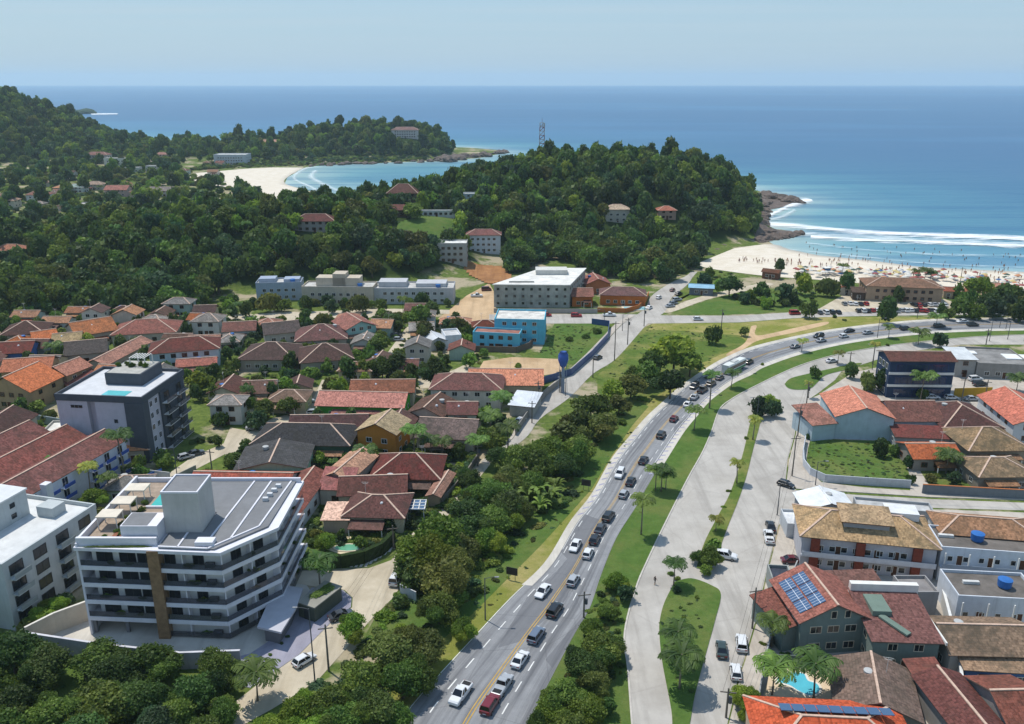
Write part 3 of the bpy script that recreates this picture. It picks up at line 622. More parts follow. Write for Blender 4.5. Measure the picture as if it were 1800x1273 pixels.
def crown(name, nl, nq, size, mat, flat=.75, spread=.62, sparse=False):
    """a crown one metre in radius, its base near z=0: clumps of leaves on uneven lobes"""
    c = rng.normal(0, 1, (nl, 3)); c = unit(c)*(rng.random((nl, 1))**.45)*spread; c[:, 2] = np.abs(c[:, 2])*flat*1.15+.22*flat
    c[0] = (0, 0, .5*flat); r = rng.uniform(.25, .46, nl)*(.8 if sparse else 1); r[0] = .5
    w = r**2/np.sum(r**2); k = rng.choice(nl, nq, p=w); d = unit(rng.normal(0, 1, (nq, 3))); d[:, 2] = np.where(d[:, 2] < -.3, -d[:, 2], d[:, 2])
    # sub-clumps: directions gather around a few bearings on each lobe
    sub = unit(rng.normal(0, 1, (nl, 9, 3))); pick = sub[k, rng.integers(0, 9, nq)]; d = unit(d+pick*1.15)
    P = c[k]+d*(r[k]*rng.uniform(.72, 1.08, nq)*(1+.12*rng.normal(0, 1, nq)))[:, None]*np.array([1, 1, .85])
    tone = np.clip(rng.random(nq)*.55+rng.random(nl)[k]*.45, 0, 1)
    ex = None
    if not sparse:
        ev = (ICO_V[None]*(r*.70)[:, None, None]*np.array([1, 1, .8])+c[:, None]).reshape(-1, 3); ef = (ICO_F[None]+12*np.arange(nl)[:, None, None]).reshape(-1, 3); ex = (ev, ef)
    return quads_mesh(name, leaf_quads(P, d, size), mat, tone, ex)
def trunk_mesh(h, r, spread=.5, n=5):
    m = MB(); m.tube([(0, 0, -.3), (.03*h, .02*h, h*.5), (0, .04*h, h)], [r, r*.75, r*.5], 7)
    for k in range(n):
        a = 2*math.pi*k/n+rnd.random(); z0 = h*rnd.uniform(.55, .9)
        m.tube([(0, .02*h, z0), (math.cos(a)*spread*.5, math.sin(a)*spread*.5, z0+h*.22), (math.cos(a)*spread, math.sin(a)*spread, z0+h*.5)], [r*.5, r*.35, r*.15], 5)
    return m.mesh('trunk', BARK, True)
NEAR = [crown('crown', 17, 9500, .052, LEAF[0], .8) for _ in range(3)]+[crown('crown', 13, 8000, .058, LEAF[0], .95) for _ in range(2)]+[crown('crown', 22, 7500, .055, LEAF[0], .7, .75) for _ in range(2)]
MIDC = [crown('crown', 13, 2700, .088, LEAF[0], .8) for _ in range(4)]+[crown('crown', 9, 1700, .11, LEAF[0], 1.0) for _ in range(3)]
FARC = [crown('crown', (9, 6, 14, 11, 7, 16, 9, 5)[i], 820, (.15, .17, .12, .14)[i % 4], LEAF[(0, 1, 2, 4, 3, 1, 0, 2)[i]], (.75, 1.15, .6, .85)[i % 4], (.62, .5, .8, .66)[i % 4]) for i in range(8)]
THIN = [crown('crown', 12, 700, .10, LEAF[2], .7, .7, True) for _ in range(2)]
TRUNK = [trunk_mesh(1, .06, .35) for _ in range(3)]
def palm_crown(name, nf, L, droop, mat, wid=.26, lift=.55):
    Q, T = [], []
    for k in range(nf):
        a = 2*math.pi*(k+.5*rnd.random())/nf; el = rnd.uniform(.05, 1.15)*lift+.15; ca, sa = math.cos(a), math.sin(a); p = Vector((0, 0, 0)); n = 13; tone = rnd.random()
        for i in range(n):
            t = i/(n-1); e = el-droop*t*t*1.9-.15*rnd.random()*t; d = Vector((ca*math.cos(e), sa*math.cos(e), math.sin(e))); q = p+d*L/n
            side = Vector((-sa, ca, 0)); up = side.cross(d)*-1
            w = .05*L*(1-t)+.012; Q.append([p-side*w, p+side*w, q+side*w, q-side*w]); T.append(tone*.5)
            ll = L*.30*math.sin(math.pi*(.16+.8*t))+.06
            for sg in (-1, 1):
                dn = (side*sg*.85+d*.45+Vector((0, 0, -.42-.25*rnd.random()))).normalized(); mid = p.lerp(q, rnd.random()); ww = d*wid*L/3
                Q.append([mid-ww*.5, mid+ww*.5, mid+dn*ll+ww*.2, mid+dn*ll-ww*.2]); T.append(min(1, tone*.6+rnd.random()*.4))
            p = q
    return quads_mesh(name, np.array([[tuple(v) for v in q] for q in Q]), mat, np.array(T))
PALMC = [palm_crown('fronds', 17, 1, .75, FROND) for _ in range(3)]; PALMY = [palm_crown('fronds', 12, 1, 1.0, FRONDY, .3) for _ in range(2)]
def palm_trunk(bend): return MB().tube([(0, 0, -.03), (bend*.25, 0, .3), (bend*.7, 0, .68), (bend, 0, 1)], [.034, .024, .020, .017], 8).mesh('trunk', PALMBARK, True)
PALMT = [palm_trunk(b) for b in (.0, .06, -.05)]
def banana(name):
    Q, T = [], []
    for k in range(11):
        a = 2*math.pi*k/11+rnd.random()*.5; el = rnd.uniform(.75, 1.35); p = Vector((rnd.uniform(-.2, .2), rnd.uniform(-.2, .2), .35+rnd.random()*.2)); tone = rnd.random()
        for i in range(7):
            t = i/6; e = el-1.9*t*t; d = Vector((math.cos(a)*math.cos(e), math.sin(a)*math.cos(e), math.sin(e))); q = p+d*.16; side = Vector((-math.sin(a), math.cos(a), -.15)); w = .13*math.sin(math.pi*(.12+.8*t))+.01
            Q.append([p-side*w, p, q, q-side*w]); Q.append([p, p+side*w, q+side*w, q]); T += [tone, min(1, tone+.25)]; p = q
    return quads_mesh(name, np.array([[tuple(v) for v in q] for q in Q]), BANANA, np.array(T))
BAN = [banana('banana_plant') for _ in range(2)]
TREES = []     # (x, y, z, radius, height, species, kind phrase, near?)
def place_px(cx, cy, rpx, ratio=1.7, up=.62):
    """stand a tree where its crown centre is seen at (cx, cy) with a radius of rpx photo pixels"""
    z = 3.
    for _ in range(12):
        p = G(cx, cy, z); zc = p.y*CT+(CH-z)*ST; r = rpx*zc/F; g = max(0, tz(p.x, p.y)); z = .5*z+.5*(g+r*ratio*up)
    return p.x, p.y, g, r
def T(cx, cy, r, sp=0, ratio=1.7): x, y, g, rr = place_px(cx, cy, r, ratio); TREES.append((x, y, g, rr, rr*ratio, sp))
def leafy(x, y, z, r, h, sp, label=None, group=None, phrase=None):
    d = math.hypot(x, y); crowns = (NEAR if d < 185 else MIDC) if sp != 5 else THIN
    o = thing('broadleaf_tree', label, 'tree', (x, y, z), rnd.random()*6.28, group)
    ch = h*.72; k = rnd.randrange(len(crowns)); t = link('trunk', TRUNK[rnd.randrange(3)], o); t.scale = (h*.55, h*.55, h*.55)
    c = link('crown', crowns[k], o); c.location = (0, 0, h-ch*.98); c.scale = (r, r, ch*.82 if sp != 5 else ch*.6)
    if sp != 5: c.material_slots[0].link = 'OBJECT'; c.material_slots[0].material = LEAF[sp]
    c.scale = (r*rnd.uniform(.82, 1.12), r*rnd.uniform(.82, 1.12), c.scale.z)
    if sp != 5 and d < 330:      # uneven crowns: one or two side boughs with leaves of their own
        for q in range(2 if d < 200 else 1):
            a = rnd.random()*6.28; rr = r*rnd.uniform(.42, .66); c2 = link('crown', crowns[rnd.randrange(len(crowns))], o, (math.cos(a)*r*.62, math.sin(a)*r*.62, (h-ch)*.8+h*rnd.uniform(-.06, .3)), rnd.random()*6)
            c2.scale = (rr, rr, rr*rnd.uniform(.8, 1.3)); c2.material_slots[0].link = 'OBJECT'; c2.material_slots[0].material = LEAF[sp]
    if phrase: PENDING.append((o, phrase, x, y))
    return o
def palm(bx, by, cx, cy, L, yellow=False, wx=None):
    p = G(bx, by, 0) if wx is None else Vector(wx); h = max(2.5, ztop(p, cy)-p.z); o = thing('palm_tree', None, 'palm tree', (p.x, p.y, p.z), rnd.random()*6.28, 'palm trees of the streets and gardens')
    t = link('trunk', PALMT[rnd.randrange(3)], o); b_ = {0: .0, 1: .06, 2: -.05}[PALMT.index(t.data)]; t.scale = (h, h, h) if h < 7 else (h*.75, h*.75, h); b_ *= h if h < 7 else h*.75
    c = link('fronds', (PALMY if yellow else PALMC)[rnd.randrange(2)], o); L *= .86; c.location = (b_, 0, h-.1); c.scale = (L, L, L)
    PENDING.append((o, ('yellowish palm tree' if yellow else 'short palm tree' if h < 4.5 else 'tall palm tree' if h > 8.5 else 'palm tree'), p.x, p.y)); return o
SHR = ['clipped green shrub', 'low dark shrub', 'low bright green shrub', 'low olive shrub', 'low green bush']
def shrub(cx, cy, rpx, sp=0, ratio=1.0):
    x, y, g, r = place_px(cx, cy, rpx, ratio, .45); o = link('shrub', MIDC[rnd.randrange(len(MIDC))]); o.location = (x, y, g-.1); o.scale = (r, r, r*ratio*.85); o.rotation_euler = (0, 0, rnd.random()*6)
    o.material_slots[0].link = 'OBJECT'; o.material_slots[0].material = LEAF[sp]; tag(o, None, 'shrub', 'shrubs in the town'); PENDING.append((o, SHR[sp], x, y)); return o
KIND = ['tree with mid green crown', 'dark green tree', 'bright green tree', 'dull olive tree', 'bluish green tree', 'tree with thin open crown']
# near garden of mango trees
for a in [(17, 1140, 60, 1), (80, 1165, 52, 1), (165, 1150, 48, 0), (205, 1176, 52, 1), (272, 1158, 48, 0), (172, 1232, 60, 0), (238, 1222, 55, 1), (26, 1232, 58, 1), (92, 1250, 56, 0), (376, 1166, 50, 0), (342, 1208, 54, 1), (312, 1246, 48, 0), (265, 1278, 56, 4), (392, 1250, 42, 0), (-40, 1190, 60, 0), (130, 1296, 60, 1), (350, 1290, 50, 0), (10, 1290, 60, 0), (96, 1062, 27, 2), (70, 1082, 30, 2), (45, 1098, 26, 0), (112, 1052, 20, 2)]: T(*a, ratio=1.45)
# clumps beside the near end of the highway
for a in [(x_, y_, r_*(1.14 if y_ < 960 else 1.05), rnd.choice([s_, s_, 0, 2, 3])) for x_, y_, r_, s_ in [(762, 950, 60, 1), (775, 1000, 58, 1), (735, 985, 45, 1), (800, 960, 42, 0), (820, 920, 40, 1), (619, 1100, 34, 2), (772, 1062, 42, 0), (690, 1136, 50, 0), (746, 1134, 46, 1), (707, 1186, 52, 0), (632, 1186, 46, 3), (577, 1230, 42, 0), (519, 1246, 40, 2), (662, 1236, 46, 1), (811, 1100, 30, 2), (795, 1045, 32, 0), (604, 1262, 48, 0), (480, 1276, 40, 2), (700, 1258, 34, 0), (560, 1280, 44, 3),
          (1187, 613, 44, 0), (1214, 630, 32, 0), (1150, 630, 34, 0), (1134, 652, 30, 0), (1179, 668, 34, 1), (1040, 706, 34, 1), (1019, 731, 32, 1), (1058, 740, 34, 1), (995, 758, 34, 0), (1088, 706, 22, 2), (1075, 680, 28, 1), (1110, 672, 28, 0), (968, 787, 38, 1), (1008, 782, 36, 0), (947, 816, 36, 0), (990, 812, 30, 1), (907, 800, 34, 0), (896, 836, 36, 1), (935, 845, 32, 0), (870, 860, 34, 0), (896, 880, 36, 1), (869, 909, 36, 0), (853, 941, 32, 0), (826, 893, 32, 1), (924, 895, 24, 0), (905, 912, 24, 2),
          (1080, 1018, 24, 1), (1098, 1040, 20, 0), (1070, 1068, 22, 1), (1036, 1098, 22, 2), (1053, 1136, 42, 0), (1020, 1160, 40, 1), (1076, 1130, 30, 0), (994, 1222, 46, 0), (1033, 1246, 42, 1), (966, 1250, 36, 2), (1072, 1240, 20, 2), (1045, 1190, 32, 0), (1010, 1280, 46, 0), (950, 1290, 36, 0),
          (1247, 976, 25, 2), (1256, 955, 17, 0), (1305, 1218, 25, 1), (1320, 1240, 26, 0), (1190, 1036, 9, 0), (1240, 1000, 14, 3)]]: T(*a, ratio=1.5)
# trees of the town
for a in [(824, 836, 26, 1), (830, 862, 25, 0), (868, 765, 32, 0), (852, 725, 22, 1), (880, 800, 28, 1), (570, 948, 22, 2), (635, 951, 17, 2), (600, 940, 12, 0), (553, 936, 14, 0), (648, 914, 18, 1), (683, 923, 16, 2), (618, 767, 17, 1), (802, 793, 17, 0), (442, 686, 22, 2), (462, 715, 25, 0), (428, 706, 25, 2), (499, 676, 24, 2), (507, 708, 24, 0), (451, 736, 22, 1), (520, 690, 18, 1), (595, 674, 20, 2), (640, 668, 16, 0), (480, 690, 20, 0),
          (666, 598, 27, 0), (655, 622, 22, 1), (671, 640, 27, 0), (697, 632, 27, 1), (640, 643, 23, 0), (615, 649, 22, 1), (581, 669, 18, 2), (765, 649, 37, 1), (739, 553, 30, 0), (759, 539, 25, 1), (745, 576, 26, 3), (725, 610, 22, 0), (700, 660, 22, 0), (727, 655, 18, 0), (824, 629, 18, 2), (850, 618, 11, 0), (626, 528, 22, 2), (669, 533, 15, 2), (584, 536, 15, 2), (541, 533, 15, 0), (468, 525, 24, 2), (499, 533, 15, 2), (745, 530, 20, 1), (708, 536, 16, 0), (564, 559, 20, 1), (525, 562, 12, 1), (457, 576, 14, 0), (434, 541, 15, 1), (442, 593, 15, 2), (510, 635, 19, 0), (802, 567, 22, 0), (818, 581, 18, 2), (785, 570, 16, 0), (540, 655, 20, 1), (577, 640, 16, 1), (560, 612, 8, 0),
          (353, 666, 25, 2), (396, 661, 23, 2), (373, 684, 21, 0), (435, 697, 20, 0), (345, 690, 16, 2), (455, 665, 15, 0), (330, 655, 14, 2), (412, 600, 14, 0), (427, 575, 12, 2), (350, 622, 10, 0), (205, 572, 10, 1), (75, 572, 12, 1), (120, 566, 12, 1), (30, 566, 14, 1), (240, 566, 14, 1), (300, 558, 14, 1), (370, 556, 14, 1), (410, 548, 14, 0), (340, 572, 12, 1), (384, 775, 12, 0), (240, 810, 18, 1), (222, 830, 14, 0), (205, 850, 16, 0), (25, 830, 18, 1), (480, 808, 12, 0), (845, 690, 18, 1), (875, 740, 22, 1), (585, 615, 10, 0), (500, 606, 10, 2), (640, 560, 10, 0),
          (1500, 650, 16, 1), (1525, 662, 23, 0), (1555, 668, 23, 0), (1586, 664, 21, 1), (1638, 676, 16, 0), (1350, 696, 26, 5), (1336, 712, 22, 5), (1360, 716, 18, 5), (1436, 651, 14, 0), (1562, 545, 25, 0), (1421, 540, 20, 0), (1653, 594, 16, 0), (1598, 813, 13, 1), (1545, 786, 18, 2), (1570, 788, 14, 2), (1678, 838, 15, 0), (1640, 838, 12, 1), (1794, 829, 13, 1), (1251, 584, 22, 0), (1308, 580, 11, 0), (1620, 690, 13, 2), (1420, 768, 6, 0), (1600, 840, 12, 0), (1735, 815, 8, 0),
          (1284, 495, 26, 1), (1700, 520, 20, 1), (1748, 538, 22, 0), (1772, 530, 22, 1), (1802, 545, 22, 0), (1345, 528, 14, 0), (1362, 524, 14, 2), (1326, 514, 14, 1), (1395, 522, 13, 0), (1342, 508, 25, 1), (1378, 511, 21, 0), (1412, 485, 15, 0), (1412, 498, 21, 1), (1452, 498, 23, 1), (1491, 497, 20, 0), (1534, 500, 13, 1), (1580, 517, 15, 1), (1372, 467, 13, 5), (1684, 507, 17, 1), (1723, 497, 30, 2), (1690, 535, 23, 0), (1714, 541, 20, 0), (1735, 526, 27, 1), (1757, 520, 25, 0), (1785, 514, 25, 1), (1788, 541, 22, 0), (1655, 545, 12, 0), (1668, 548, 14, 0), (1800, 530, 20, 1), (1240, 490, 16, 0), (1262, 500, 14, 1), (1310, 522, 12, 1), (1245, 478, 12, 0)]: T(*a)
for a in [(353, 772, 11, 1), (372, 772, 11, 1), (340, 775, 9, 1), (1296, 520, 13, 1), (1354, 532, 14, 1), (1380, 532, 14, 1), (1330, 530, 12, 1), (1400, 530, 12, 0), (1310, 530, 10, 1), (910, 642, 9, 2), (1050, 580, 12, 0), (1030, 590, 10, 0), (1000, 595, 10, 0), (1196, 1068, 6, 0), (1202, 1085, 6, 2), (1210, 1062, 5, 0), (1185, 1095, 8, 0), (1225, 1050, 7, 0), (1196, 1110, 7, 3), (1190, 1016, 8, 0), (1180, 1008, 8, 0), (1282, 862, 6, 2), (1272, 890, 6, 2), (1262, 915, 6, 2), (1298, 820, 6, 0), (1312, 770, 6, 2), (1468, 556, 6, 0), (1485, 562, 5, 0), (1340, 640, 5, 0), (1560, 606, 5, 0), (1375, 1150, 8, 0), (1386, 1148, 7, 0), (1640, 1252, 9, 2), (1664, 1256, 9, 2), (1340, 1130, 8, 2), (1632, 1010, 5, 2), (560, 1058, 8, 0), (569, 1052, 7, 1), (1210, 1115, 7, 1), (440, 800, 8, 0), (455, 815, 8, 2), (620, 640, 9, 0), (475, 1150, 6, 0), (495, 1130, 6, 1), (505, 1118, 6, 1), (1650, 835, 9, 2), (1700, 862, 7, 2), (1130, 700, 10, 2), (1095, 740, 12, 2)]: shrub(*a)
for a in [(947, 867, 25), (968, 875, 22), (930, 875, 22), (950, 890, 18), (915, 860, 18), (975, 855, 16), (1110, 690, 13), (650, 745, 14)]:
    x, y, g, r = place_px(*a, 1.6, .5); o = link('banana_plant', BAN[rnd.randrange(2)]); o.location = (x, y, g); o.scale = (r*1.5,)*3; o.rotation_euler = (0, 0, rnd.random()*6); tag(o, None, 'banana plant', 'banana plants'); PENDING.append((o, 'broad-leaved banana plant', x, y))
# palms: base, crown, frond length
for a in [(453, 1232, 453, 1180, 4.6), (564, 1046, 561, 985, 4.4), (1127, 940, 1124, 878, 3.4), (1152, 862, 1150, 826, 3.6), (1162, 864, 1164, 824, 3.4), (1170, 862, 1172, 830, 3.0), (1220, 757, 1218, 722, 4.), (1247, 718, 1247, 657, 3.4), (1194, 1212, 1192, 1150, 4.6), (1190, 1168, 1188, 1112, 4.), (1184, 1030, 1181, 990, 3.),
          (1356, 1138, 1355, 1095, 3.6), (1357, 1222, 1354, 1172, 4.4), (1430, 1228, 1428, 1168, 4.8), (104, 866, 94, 815, 4.6), (222, 845, 217, 765, 4.6), (196, 880, 193, 838, 3.2), (60, 890, 57, 838, 3.4), (97, 640, 96, 606, 4.), (643, 826, 643, 790, 4.), (729, 810, 725, 756, 4.4), (759, 806, 759, 772, 3.6), (777, 808, 776, 775, 3.6), (881, 742, 881, 697, 4.4), (862, 770, 865, 728, 4.2), (840, 815, 838, 772, 4.), (1617, 706, 1617, 660, 5.), (1662, 834, 1662, 800, 4.4), (1786, 690, 1785, 664, 4.6), (1614, 606, 1613, 584, 5.), (1645, 575, 1644, 556, 4.6), (1562, 594, 1562, 574, 3.), (1479, 488, 1478, 467, 4.), (1612, 500, 1612, 477, 4.2), (1624, 500, 1623, 475, 4.4), (1634, 500, 1633, 479, 4.), (1285, 682, 1285, 654, 3.4), (893, 790, 895, 748, 4.2)]: palm(*a)
for a in [(1323, 774, 1319, 736, 2.8, True), (1295, 850, 1293, 812, 2.6, True), (161, 878, 161, 820, 3.2, True), (1472, 640, 1472, 619, 3., True), (1409, 618, 1409, 598, 3., True), (1258, 935, 1256, 912, 2.4, True), (1421, 700, 1420, 672, 2.2, True), (1534, 640, 1533, 604, 2.6, True)]: palm(*a)
# ------------------------------------------------------------------ wooded hills: the trees that show largest are things, the mass behind is one wood
KEEP = []      # (x, y, r) kept clear: buildings on the slopes; filled by the buildings
def forest():
    xs, ys = [], []
    def scatter(x0, x1, y0, y1, sp, lo=1.6):
        nx, ny = int((x1-x0)/sp), int((y1-y0)/sp); X, Y = np.meshgrid(np.arange(nx), np.arange(ny)); X = x0+(X+rng.random(X.shape)*.9)*sp; Y = y0+(Y+rng.random(Y.shape)*.9)*sp
        x, y = X.ravel(), Y.ravel(); cd = coast_dist(x, y); z = terr(x, y, cd); k = (z > lo) & (cd > 5); return x[k], y[k], z[k]
    a = scatter(-110, 260, 385, 720, 6.2); b_ = scatter(-330, -20, 335, 520, 6.2); c = scatter(-520, 0, 1000, 1190, 8.5, .8); d = scatter(-900, -380, 820, 1400, 10.)
    # garden trees of the far quarter
    n = 560; x = rng.uniform(-520, -120, n); y = rng.uniform(520, 985, n); e = (x, y, np.zeros(n)); keep = coast_dist(x, y) > 45; e = tuple(q[keep] for q in e)
    nb = 230; x = rng.uniform(-330, -122, nb); y = rng.uniform(332, 352, nb); f = (x, y, terr(x, y))
    x, y, z = (np.concatenate([q[i] for q in (a, b_, c, d, e, f)]) for i in range(3))
    bl = [(p.x, p.y) for p in GP([(872, 505), (884, 470), (930, 440), (1230, 440), (1236, 462), (1208, 482), (1178, 494), (1146, 512), (1136, 503), (1080, 492), (1030, 485), (1010, 462), (950, 462)])]
    nb = 700; bx, by = rng.uniform(-25, 130, nb), rng.uniform(370, 480, nb); k = inside(bl, bx, by); bx, by = bx[k], by[k]; gx_, gy_ = rng.uniform(-330, -122, 420), rng.uniform(316, 345, 420)
    x, y = np.concatenate([x, bx, gx_]), np.concatenate([y, by, gy_]); z = np.concatenate([z, terr(bx, by), terr(gx_, gy_)])
    ok = np.ones(len(x), bool); col = 900+1500*x/(y*CT+(CH-z-5)*ST); ok &= ~((y > 400) & (y < 760) & (x > 0) & (col > 1346)) & ~((y > 950) & (y < 1250) & (x > -250) & (col > 806))
    for kx, ky, kr, front in KEEP:
        ok &= ~((np.abs(x-kx-(ky-y)*(-kx/ky)*.0) < kr) & (y > ky-front) & (y < ky+kr))
    ok &= ~((y > 780) & (y < 935) & (col > 318) & (col < 560) & (np.abs(z) < 1.5))
    for poly in CLEAR: ok &= ~inside(poly, x, y)
    x, y, z = x[ok], y[ok], z[ok]
    r = rng.uniform(2.6, 6.8, len(x))*np.where(y > 800, 1.15, 1.)*np.where(rng.random(len(x)) < .12, 1.3, 1); r = np.where((y > 500) & (y < 1000) & (z < 1), rng.uniform(3.5, 7.5, len(x)), r)
    h = r*rng.uniform(1.2, 2.1, len(x))
    return x, y, z, r, h
# ------------------------------------------------------------------ buildings
GLASS = glassm(); FRAME = surf('d5d3cc', .08, 1., .6); WOOD = surf('6b4128', .25, 3., .7); DARKF = surf('3a3c40', .1); RIDGE = surf('c2a794', .2, 2.)
DOORM = surf('5a3a28', .2, 3.); TANK = surf('2f66a8', .12, 1., .4); CREAM = surf('cfc3ab', .15, .6)
def metalm(col): return surf(col, .18, .35, .5, .25, .4)
WINC = {}
def window_mesh(w, h, fm, gm):
    k = (round(w, 2), round(h, 2), fm.name, gm.name)
    if k not in WINC:
        m = MB(); t = .09      # built in the xz plane, facing -y
        m.box(-w/2-t, -.05, -t, -w/2, .04, h+t, 0); m.box(w/2, -.05, -t, w/2+t, .04, h+t, 0); m.box(-w/2, -.05, h, w/2, .04, h+t, 0); m.box(-w/2, -.07, -t, w/2, .04, 0, 0)
        m.box(-w/2, -.012, 0, w/2, .03, h, 1)
        if w > 1: m.box(-.03, -.03, 0, .03, -.013, h, 0)
        WINC[k] = m.mesh('window', [fm, gm])
    return WINC[k]
FACE = {'f': (0, (0, -1)), 'r': (math.pi/2, (1, 0)), 'k': (math.pi, (0, 1)), 'l': (-math.pi/2, (-1, 0))}
def wins(root, w, d, side, cols, zs, ww=1.2, wh=1.1, fm=None, gm=None, name='window', lo=.1, hi=.9, ox=0, oy=0):
    """windows on one side of a w x d block centred on (ox, oy)"""
    me = window_mesh(ww, wh, fm or FRAME, gm or GLASS); a, n = FACE[side]; L = w if side in 'fk' else d
    for z in zs:
        for c in range(cols):
            t = (lo+(hi-lo)*((c+.5)/cols)-.5)*L; ca, sa = math.cos(a), math.sin(a)
            off = d/2 if side in 'fk' else w/2
            link(name, me, root, (ox+ca*t+n[0]*(off+.02), oy+sa*t+n[1]*(off+.02), z), a)
def roof_mb(w, d, z, kind, pitch, ov, th=.16):
    """returns (roof mesh builder, ridge builder, gable builder) over a w x d block, eaves at z"""
    m, rg, gb = MB(), MB(), MB(); W2, D2 = w/2+ov, d/2+ov
    def slope(q):      # q: two eave points then two ridge points
        a, b_, c, e = [Vector(p) for p in q]; L = (b_-a).length; s = ((a+b_)/2-(c+e)/2).length
        ax = (b_-a).normalized(); uv = [((p-a).dot(ax), ((p-a)-ax*(p-a).dot(ax)).length) for p in (a, b_, c, e)]
        n = (b_-a).cross(e-a).normalized() if (e-a).length > .01 and (b_-a).cross(e-a).length > 1e-4 else (b_-a).cross(c-a).normalized()
        if n.z < 0: n = -n
        pts = [a, b_, c, e] if (c-e).length > .01 else [a, b_, c]; uv = uv[:len(pts)]
        m.face([p+n*th for p in pts], 0, uv); m.face([p for p in reversed(pts)], 1)
        for i in range(len(pts)):
            p, r = pts[i], pts[(i+1) % len(pts)]; m.face([p, r, r+n*th, p+n*th], 1)
    def rl(a, b_): rg.bar(Vector(a)+Vector((0, 0, th+.04)), Vector(b_)+Vector((0, 0, th+.04)), .34, .16)
    if kind == 'gx':
        h = D2*pitch; slope([(-W2, -D2, z), (W2, -D2, z), (W2, 0, z+h), (-W2, 0, z+h)]); slope([(W2, D2, z), (-W2, D2, z), (-W2, 0, z+h), (W2, 0, z+h)]); rl((-W2, 0, z+h), (W2, 0, z+h))
        hh = d/2*pitch
        for s in (-1, 1): gb.face([(s*w/2, -d/2, z), (s*w/2, d/2, z), (s*w/2, 0, z+hh)] if s > 0 else [(s*w/2, d/2, z), (s*w/2, -d/2, z), (s*w/2, 0, z+hh)])
    elif kind == 'gy':
        h = W2*pitch; slope([(-W2, D2, z), (-W2, -D2, z), (0, -D2, z+h), (0, D2, z+h)]); slope([(W2, -D2, z), (W2, D2, z), (0, D2, z+h), (0, -D2, z+h)]); rl((0, -D2, z+h), (0, D2, z+h))
        hh = w/2*pitch
        for s in (-1, 1): gb.face([(-w/2, s*d/2, z), (w/2, s*d/2, z), (0, s*d/2, z+hh)] if s < 0 else [(w/2, s*d/2, z), (-w/2, s*d/2, z), (0, s*d/2, z+hh)])
    elif kind == 'hip':
        if W2 >= D2:
            h = D2*pitch; e = W2-D2*.95; slope([(-W2, -D2, z), (W2, -D2, z), (e, 0, z+h), (-e, 0, z+h)]); slope([(W2, D2, z), (-W2, D2, z), (-e, 0, z+h), (e, 0, z+h)])
            slope([(W2, -D2, z), (W2, D2, z), (e, 0, z+h), (e, 0, z+h)]); slope([(-W2, D2, z), (-W2, -D2, z), (-e, 0, z+h), (-e, 0, z+h)])
            if e > .2: rl((-e, 0, z+h), (e, 0, z+h))
            for sx in (-1, 1):
                for sy in (-1, 1): rl((sx*W2, sy*D2, z), (sx*e, 0, z+h))
        else:
            h = W2*pitch; e = D2-W2*.95; slope([(-W2, D2, z), (-W2, -D2, z), (0, -e, z+h), (0, e, z+h)]); slope([(W2, -D2, z), (W2, D2, z), (0, e, z+h), (0, -e, z+h)])
            slope([(-W2, -D2, z), (W2, -D2, z), (0, -e, z+h), (0, -e, z+h)]); slope([(W2, D2, z), (-W2, D2, z), (0, e, z+h), (0, e, z+h)]); rl((0, -e, z+h), (0, e, z+h))
            for sx in (-1, 1):
                for sy in (-1, 1): rl((sx*W2, sy*D2, z), (0, sy*e, z+h))
    elif kind in ('shed', 'shedl', 'shedr'):
        h = 2*D2*pitch*.6 if kind == 'shed' else 0
        if kind == 'shed': slope([(-W2, -D2, z), (W2, -D2, z), (W2, D2, z+h), (-W2, D2, z+h)])
        else:
            h = 2*W2*pitch*.6; a, b_ = (z, z+h) if kind == 'shedl' else (z+h, z)
            slope([(-W2, D2, a), (-W2, -D2, a), (W2, -D2, b_), (W2, D2, b_)]) if kind == 'shedl' else slope([(W2, -D2, b_), (W2, D2, b_), (-W2, D2, a), (-W2, -D2, a)])
    return m, rg, gb
def frame_of(A, B, dep, h):
    a, b_ = G(*A, h), G(*B, h); v = b_-a; w = v.length; yaw = math.atan2(v.y, v.x); n = Vector((-v.y, v.x, 0)).normalized()
    c = (a+b_)/2+n*dep/2; return w, yaw, Vector((c.x, c.y, 0))
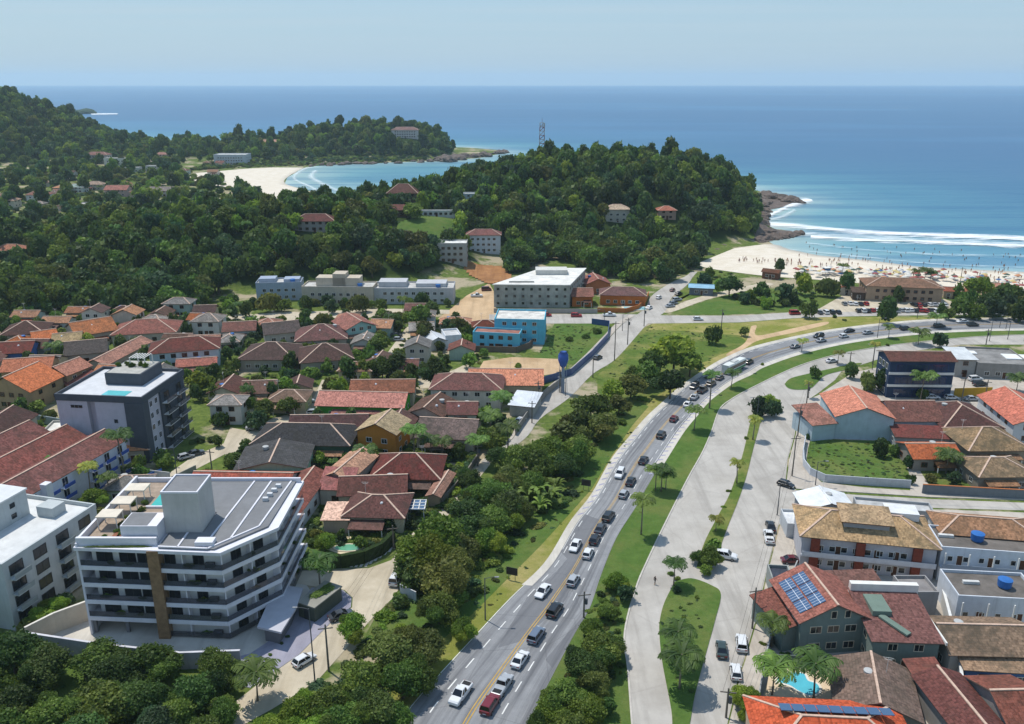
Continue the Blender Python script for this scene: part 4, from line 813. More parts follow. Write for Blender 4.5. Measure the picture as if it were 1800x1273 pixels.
def house(label, A, B, dep, h, kind='gx', wall='cfc8ba', roof='8a4433', pitch=.42, ov=.5, lm=None, win=True, z0=None, wd=None, cat='house', name='house', dirt=.45, fm=None, door=True, tank=False, vents=0, base=None, rm=None):
    if wd is None: w, yaw, c = frame_of(A, B, dep, h)
    else: c, w, yaw = Vector(wd[0]), wd[1], wd[2]
    d = dep; zb = c.z
    FOOT.append((c.x, c.y, yaw, w, d))
    if zb > 1: KEEP.append((c.x, c.y, max(w, d)/2+1.5, d/2+15))
    o = thing(name, label, cat, c, yaw, lm=lm or label); wm = wallm(wall); foot = -3. if zb > 1 else -.1
    body = MB().box(-w/2, -d/2, foot, w/2, d/2, h, 0, 'b')
    if kind == 'flat':
        body.build('wall', wm, o); r = MB().box(-w/2+.22, -d/2+.22, h+.005, w/2-.22, d/2-.22, h+.06)
        rf = r.build('roof', rm or surf(roof, .3, .35, .9, .0), o); p = MB(); t = .2
        p.box(-w/2-.02, -d/2-.02, h+.002, w/2+.02, -d/2+t, h+.6); p.box(-w/2-.02, d/2-t, h+.002, w/2+.02, d/2+.02, h+.6); p.box(-w/2-.02, -d/2+t, h+.002, -w/2+t, d/2-t, h+.6); p.box(w/2-t, -d/2+t, h+.002, w/2+.02, d/2-t, h+.6)
        p.build('parapet', wm, o)
    else:
        m, rg, gb = roof_mb(w, d, h, kind, pitch, ov)
        for f, uv, mi in zip(gb.f, gb.uv, gb.mi): body.face([gb.v[i] for i in f])
        body.build('wall', wm, o); rf = m.build('roof', [rm or tile(roof, dirt), surf('6a5a50', .2)], o)
        if rg.v: rg.build('ridge_cap', RIDGE if rm is None else (rm), rf)
    if kind in ('gx', 'hip', 'gy') and w > 7 and zb < 1 and h < 5 and name == 'house':      # lean-to veranda, roof clutter
        if rnd.random() < .65:
            vw = w*rnd.uniform(.35, .7); vx = rnd.uniform(-.5, .5)*(w-vw); vd = rnd.uniform(2., 3.2); zt = min(h-.35, 2.75); zl = zt-.55
            col2 = rnd.choice(['8a4a3c', '9c5f48', '6a463e', 'a87a58', '7a5a4c']); y0, y1 = -d/2-vd, -d/2-.03
            v = MB(); v.face([(vx-vw/2, y0, zl), (vx+vw/2, y0, zl), (vx+vw/2, y1, zt), (vx-vw/2, y1, zt)], 0, [(0, 0), (vw, 0), (vw, vd), (0, vd)]); v.face([(vx-vw/2, y1, zt-.12), (vx+vw/2, y1, zt-.12), (vx+vw/2, y0, zl-.12), (vx-vw/2, y0, zl-.12)], 1)
            v.face([(vx-vw/2, y0, zl-.12), (vx+vw/2, y0, zl-.12), (vx+vw/2, y0, zl), (vx-vw/2, y0, zl)], 1); v.face([(vx+vw/2, y0, zl-.12), (vx+vw/2, y1, zt-.12), (vx+vw/2, y1, zt), (vx+vw/2, y0, zl)], 1); v.face([(vx-vw/2, y1, zt-.12), (vx-vw/2, y0, zl-.12), (vx-vw/2, y0, zl), (vx-vw/2, y1, zt)], 1)
            vr = v.build('veranda_roof', [tile(col2, .5), WOOD], o)
            for t in (-.47, .47): MB().box(-.09, -.09, 0, .09, .09, zl-.12).build('veranda_post', FRAME, o, loc=(vx+t*vw, y0+.2, 0))
        if rnd.random() < .45 and not tank:
            MB().tube([(0, 0, 0), (0, 0, .15), (0, 0, .85), (0, 0, .95)], [.5, .62, .7, .4], 12).build('water_tank', TANK if rnd.random() < .5 else surf('a9aaa8', .1), o, loc=(w*rnd.uniform(-.3, .3), d*.12, h+.42*d*.28))
        if rnd.random() < .5:
            x, y = w*rnd.uniform(-.35, .35), d*.2; ant = MB(); ant.bar((x, y, h), (x, y, h+4.2), .05); ant.bar((x-.7, y, h+4.1), (x+.7, y, h+4.1), .04); ant.bar((x-.5, y, h+3.8), (x+.5, y, h+3.8), .04); ant.build('antenna', FRAME, o)
        if rnd.random() < .4: MB().tube([(0, 0, 0), (.12, -.12, .1)], [.38, .1], 12).build('satellite_dish', surf('c9cacb', .05), rf, loc=(w*rnd.uniform(-.3, .3), -d*.2, h+d*.13*pitch*2+.5))
    if win:
        st = max(1, round(h/2.9)); zs = [1.0+k*2.8 for k in range(st)]
        fm = fm or (FRAME if rnd.random() < .6 else WOOD); n = max(1, int(w/3.4)); wins(o, w, d, 'f', n, zs, 1.3, 1.1, fm); k = max(1, int(d/4.5))
        wins(o, w, d, 'r' if c.x < 0 else 'l', k, zs, 1.2, 1.0, fm)
        if door: link('door', window_mesh(1.0, 2.05, fm, DOORM), o, (w*.02, -d/2-.02, .06))
    if tank: water_tank(o, -w*.28, d*.2, h+.1)
    for k in range(vents): MB().box(-.5, -.5, 0, .5, .5, .9).build('chimney', surf('c9c2b8', .2), rf, (w*(-.25+.4*k), d*.12, h+d*.15))
    return o
def water_tank(root, x, y, z):
    MB().tube([(x, y, z), (x, y, z+.2), (x, y, z+1.15), (x, y, z+1.25)], [.75, .95, 1.05, .6], 14).build('water_tank', TANK, root)
TR_ = lambda *a: tile(*a)
RED, ORG, MAR, BRN, DKB, TAN, GRY = '8f4a3a', 'b2683f', '6b3a36', '6e5148', '56443f', 'a98a66', '4c4a4c'
H = house
# --- quarter on the landward side, back rows
H('tan townhouse with gabled orange roof and white-framed glazing', (-30, 684), (52, 690), 13, 5.5, 'gy', 'a58a6a', 'b9653a', .5, dirt=.15, lm='tan townhouse')
H('small orange-roofed tan townhouse behind the tan gable', (78, 656), (117, 661), 9, 5.5, 'gy', 'a58a6a', 'b9653a', .5, dirt=.15, lm='second tan townhouse')
H('tan house under a broad orange tile roof', (2, 655), (88, 649), 10, 5.5, 'gx', 'a58a6a', 'b3623a', dirt=.15, lm='third tan townhouse')
H('low annex with weathered red roof beside tan townhouses', (118, 678), (166, 670), 7, 3, 'shed', 'b9a99a', '8a4a40', lm='low red annex')
H('red-brown tiled bungalow below the dark wood', (196, 590), (308, 584), 14, 3.5, 'hip', 'b8aea0', '84493c', lm='red-brown bungalow')
H('long house with orange-brown roof facing dark wood', (135, 592), (206, 580), 14, 4, 'gx', 'b9ab98', 'a3694a', lm='orange-brown roofed long house')
H('small house under a pale straw-coloured roof', (92, 603), (141, 599), 8, 3.5, 'gx', 'b5b0a4', 'b59d78', lm='straw-roofed house')
H('small house with bright orange gable roof', (60, 599), (101, 593), 8, 3.5, 'gx', 'b5b0a4', 'b5663f', lm='bright orange gable house')
H('dark brown hipped house at the foot of the wood', (0, 591), (76, 586), 13, 3.5, 'hip', 'a59a8c', '5d4039', lm='dark brown hipped house')
H('dark slate-brown house between orange roofs', (114, 626), (186, 619), 12, 3.5, 'gx', 'a09a94', '4d4542', lm='dark slate-brown house')
H('small dark brown house with grey side wall', (30, 613), (76, 613), 8, 3.2, 'gx', '8e8d8c', '5f453e', lm='small dark brown house')
H('maroon-roofed house with blue painted wall', (-25, 624), (52, 620), 10, 4, 'gx', '3f5f98', '6a3833', lm='blue-walled maroon house')
H('narrow house with long orange roof running uphill', (148, 641), (186, 643), 25, 3.5, 'gy', 'b6aca0', 'ab6748', lm='narrow orange house')
H('white and pale blue house with broad maroon roof', (262, 623), (384, 613), 12, 5.5, 'hip', 'b4c6cc', '70403a', lm='pale blue maroon house')
H('low red veranda house before the pale blue house', (311, 646), (379, 641), 6, 3, 'gx', 'bdb2a4', 'a14f38', lm='red veranda house')
H('brown-roofed house with small rear yard by parked car', (392, 584), (448, 581), 9, 3.5, 'gx', 'b4b9b6', '71483f', lm='brown-roofed rear house')
H('brown bungalow at the edge of the frame beside trees', (-60, 645), (-8, 642), 12, 3.5, 'hip', 'a59a8c', '6a463d', lm='brown edge bungalow')
H('brown house with row of small windows below tan townhouses', (-75, 790), (73, 752), 11, 4.5, 'gx', 'b0ada0', '5d3f3a', lm='brown house with small windows', win=False,
  wd=((-126, 188, 0), 26, math.pi/2))
H('pale shed with white flat roof beside the grey apartments', (74, 762), (122, 760), 7, 3., 'flat', 'b5b2a8', 'cfccc2', lm='white flat shed')
# --- middle of town
H('dark grey tiled house near the street trees', (466, 589), (527, 583), 11, 3.5, 'gx', 'a4a49c', '514846', lm='dark grey tiled house')
H('large maroon hipped house in the middle of town', (520, 601), (609, 596), 15, 3.5, 'hip', 'a8a096', '663c38', lm='large maroon hipped house')
H('teal-walled gabled house with orange-red roof', (609, 581), (661, 573), 13, 4.5, 'gy', '9dbdb4', 'a9573f', lm='teal gabled house')
H('wide dark brown house with two roof planes', (418, 633), (516, 633), 15, 3.5, 'hip', '9c9488', '5c423c', lm='wide dark brown house')
H('dark brown hipped house with white roof seams', (529, 639), (620, 631), 15, 3.5, 'hip', '9c9488', '604640', lm='white-seamed brown house')
H('small brown house hidden among bright trees', (424, 693), (482, 691), 9, 3.5, 'gx', 'a39c8e', '6d4d42', lm='small brown house among trees')
H('long green-walled house under a salmon red roof', (557, 713), (708, 717), 10, 3.6, 'gx', '4a9a34', 'c06a52', .4, .6, 'green-walled house', dirt=.1, fm=FRAME)
H('pinkish brown roof house behind the green-walled house', (616, 691), (726, 690), 9, 4, 'gx', 'b7ae9f', 'a06a55', lm='pinkish brown house', tank=True)
H('two-storey off-white house with maroon hipped roof', (757, 685), (881, 687), 12, 5.5, 'hip', 'c3bdb0', '6c403b', lm='off-white maroon house')
H('orange-roofed hall with beige wall by the old road', (824, 677), (953, 678), 12, 4.2, 'gx', 'bda98c', 'c5754f', lm='orange-roofed hall', dirt=.12)
H('brown gabled cottage below the off-white house', (716, 727), (777, 734), 11, 3.5, 'gy', 'b4aa9a', '74564b', lm='brown gabled cottage')
H('small white-walled house with maroon roof', (787, 729), (837, 729), 8, 3.3, 'gx', 'c9c5ba', '6b3c38', lm='small maroon house')
H('weathered brown-roofed house beside tall palms', (732, 769), (832, 774), 12, 3.5, 'gx', 'b8ad9a', '7b625a', lm='weathered brown house', dirt=.7)
H('dark slate-roofed house with deep green wall', (443, 781), (613, 784), 12, 4, 'hip', '3f5c4c', '434346', .45, lm='slate-roofed green house')
H('long maroon roof directly behind slate-roofed house', (508, 757), (642, 755), 9, 4, 'gx', 'a39c92', '623a38', lm='long maroon roof')
H('mint green house with low grey gable', (414, 827), (536, 823), 12, 4.2, 'gy', '93b39b', '545456', .22, lm='mint green house')
H('ochre yellow two-storey house under straw-coloured tiles', (628, 758), (695, 765), 9, 6.2, 'gy', 'b3772e', 'ab9268', .45, lm='ochre yellow house')
H('maroon hipped bungalow with brown walls', (652, 841), (771, 843), 12, 3.2, 'hip', '8c6a4c', '653633', .5, lm='maroon hipped bungalow')
H('house under orange and tan tiles near mint house', (566, 839), (613, 846), 13, 4.2, 'gy', 'b5ab9b', 'b4784c', lm='orange and tan tiled house')
H('low red-roofed house tucked against red long house', (562, 860), (614, 862), 6, 3.6, 'shed', 'bfb6a8', '9e4a42', .5, lm='low red house')
H('long white house with red tile roof behind new apartments', (330, 866), (502, 869), 10, 4, 'gx', 'c9c6be', '9c4a38', lm='long red-roofed house')
H('white-walled red-roofed wing with side windows', (463, 914), (515, 917), 21, 4, 'gy', 'd0cfcb', '9a4b38', lm='white-walled red wing')
H('double maroon-roofed house facing the hedged garden', (604, 908), (708, 911), 10, 3.3, 'hip', 'b9b19a', '6a403a', .4, lm='double maroon house')
H('maroon rear wing of the hedged garden house', (596, 872), (712, 868), 9, 3.5, 'gx', 'b9b19a', '6c3f38', lm='maroon rear wing')
H('peach tiled terrace roof beside hedged garden', (568, 914), (611, 914), 6, 2.9, 'shed', 'b9a898', 'cb9a7c', .12, lm='peach terrace', win=False, dirt=.1)
H('low gatehouse with tiled cap along the back lane', (752, 872), (772, 874), 11, 2.6, 'gy', 'a08c74', '8a5f4c', .35, lm='tiled gatehouse', win=False)
H('white flat-roofed cube house by vacant land', (783, 593), (811, 591), 8, 4.2, 'flat', 'd6d8da', 'b9b9b8', lm='white cube house')
H('white gabled shed beside the white cube house', (756, 602), (784, 599), 8, 3, 'gy', 'c9cbcb', 'c4c4c2', rm=metalm('c2c5c8'), lm='white gabled shed')
H('open white-roofed shelter beside the old road', (896, 712), (937, 716), 9, 3, 'shed', 'a7a5a2', 'c8ccd0', .12, rm=metalm('cdd2d6'), lm='white-roofed shelter', win=False)
o = H('cyan blue hotel block with reddish flat roof', (831, 586), (913, 590), 6, 5.4, 'flat', '62b4cc', '9a6a5c', lm='cyan hotel block')
o = H('taller cyan blue hotel block with white roof', (869, 563), (957, 565), 13, 8.2, 'flat', '62b4cc', 'c9c6be', lm='tall cyan hotel block')
# --- row at the foot of the wooded hill
for lab, A, B, dep, h, wc, up in [('grey-blue flat-roofed apartment block below the wood', (449, 500), (529, 498), 9, 7, '98a3b2', [(.05, .42, 1.6), (.6, .95, 1.2)]),
                                  ('beige apartment block with stepped upper storey', (530, 506), (655, 507), 10, 7, 'b9ae9c', [(.18, .8, 3.4), (.42, .6, 5.)]),
                                  ('pale grey apartment block with walled roof terraces', (656, 509), (797, 509), 12, 6, 'b0b1b3', [(.05, .4, 2.2), (.52, .9, 1.6)])]:
    o = H(lab, A, B, dep, h, 'flat', wc, 'b7b5b0', lm=lab.split(' below')[0].split(' with')[0]); w, yaw, c = frame_of(A, B, dep, h)
    for a, b_, hh in up: MB().box((a-.5)*w, -dep*.2, h+.07, (b_-.5)*w, dep*.42, h+hh).build('roof_storey', wallm(wc), o)
    water_tank(o, w*.3, -dep*.2, h+.08)
# unfinished block with bright roof
P = [G(868, 501, 9), G(1001, 502, 9), G(1029, 473, 9), G(952, 473, 9)]; c = sum(P, Vector())/4; loc = [(p.x-c.x, p.y-c.y) for p in P]
o = thing('apartment_building', 'unfinished grey apartment block with bright white slab roof', 'apartment building', (c.x, c.y, 0), lm='unfinished white-roofed block')
BLK = surf('a4a39c', .3, .25, .95, .7); MB().prism(loc, -.1, 9).build('wall', BLK, o); MB().prism([(p[0]*1.03, p[1]*1.03) for p in loc], 9.01, 9.35).build('roof', surf('d5d3cc', .2, .3, .9, .3), o)
MB().box(-5, 2, 9.36, 8, 9, 11.3).build('stair_house', wallm('c4c2bb'), o); MB().box(-16, -12, 9.36, -6, -11.6, 9.9).build('parapet', BLK, o)
f0, f1 = Vector(loc[0]), Vector(loc[1]); s0, s1 = Vector(loc[1]), Vector(loc[2])
for q0, q1, n, nm in ((f0, f1, 9, 'window'), (s0, s1, 9, 'window')):
    e = (q1-q0); a = math.atan2(e.y, e.x); nn = Vector((e.y, -e.x)).normalized()
    for k in range(n):
        for z in (1.2, 4.1, 6.9):
            p = q0+e*((k+.5)/n)+nn*.03; link(nm, window_mesh(1.0, 1.0, BLK, GLASS), o, (p.x, p.y, z), a)
H('orange-walled guesthouse with maroon roof by small pool', (1055, 519), (1135, 521), 10, 4, 'hip', 'b5662e', '6e4340', lm='orange-walled guesthouse')
H('red-brown roofed rear house of the orange guesthouse', (1030, 501), (1073, 500), 12, 4, 'gy', 'b5714a', '8a4a3e', lm='red-brown rear house')
H('small orange-walled lodge beside unfinished block', (1006, 522), (1042, 522), 10, 4, 'gx', 'b5642a', '8c5240', lm='small orange lodge')
# --- beach front
o = H('long tan beach restaurant with reddish roof', (1524, 503), (1658, 508), 14, 6, 'hip', 'a08a74', '93705c', .3, lm='tan beach restaurant', cat='restaurant', name='restaurant')
H('small dome-roofed orange kiosk by the parking', (1478, 505), (1500, 505), 5, 3.4, 'hip', 'cfc4b4', 'c07a56', .6, lm='orange kiosk', cat='kiosk', name='kiosk')
H('brown thatched beach hut on open sand', (1340, 478), (1368, 481), 5, 3, 'gx', '6f4b38', '6a4636', .35, lm='brown beach hut', cat='hut', name='beach_hut')
H('blue-awned bar beside the beach access road', (1212, 506), (1254, 508), 7, 3, 'gx', '6b7078', '7fa6bd', .2, rm=metalm('86adc2'), lm='blue-awned bar', cat='bar', name='beach_bar')
H('dark shaded bar terrace next to the restaurant', (1500, 514), (1521, 515), 6, 3.2, 'shed', '4d4038', '5d4a40', .2, lm='dark bar terrace', cat='bar', name='beach_bar')
H('orange-tiled beach house behind trees', (1690, 513), (1712, 513), 7, 3.5, 'hip', 'b59a84', 'b7765a', lm='orange beach house')
H('long orange-tiled beach pavilion behind dark trees', (1738, 508), (1778, 509), 7, 4, 'hip', 'b59a84', 'b7765a', lm='orange beach pavilion')
H('red-roofed snack stall beside the restaurant', (1660, 512), (1676, 513), 5, 3, 'gx', 'b9a48c', '94503e', lm='red snack stall', cat='stall', name='snack_stall')
# --- right-hand quarter
H('orange-roofed hall with blank blue-grey gable wall', (1470, 733), (1572, 737), 16, 5.8, 'gy', 'a9b9c0', 'b5603d', .36, .4, 'blue-grey gabled hall', dirt=.2, win=False)
H('tiled lean-to wing of the blue-grey hall', (1429, 748), (1469, 744), 9, 4.3, 'shed', 'a9b9c0', 'ad5f40', .3, lm='tiled lean-to wing', win=False)
H('red-brown tiled house next to the blue-grey hall', (1574, 741), (1658, 741), 13, 4.2, 'gx', 'b9bcc0', '8c4c3a', lm='red-brown tiled house')
H('long maroon veranda roof before the tiled house', (1576, 768), (1690, 773), 5, 3, 'shed', '9c9ca0', '6d3c38', .3, lm='maroon veranda')
H('big maroon hipped house beside white gabled hall', (1660, 753), (1762, 753), 16, 3.8, 'hip', 'aaa49c', '6b3d37', .45, lm='big maroon hipped house')
H('rustic tan-roofed lodge with curved palm garden', (1704, 793), (1812, 792), 13, 3.6, 'hip', '8f8474', '8d7456', .45, lm='rustic tan lodge', dirt=.8)
H('lower tan-brown roof of the rustic lodge', (1722, 839), (1822, 838), 10, 3.4, 'hip', '7d766c', '8a7052', .4, lm='lower tan lodge', dirt=.8)
H('small orange-red tiled house beside vacant lot', (1607, 807), (1690, 807), 9, 3, 'gx', '8d857c', 'b3603c', .35, lm='small orange-red house', dirt=.2)
H('white-walled hall with wide orange-red gable roof', (1783, 747), (1880, 750), 20, 5, 'gy', 'c3c6c8', 'b4593f', .4, lm='white gabled hall', dirt=.25)
o = H('three-storey navy blue shop building under maroon roof', (1566, 635), (1680, 636), 9, 10.8, 'gx', '2b3b55', '63403a', .28, lm='navy blue shop building', cat='shop', name='shop_building', win=False)
w, yaw, c = frame_of((1566, 635), (1680, 636), 9, 10.8)
for z in (3.3, 6.9): MB().box(-w/2-.1, -4.75, z, w/2+.1, -4.51, z+.7).build('white_band', FRAME, o)
wins(o, w, 9, 'f', 8, (.6, 4.2, 7.9), 1.7, 2.0, surf('27376a', .1), glassm('1b2c4a')); wins(o, w, 9, 'l', 3, (.8, 4.4, 8.), 1.4, 1.6, FRAME)
H('grey shed with white sheet roof beside the blue shop', (1681, 632), (1717, 633), 10, 5.5, 'shed', '9a9894', 'c9cbca', .1, rm=metalm('c6c9c9'), lm='grey white-roofed shed')
o = H('long grey flat-roofed workshop with white panels', (1718, 641), (1815, 645), 17, 4.2, 'flat', '8f8b86', '84827f', lm='grey flat workshop', cat='workshop', name='workshop')
for x, y, a, b_ in ((3, -2, 7, 5), (-8, 2, 4, 3)): MB().box(x, y, 4.27, x+a, y+b_, 4.5).build('roof_panel', surf('d8dad9', .1), o)
# --- lower right blocks
o = H('two-storey guesthouse with brick-red pillars and solar panels', (1411, 942), (1648, 965), 11.5, 6.4, 'hip', 'b2b1b5', 'a98b66', .42, .6, 'pillared guesthouse', win=False, dirt=.6, cat='guesthouse')
w, yaw, c = frame_of((1411, 942), (1648, 965), 11.5, 6.4); d2 = 11.5/2; BR = surf('7a3a2a', .2, 2.)
for t in (-.40, -.06, .36): MB().box(t*w-.75, -d2-.75, 0, t*w+.75, -d2-.02, 6.3).build('pillar', BR, o)
for z in (2.75,): MB().box(-w/2, -d2-.9, z, w/2, -d2-.02, z+.18).build('walkway', surf('bfc0c4', .1), o); MB().box(-w/2, -d2-.92, z+.19, w/2, -d2-.86, z+1.05).build('railing', surf('c4c6ca', .1), o)
wins(o, w, 11.5, 'f', 9, (.9, 3.8), 1.0, 1.0); wins(o, w, 11.5, 'f', 6, (.08, 2.95), .9, 2.0, FRAME, DOORM, 'door', .06, .93)
MB().box(-w*.18, -3.4, 7.1, w*.16, 1.2, 9.).build('dormer', wallm('a8a6a6'), o); m, rg, gb = roof_mb(w*.36, 5.4, 9.02, 'shed', .18, .5); m.build('dormer_roof', [tile('a98b66', .6), WOOD], o).location = (-w*.01, -1, 0)
MB().box(w*.17, .8, 8.0, w*.42, 4.6, 9.4).build('white_attic', surf('cfd0d0', .12), o)
for k in range(9):
    x = -w*.36+k*1.75+(1.0 if k > 2 else 0); MB().bar((x, -d2+.5, 6.75), (x, -d2+2.2, 7.5), 1.6, .08).build('solar_panel', solar(), o)
H('white gabled shed behind the pillared guesthouse', (1416, 897), (1502, 898), 7, 3.4, 'gy', '8d9093', 'd5d6d6', .3, rm=metalm('d6d8d8'), lm='white gable shed', win=False)
H('long low annex with white roof on street side', (1506, 893), (1642, 905), 4, 3, 'flat', '9b9ea0', 'b4b5b4', lm='low street annex', win=False)
def galleried(label, A, B, dep, h, rows, lm, tankx):
    o = H(label, A, B, dep, h, 'flat', 'c2c7cd', '6a645e', win=False, lm=lm, cat='guesthouse'); w, yaw, c = frame_of(A, B, dep, h); d2 = dep/2
    for z in rows:
        wins(o, w, dep, 'f', int(w/2.4), (z+1.,), .8, .9, FRAME, GLASS, 'window', .02, .98); wins(o, w, dep, 'f', int(w/4.6), (z+.1,), .9, 2., FRAME, DOORM, 'door', .04, .99)
        if z > 1:
            MB().box(-w/2, -d2-1.3, z-.15, w/2, -d2-.02, z+.03).build('gallery_floor', surf('c5cad0', .1), o); MB().box(-w/2, -d2-1.32, z+.04, w/2, -d2-1.26, z+.95).build('railing', surf('8d98a4', .1), o)
    for k in range(int(w/4)): MB().box(-w/2+.3+k*4, -d2-1.25, 0, -w/2+.5+k*4, -d2-1.05, h).build('post', FRAME, o)
    MB().tube([(0, 0, 0), (0, 0, .25), (0, 0, 1.5), (0, 0, 1.65)], [.85, 1.05, 1.15, .6], 16).build('water_tank', TANK, o, loc=(tankx, 0, h+.1)); MB().box(-.4, -.3, 0, 2.2, .3, .5).build('roof_rubble', surf('c9c8c4', .2), o, loc=(tankx-6, .6, h+.1)); return o, w
galleried('white galleried guesthouse with one blue roof tank', (1655, 966), (1830, 979), 8, 6.2, (0, 3.1), 'white galleried guesthouse', -1.)
H('tan-tiled roof house behind white galleried guesthouse', (1656, 938), (1830, 952), 8, 6.4, 'hip', 'b5b3ae', 'a2785a', .4, lm='tan-tiled rear house', dirt=.5)
galleried('pale concrete annex with big blue tank and dish', (1684, 1052), (1835, 1060), 8, 4.8, (0.4,), 'pale concrete annex', 2.2)
# green house with solar roof
o = H('green gabled villa with large solar array', (1409, 1094), (1524, 1087), 11, 6, 'gy', '727f79', '8a4634', .5, .6, 'green solar villa', win=False, dirt=.15)
w, yaw, c = frame_of((1409, 1094), (1524, 1087), 11, 6)
wins(o, w, 11, 'f', 3, (.9,), 1.6, 1.1, CREAM); wins(o, w, 11, 'f', 3, (3.9,), 1.7, 1.1, CREAM); wins(o, w, 11, 'f', 2, (6.4,), .8, 1.2, CREAM, GLASS, 'window', .38, .8); wins(o, w, 11, 'l', 3, (.9, 3.9), 1.2, 1.1, CREAM)
hp = (w/2+.6)*.5
for i in range(3):
    for j in range(2):
        t0, t1 = .14+.36*j, .46+.36*j; p = lambda t: (-(w/2+.6)*(1-t), 6+hp*t+.3)
        (x0, z0), (x1, z1) = p(t0), p(t1); y0 = -4.2+i*2.9; MB().face([(x0, y0+2.7, z0), (x0, y0, z0), (x1, y0, z1), (x1, y0+2.7, z1)], 0, [(0, 0), (4.5, 0), (4.5, 3), (0, 3)]).build('solar_panel', solar(), o)
H('low side wing of green villa with panel strip', (1377, 1106), (1411, 1100), 9, 4.2, 'shedl', '727f79', '8f4a38', .35, lm='low villa wing', win=False, dirt=.15)
o = H('green villa block under wide brick-red roof slope', (1536, 1126), (1652, 1130), 11, 5.4, 'shed', '727f79', '744842', .22, lm='brick-red roofed villa', dirt=.12, fm=CREAM)
w, yaw, c = frame_of((1536, 1126), (1652, 1130), 11, 5.4)
MB().box(-w/2-.3, 5.2, 5.3, w/2+.7, 6.2, 8.3).build('parapet', FRAME, o); MB().box(w/2+.55, -6.2, 5.4, w/2+.8, 5.19, 5.9).build('verge_trim', FRAME, o)
m = MB(); m.box(-w*.36, -.5, 5.6, -w*.06, 4.2, 7.15); m.build('roof_terrace', wallm('6c7d72'), o); MB().bar((-w*.24, -.6, 6.5), (w*.06, -4.6, 6.0), 1.1, .3).build('roof_walkway', wallm('6c7d72'), o)
H('grey concrete annex roof between villa and party wall', (1592, 1046), (1650, 1046), 5, 4.6, 'flat', '8f8d8c', '8a8684', lm='grey annex roof', win=False)
H('low red roof linking the villas and guesthouse', (1411, 1052), (1560, 1046), 6, 3.6, 'shed', '8d8a84', '6c463c', .2, lm='low red link roof', win=False)
H('grey-brown gabled roof hall beside the pool', (1471, 1243), (1617, 1269), 10.5, 3.2, 'gy', '7d7a74', '6b5950', .36, lm='grey-brown gabled hall', win=False)
o = H('orange hipped house with dark solar strip by pool', (1345, 1345), (1630, 1360), 12, 4, 'hip', 'b3a08c', 'b4543a', .4, lm='orange hipped house', win=False, dirt=.1)
w, yaw, c = frame_of((1345, 1345), (1630, 1360), 12, 4)
for k in range(9): MB().bar((-w*.30+k*1.62, 2.4, 6.5), (-w*.30+k*1.62, .6, 6.9), 1.5, .07).build('solar_panel', solar(), o)
H('small brown-tiled dark green shed beside party wall', (1631, 1224), (1679, 1221), 6, 2.8, 'shed', '35463c', '7a4238', .3, lm='dark green shed')
H('tan-brown tiled row house behind maroon roofs', (1671, 1150), (1830, 1154), 9, 4, 'gx', 'a6a39c', '8a6a4a', .4, lm='tan-brown row house', dirt=.7)
H('blue-walled porch with tan tiles', (1698, 1176), (1830, 1184), 5, 3, 'shed', '4a6c9c', '8f6d4c', .3, lm='blue-walled porch', dirt=.6)
H('maroon gabled house beside long white party wall', (1693, 1300), (1776, 1296), 12, 4, 'gy', '8a8682', '6d3a34', .4, lm='maroon gabled house by wall', win=False, dirt=.2)
H('red tiled house in the corner by parked solar roof', (1782, 1292), (1860, 1290), 11, 4, 'gx', '8a8682', '8a4632', .4, lm='red corner house', win=False)
H('white carport canopy beside the guesthouse', (1384, 925), (1410, 926), 6, 2.6, 'flat', 'bfc2c4', 'd2d4d4', lm='white carport', win=False, cat='carport', name='carport')
H('grey annex with dark awning by the pavement', (1364, 1042), (1402, 1044), 8, 3, 'flat', '8f938f', '3c414c', lm='dark-awned annex', win=False)
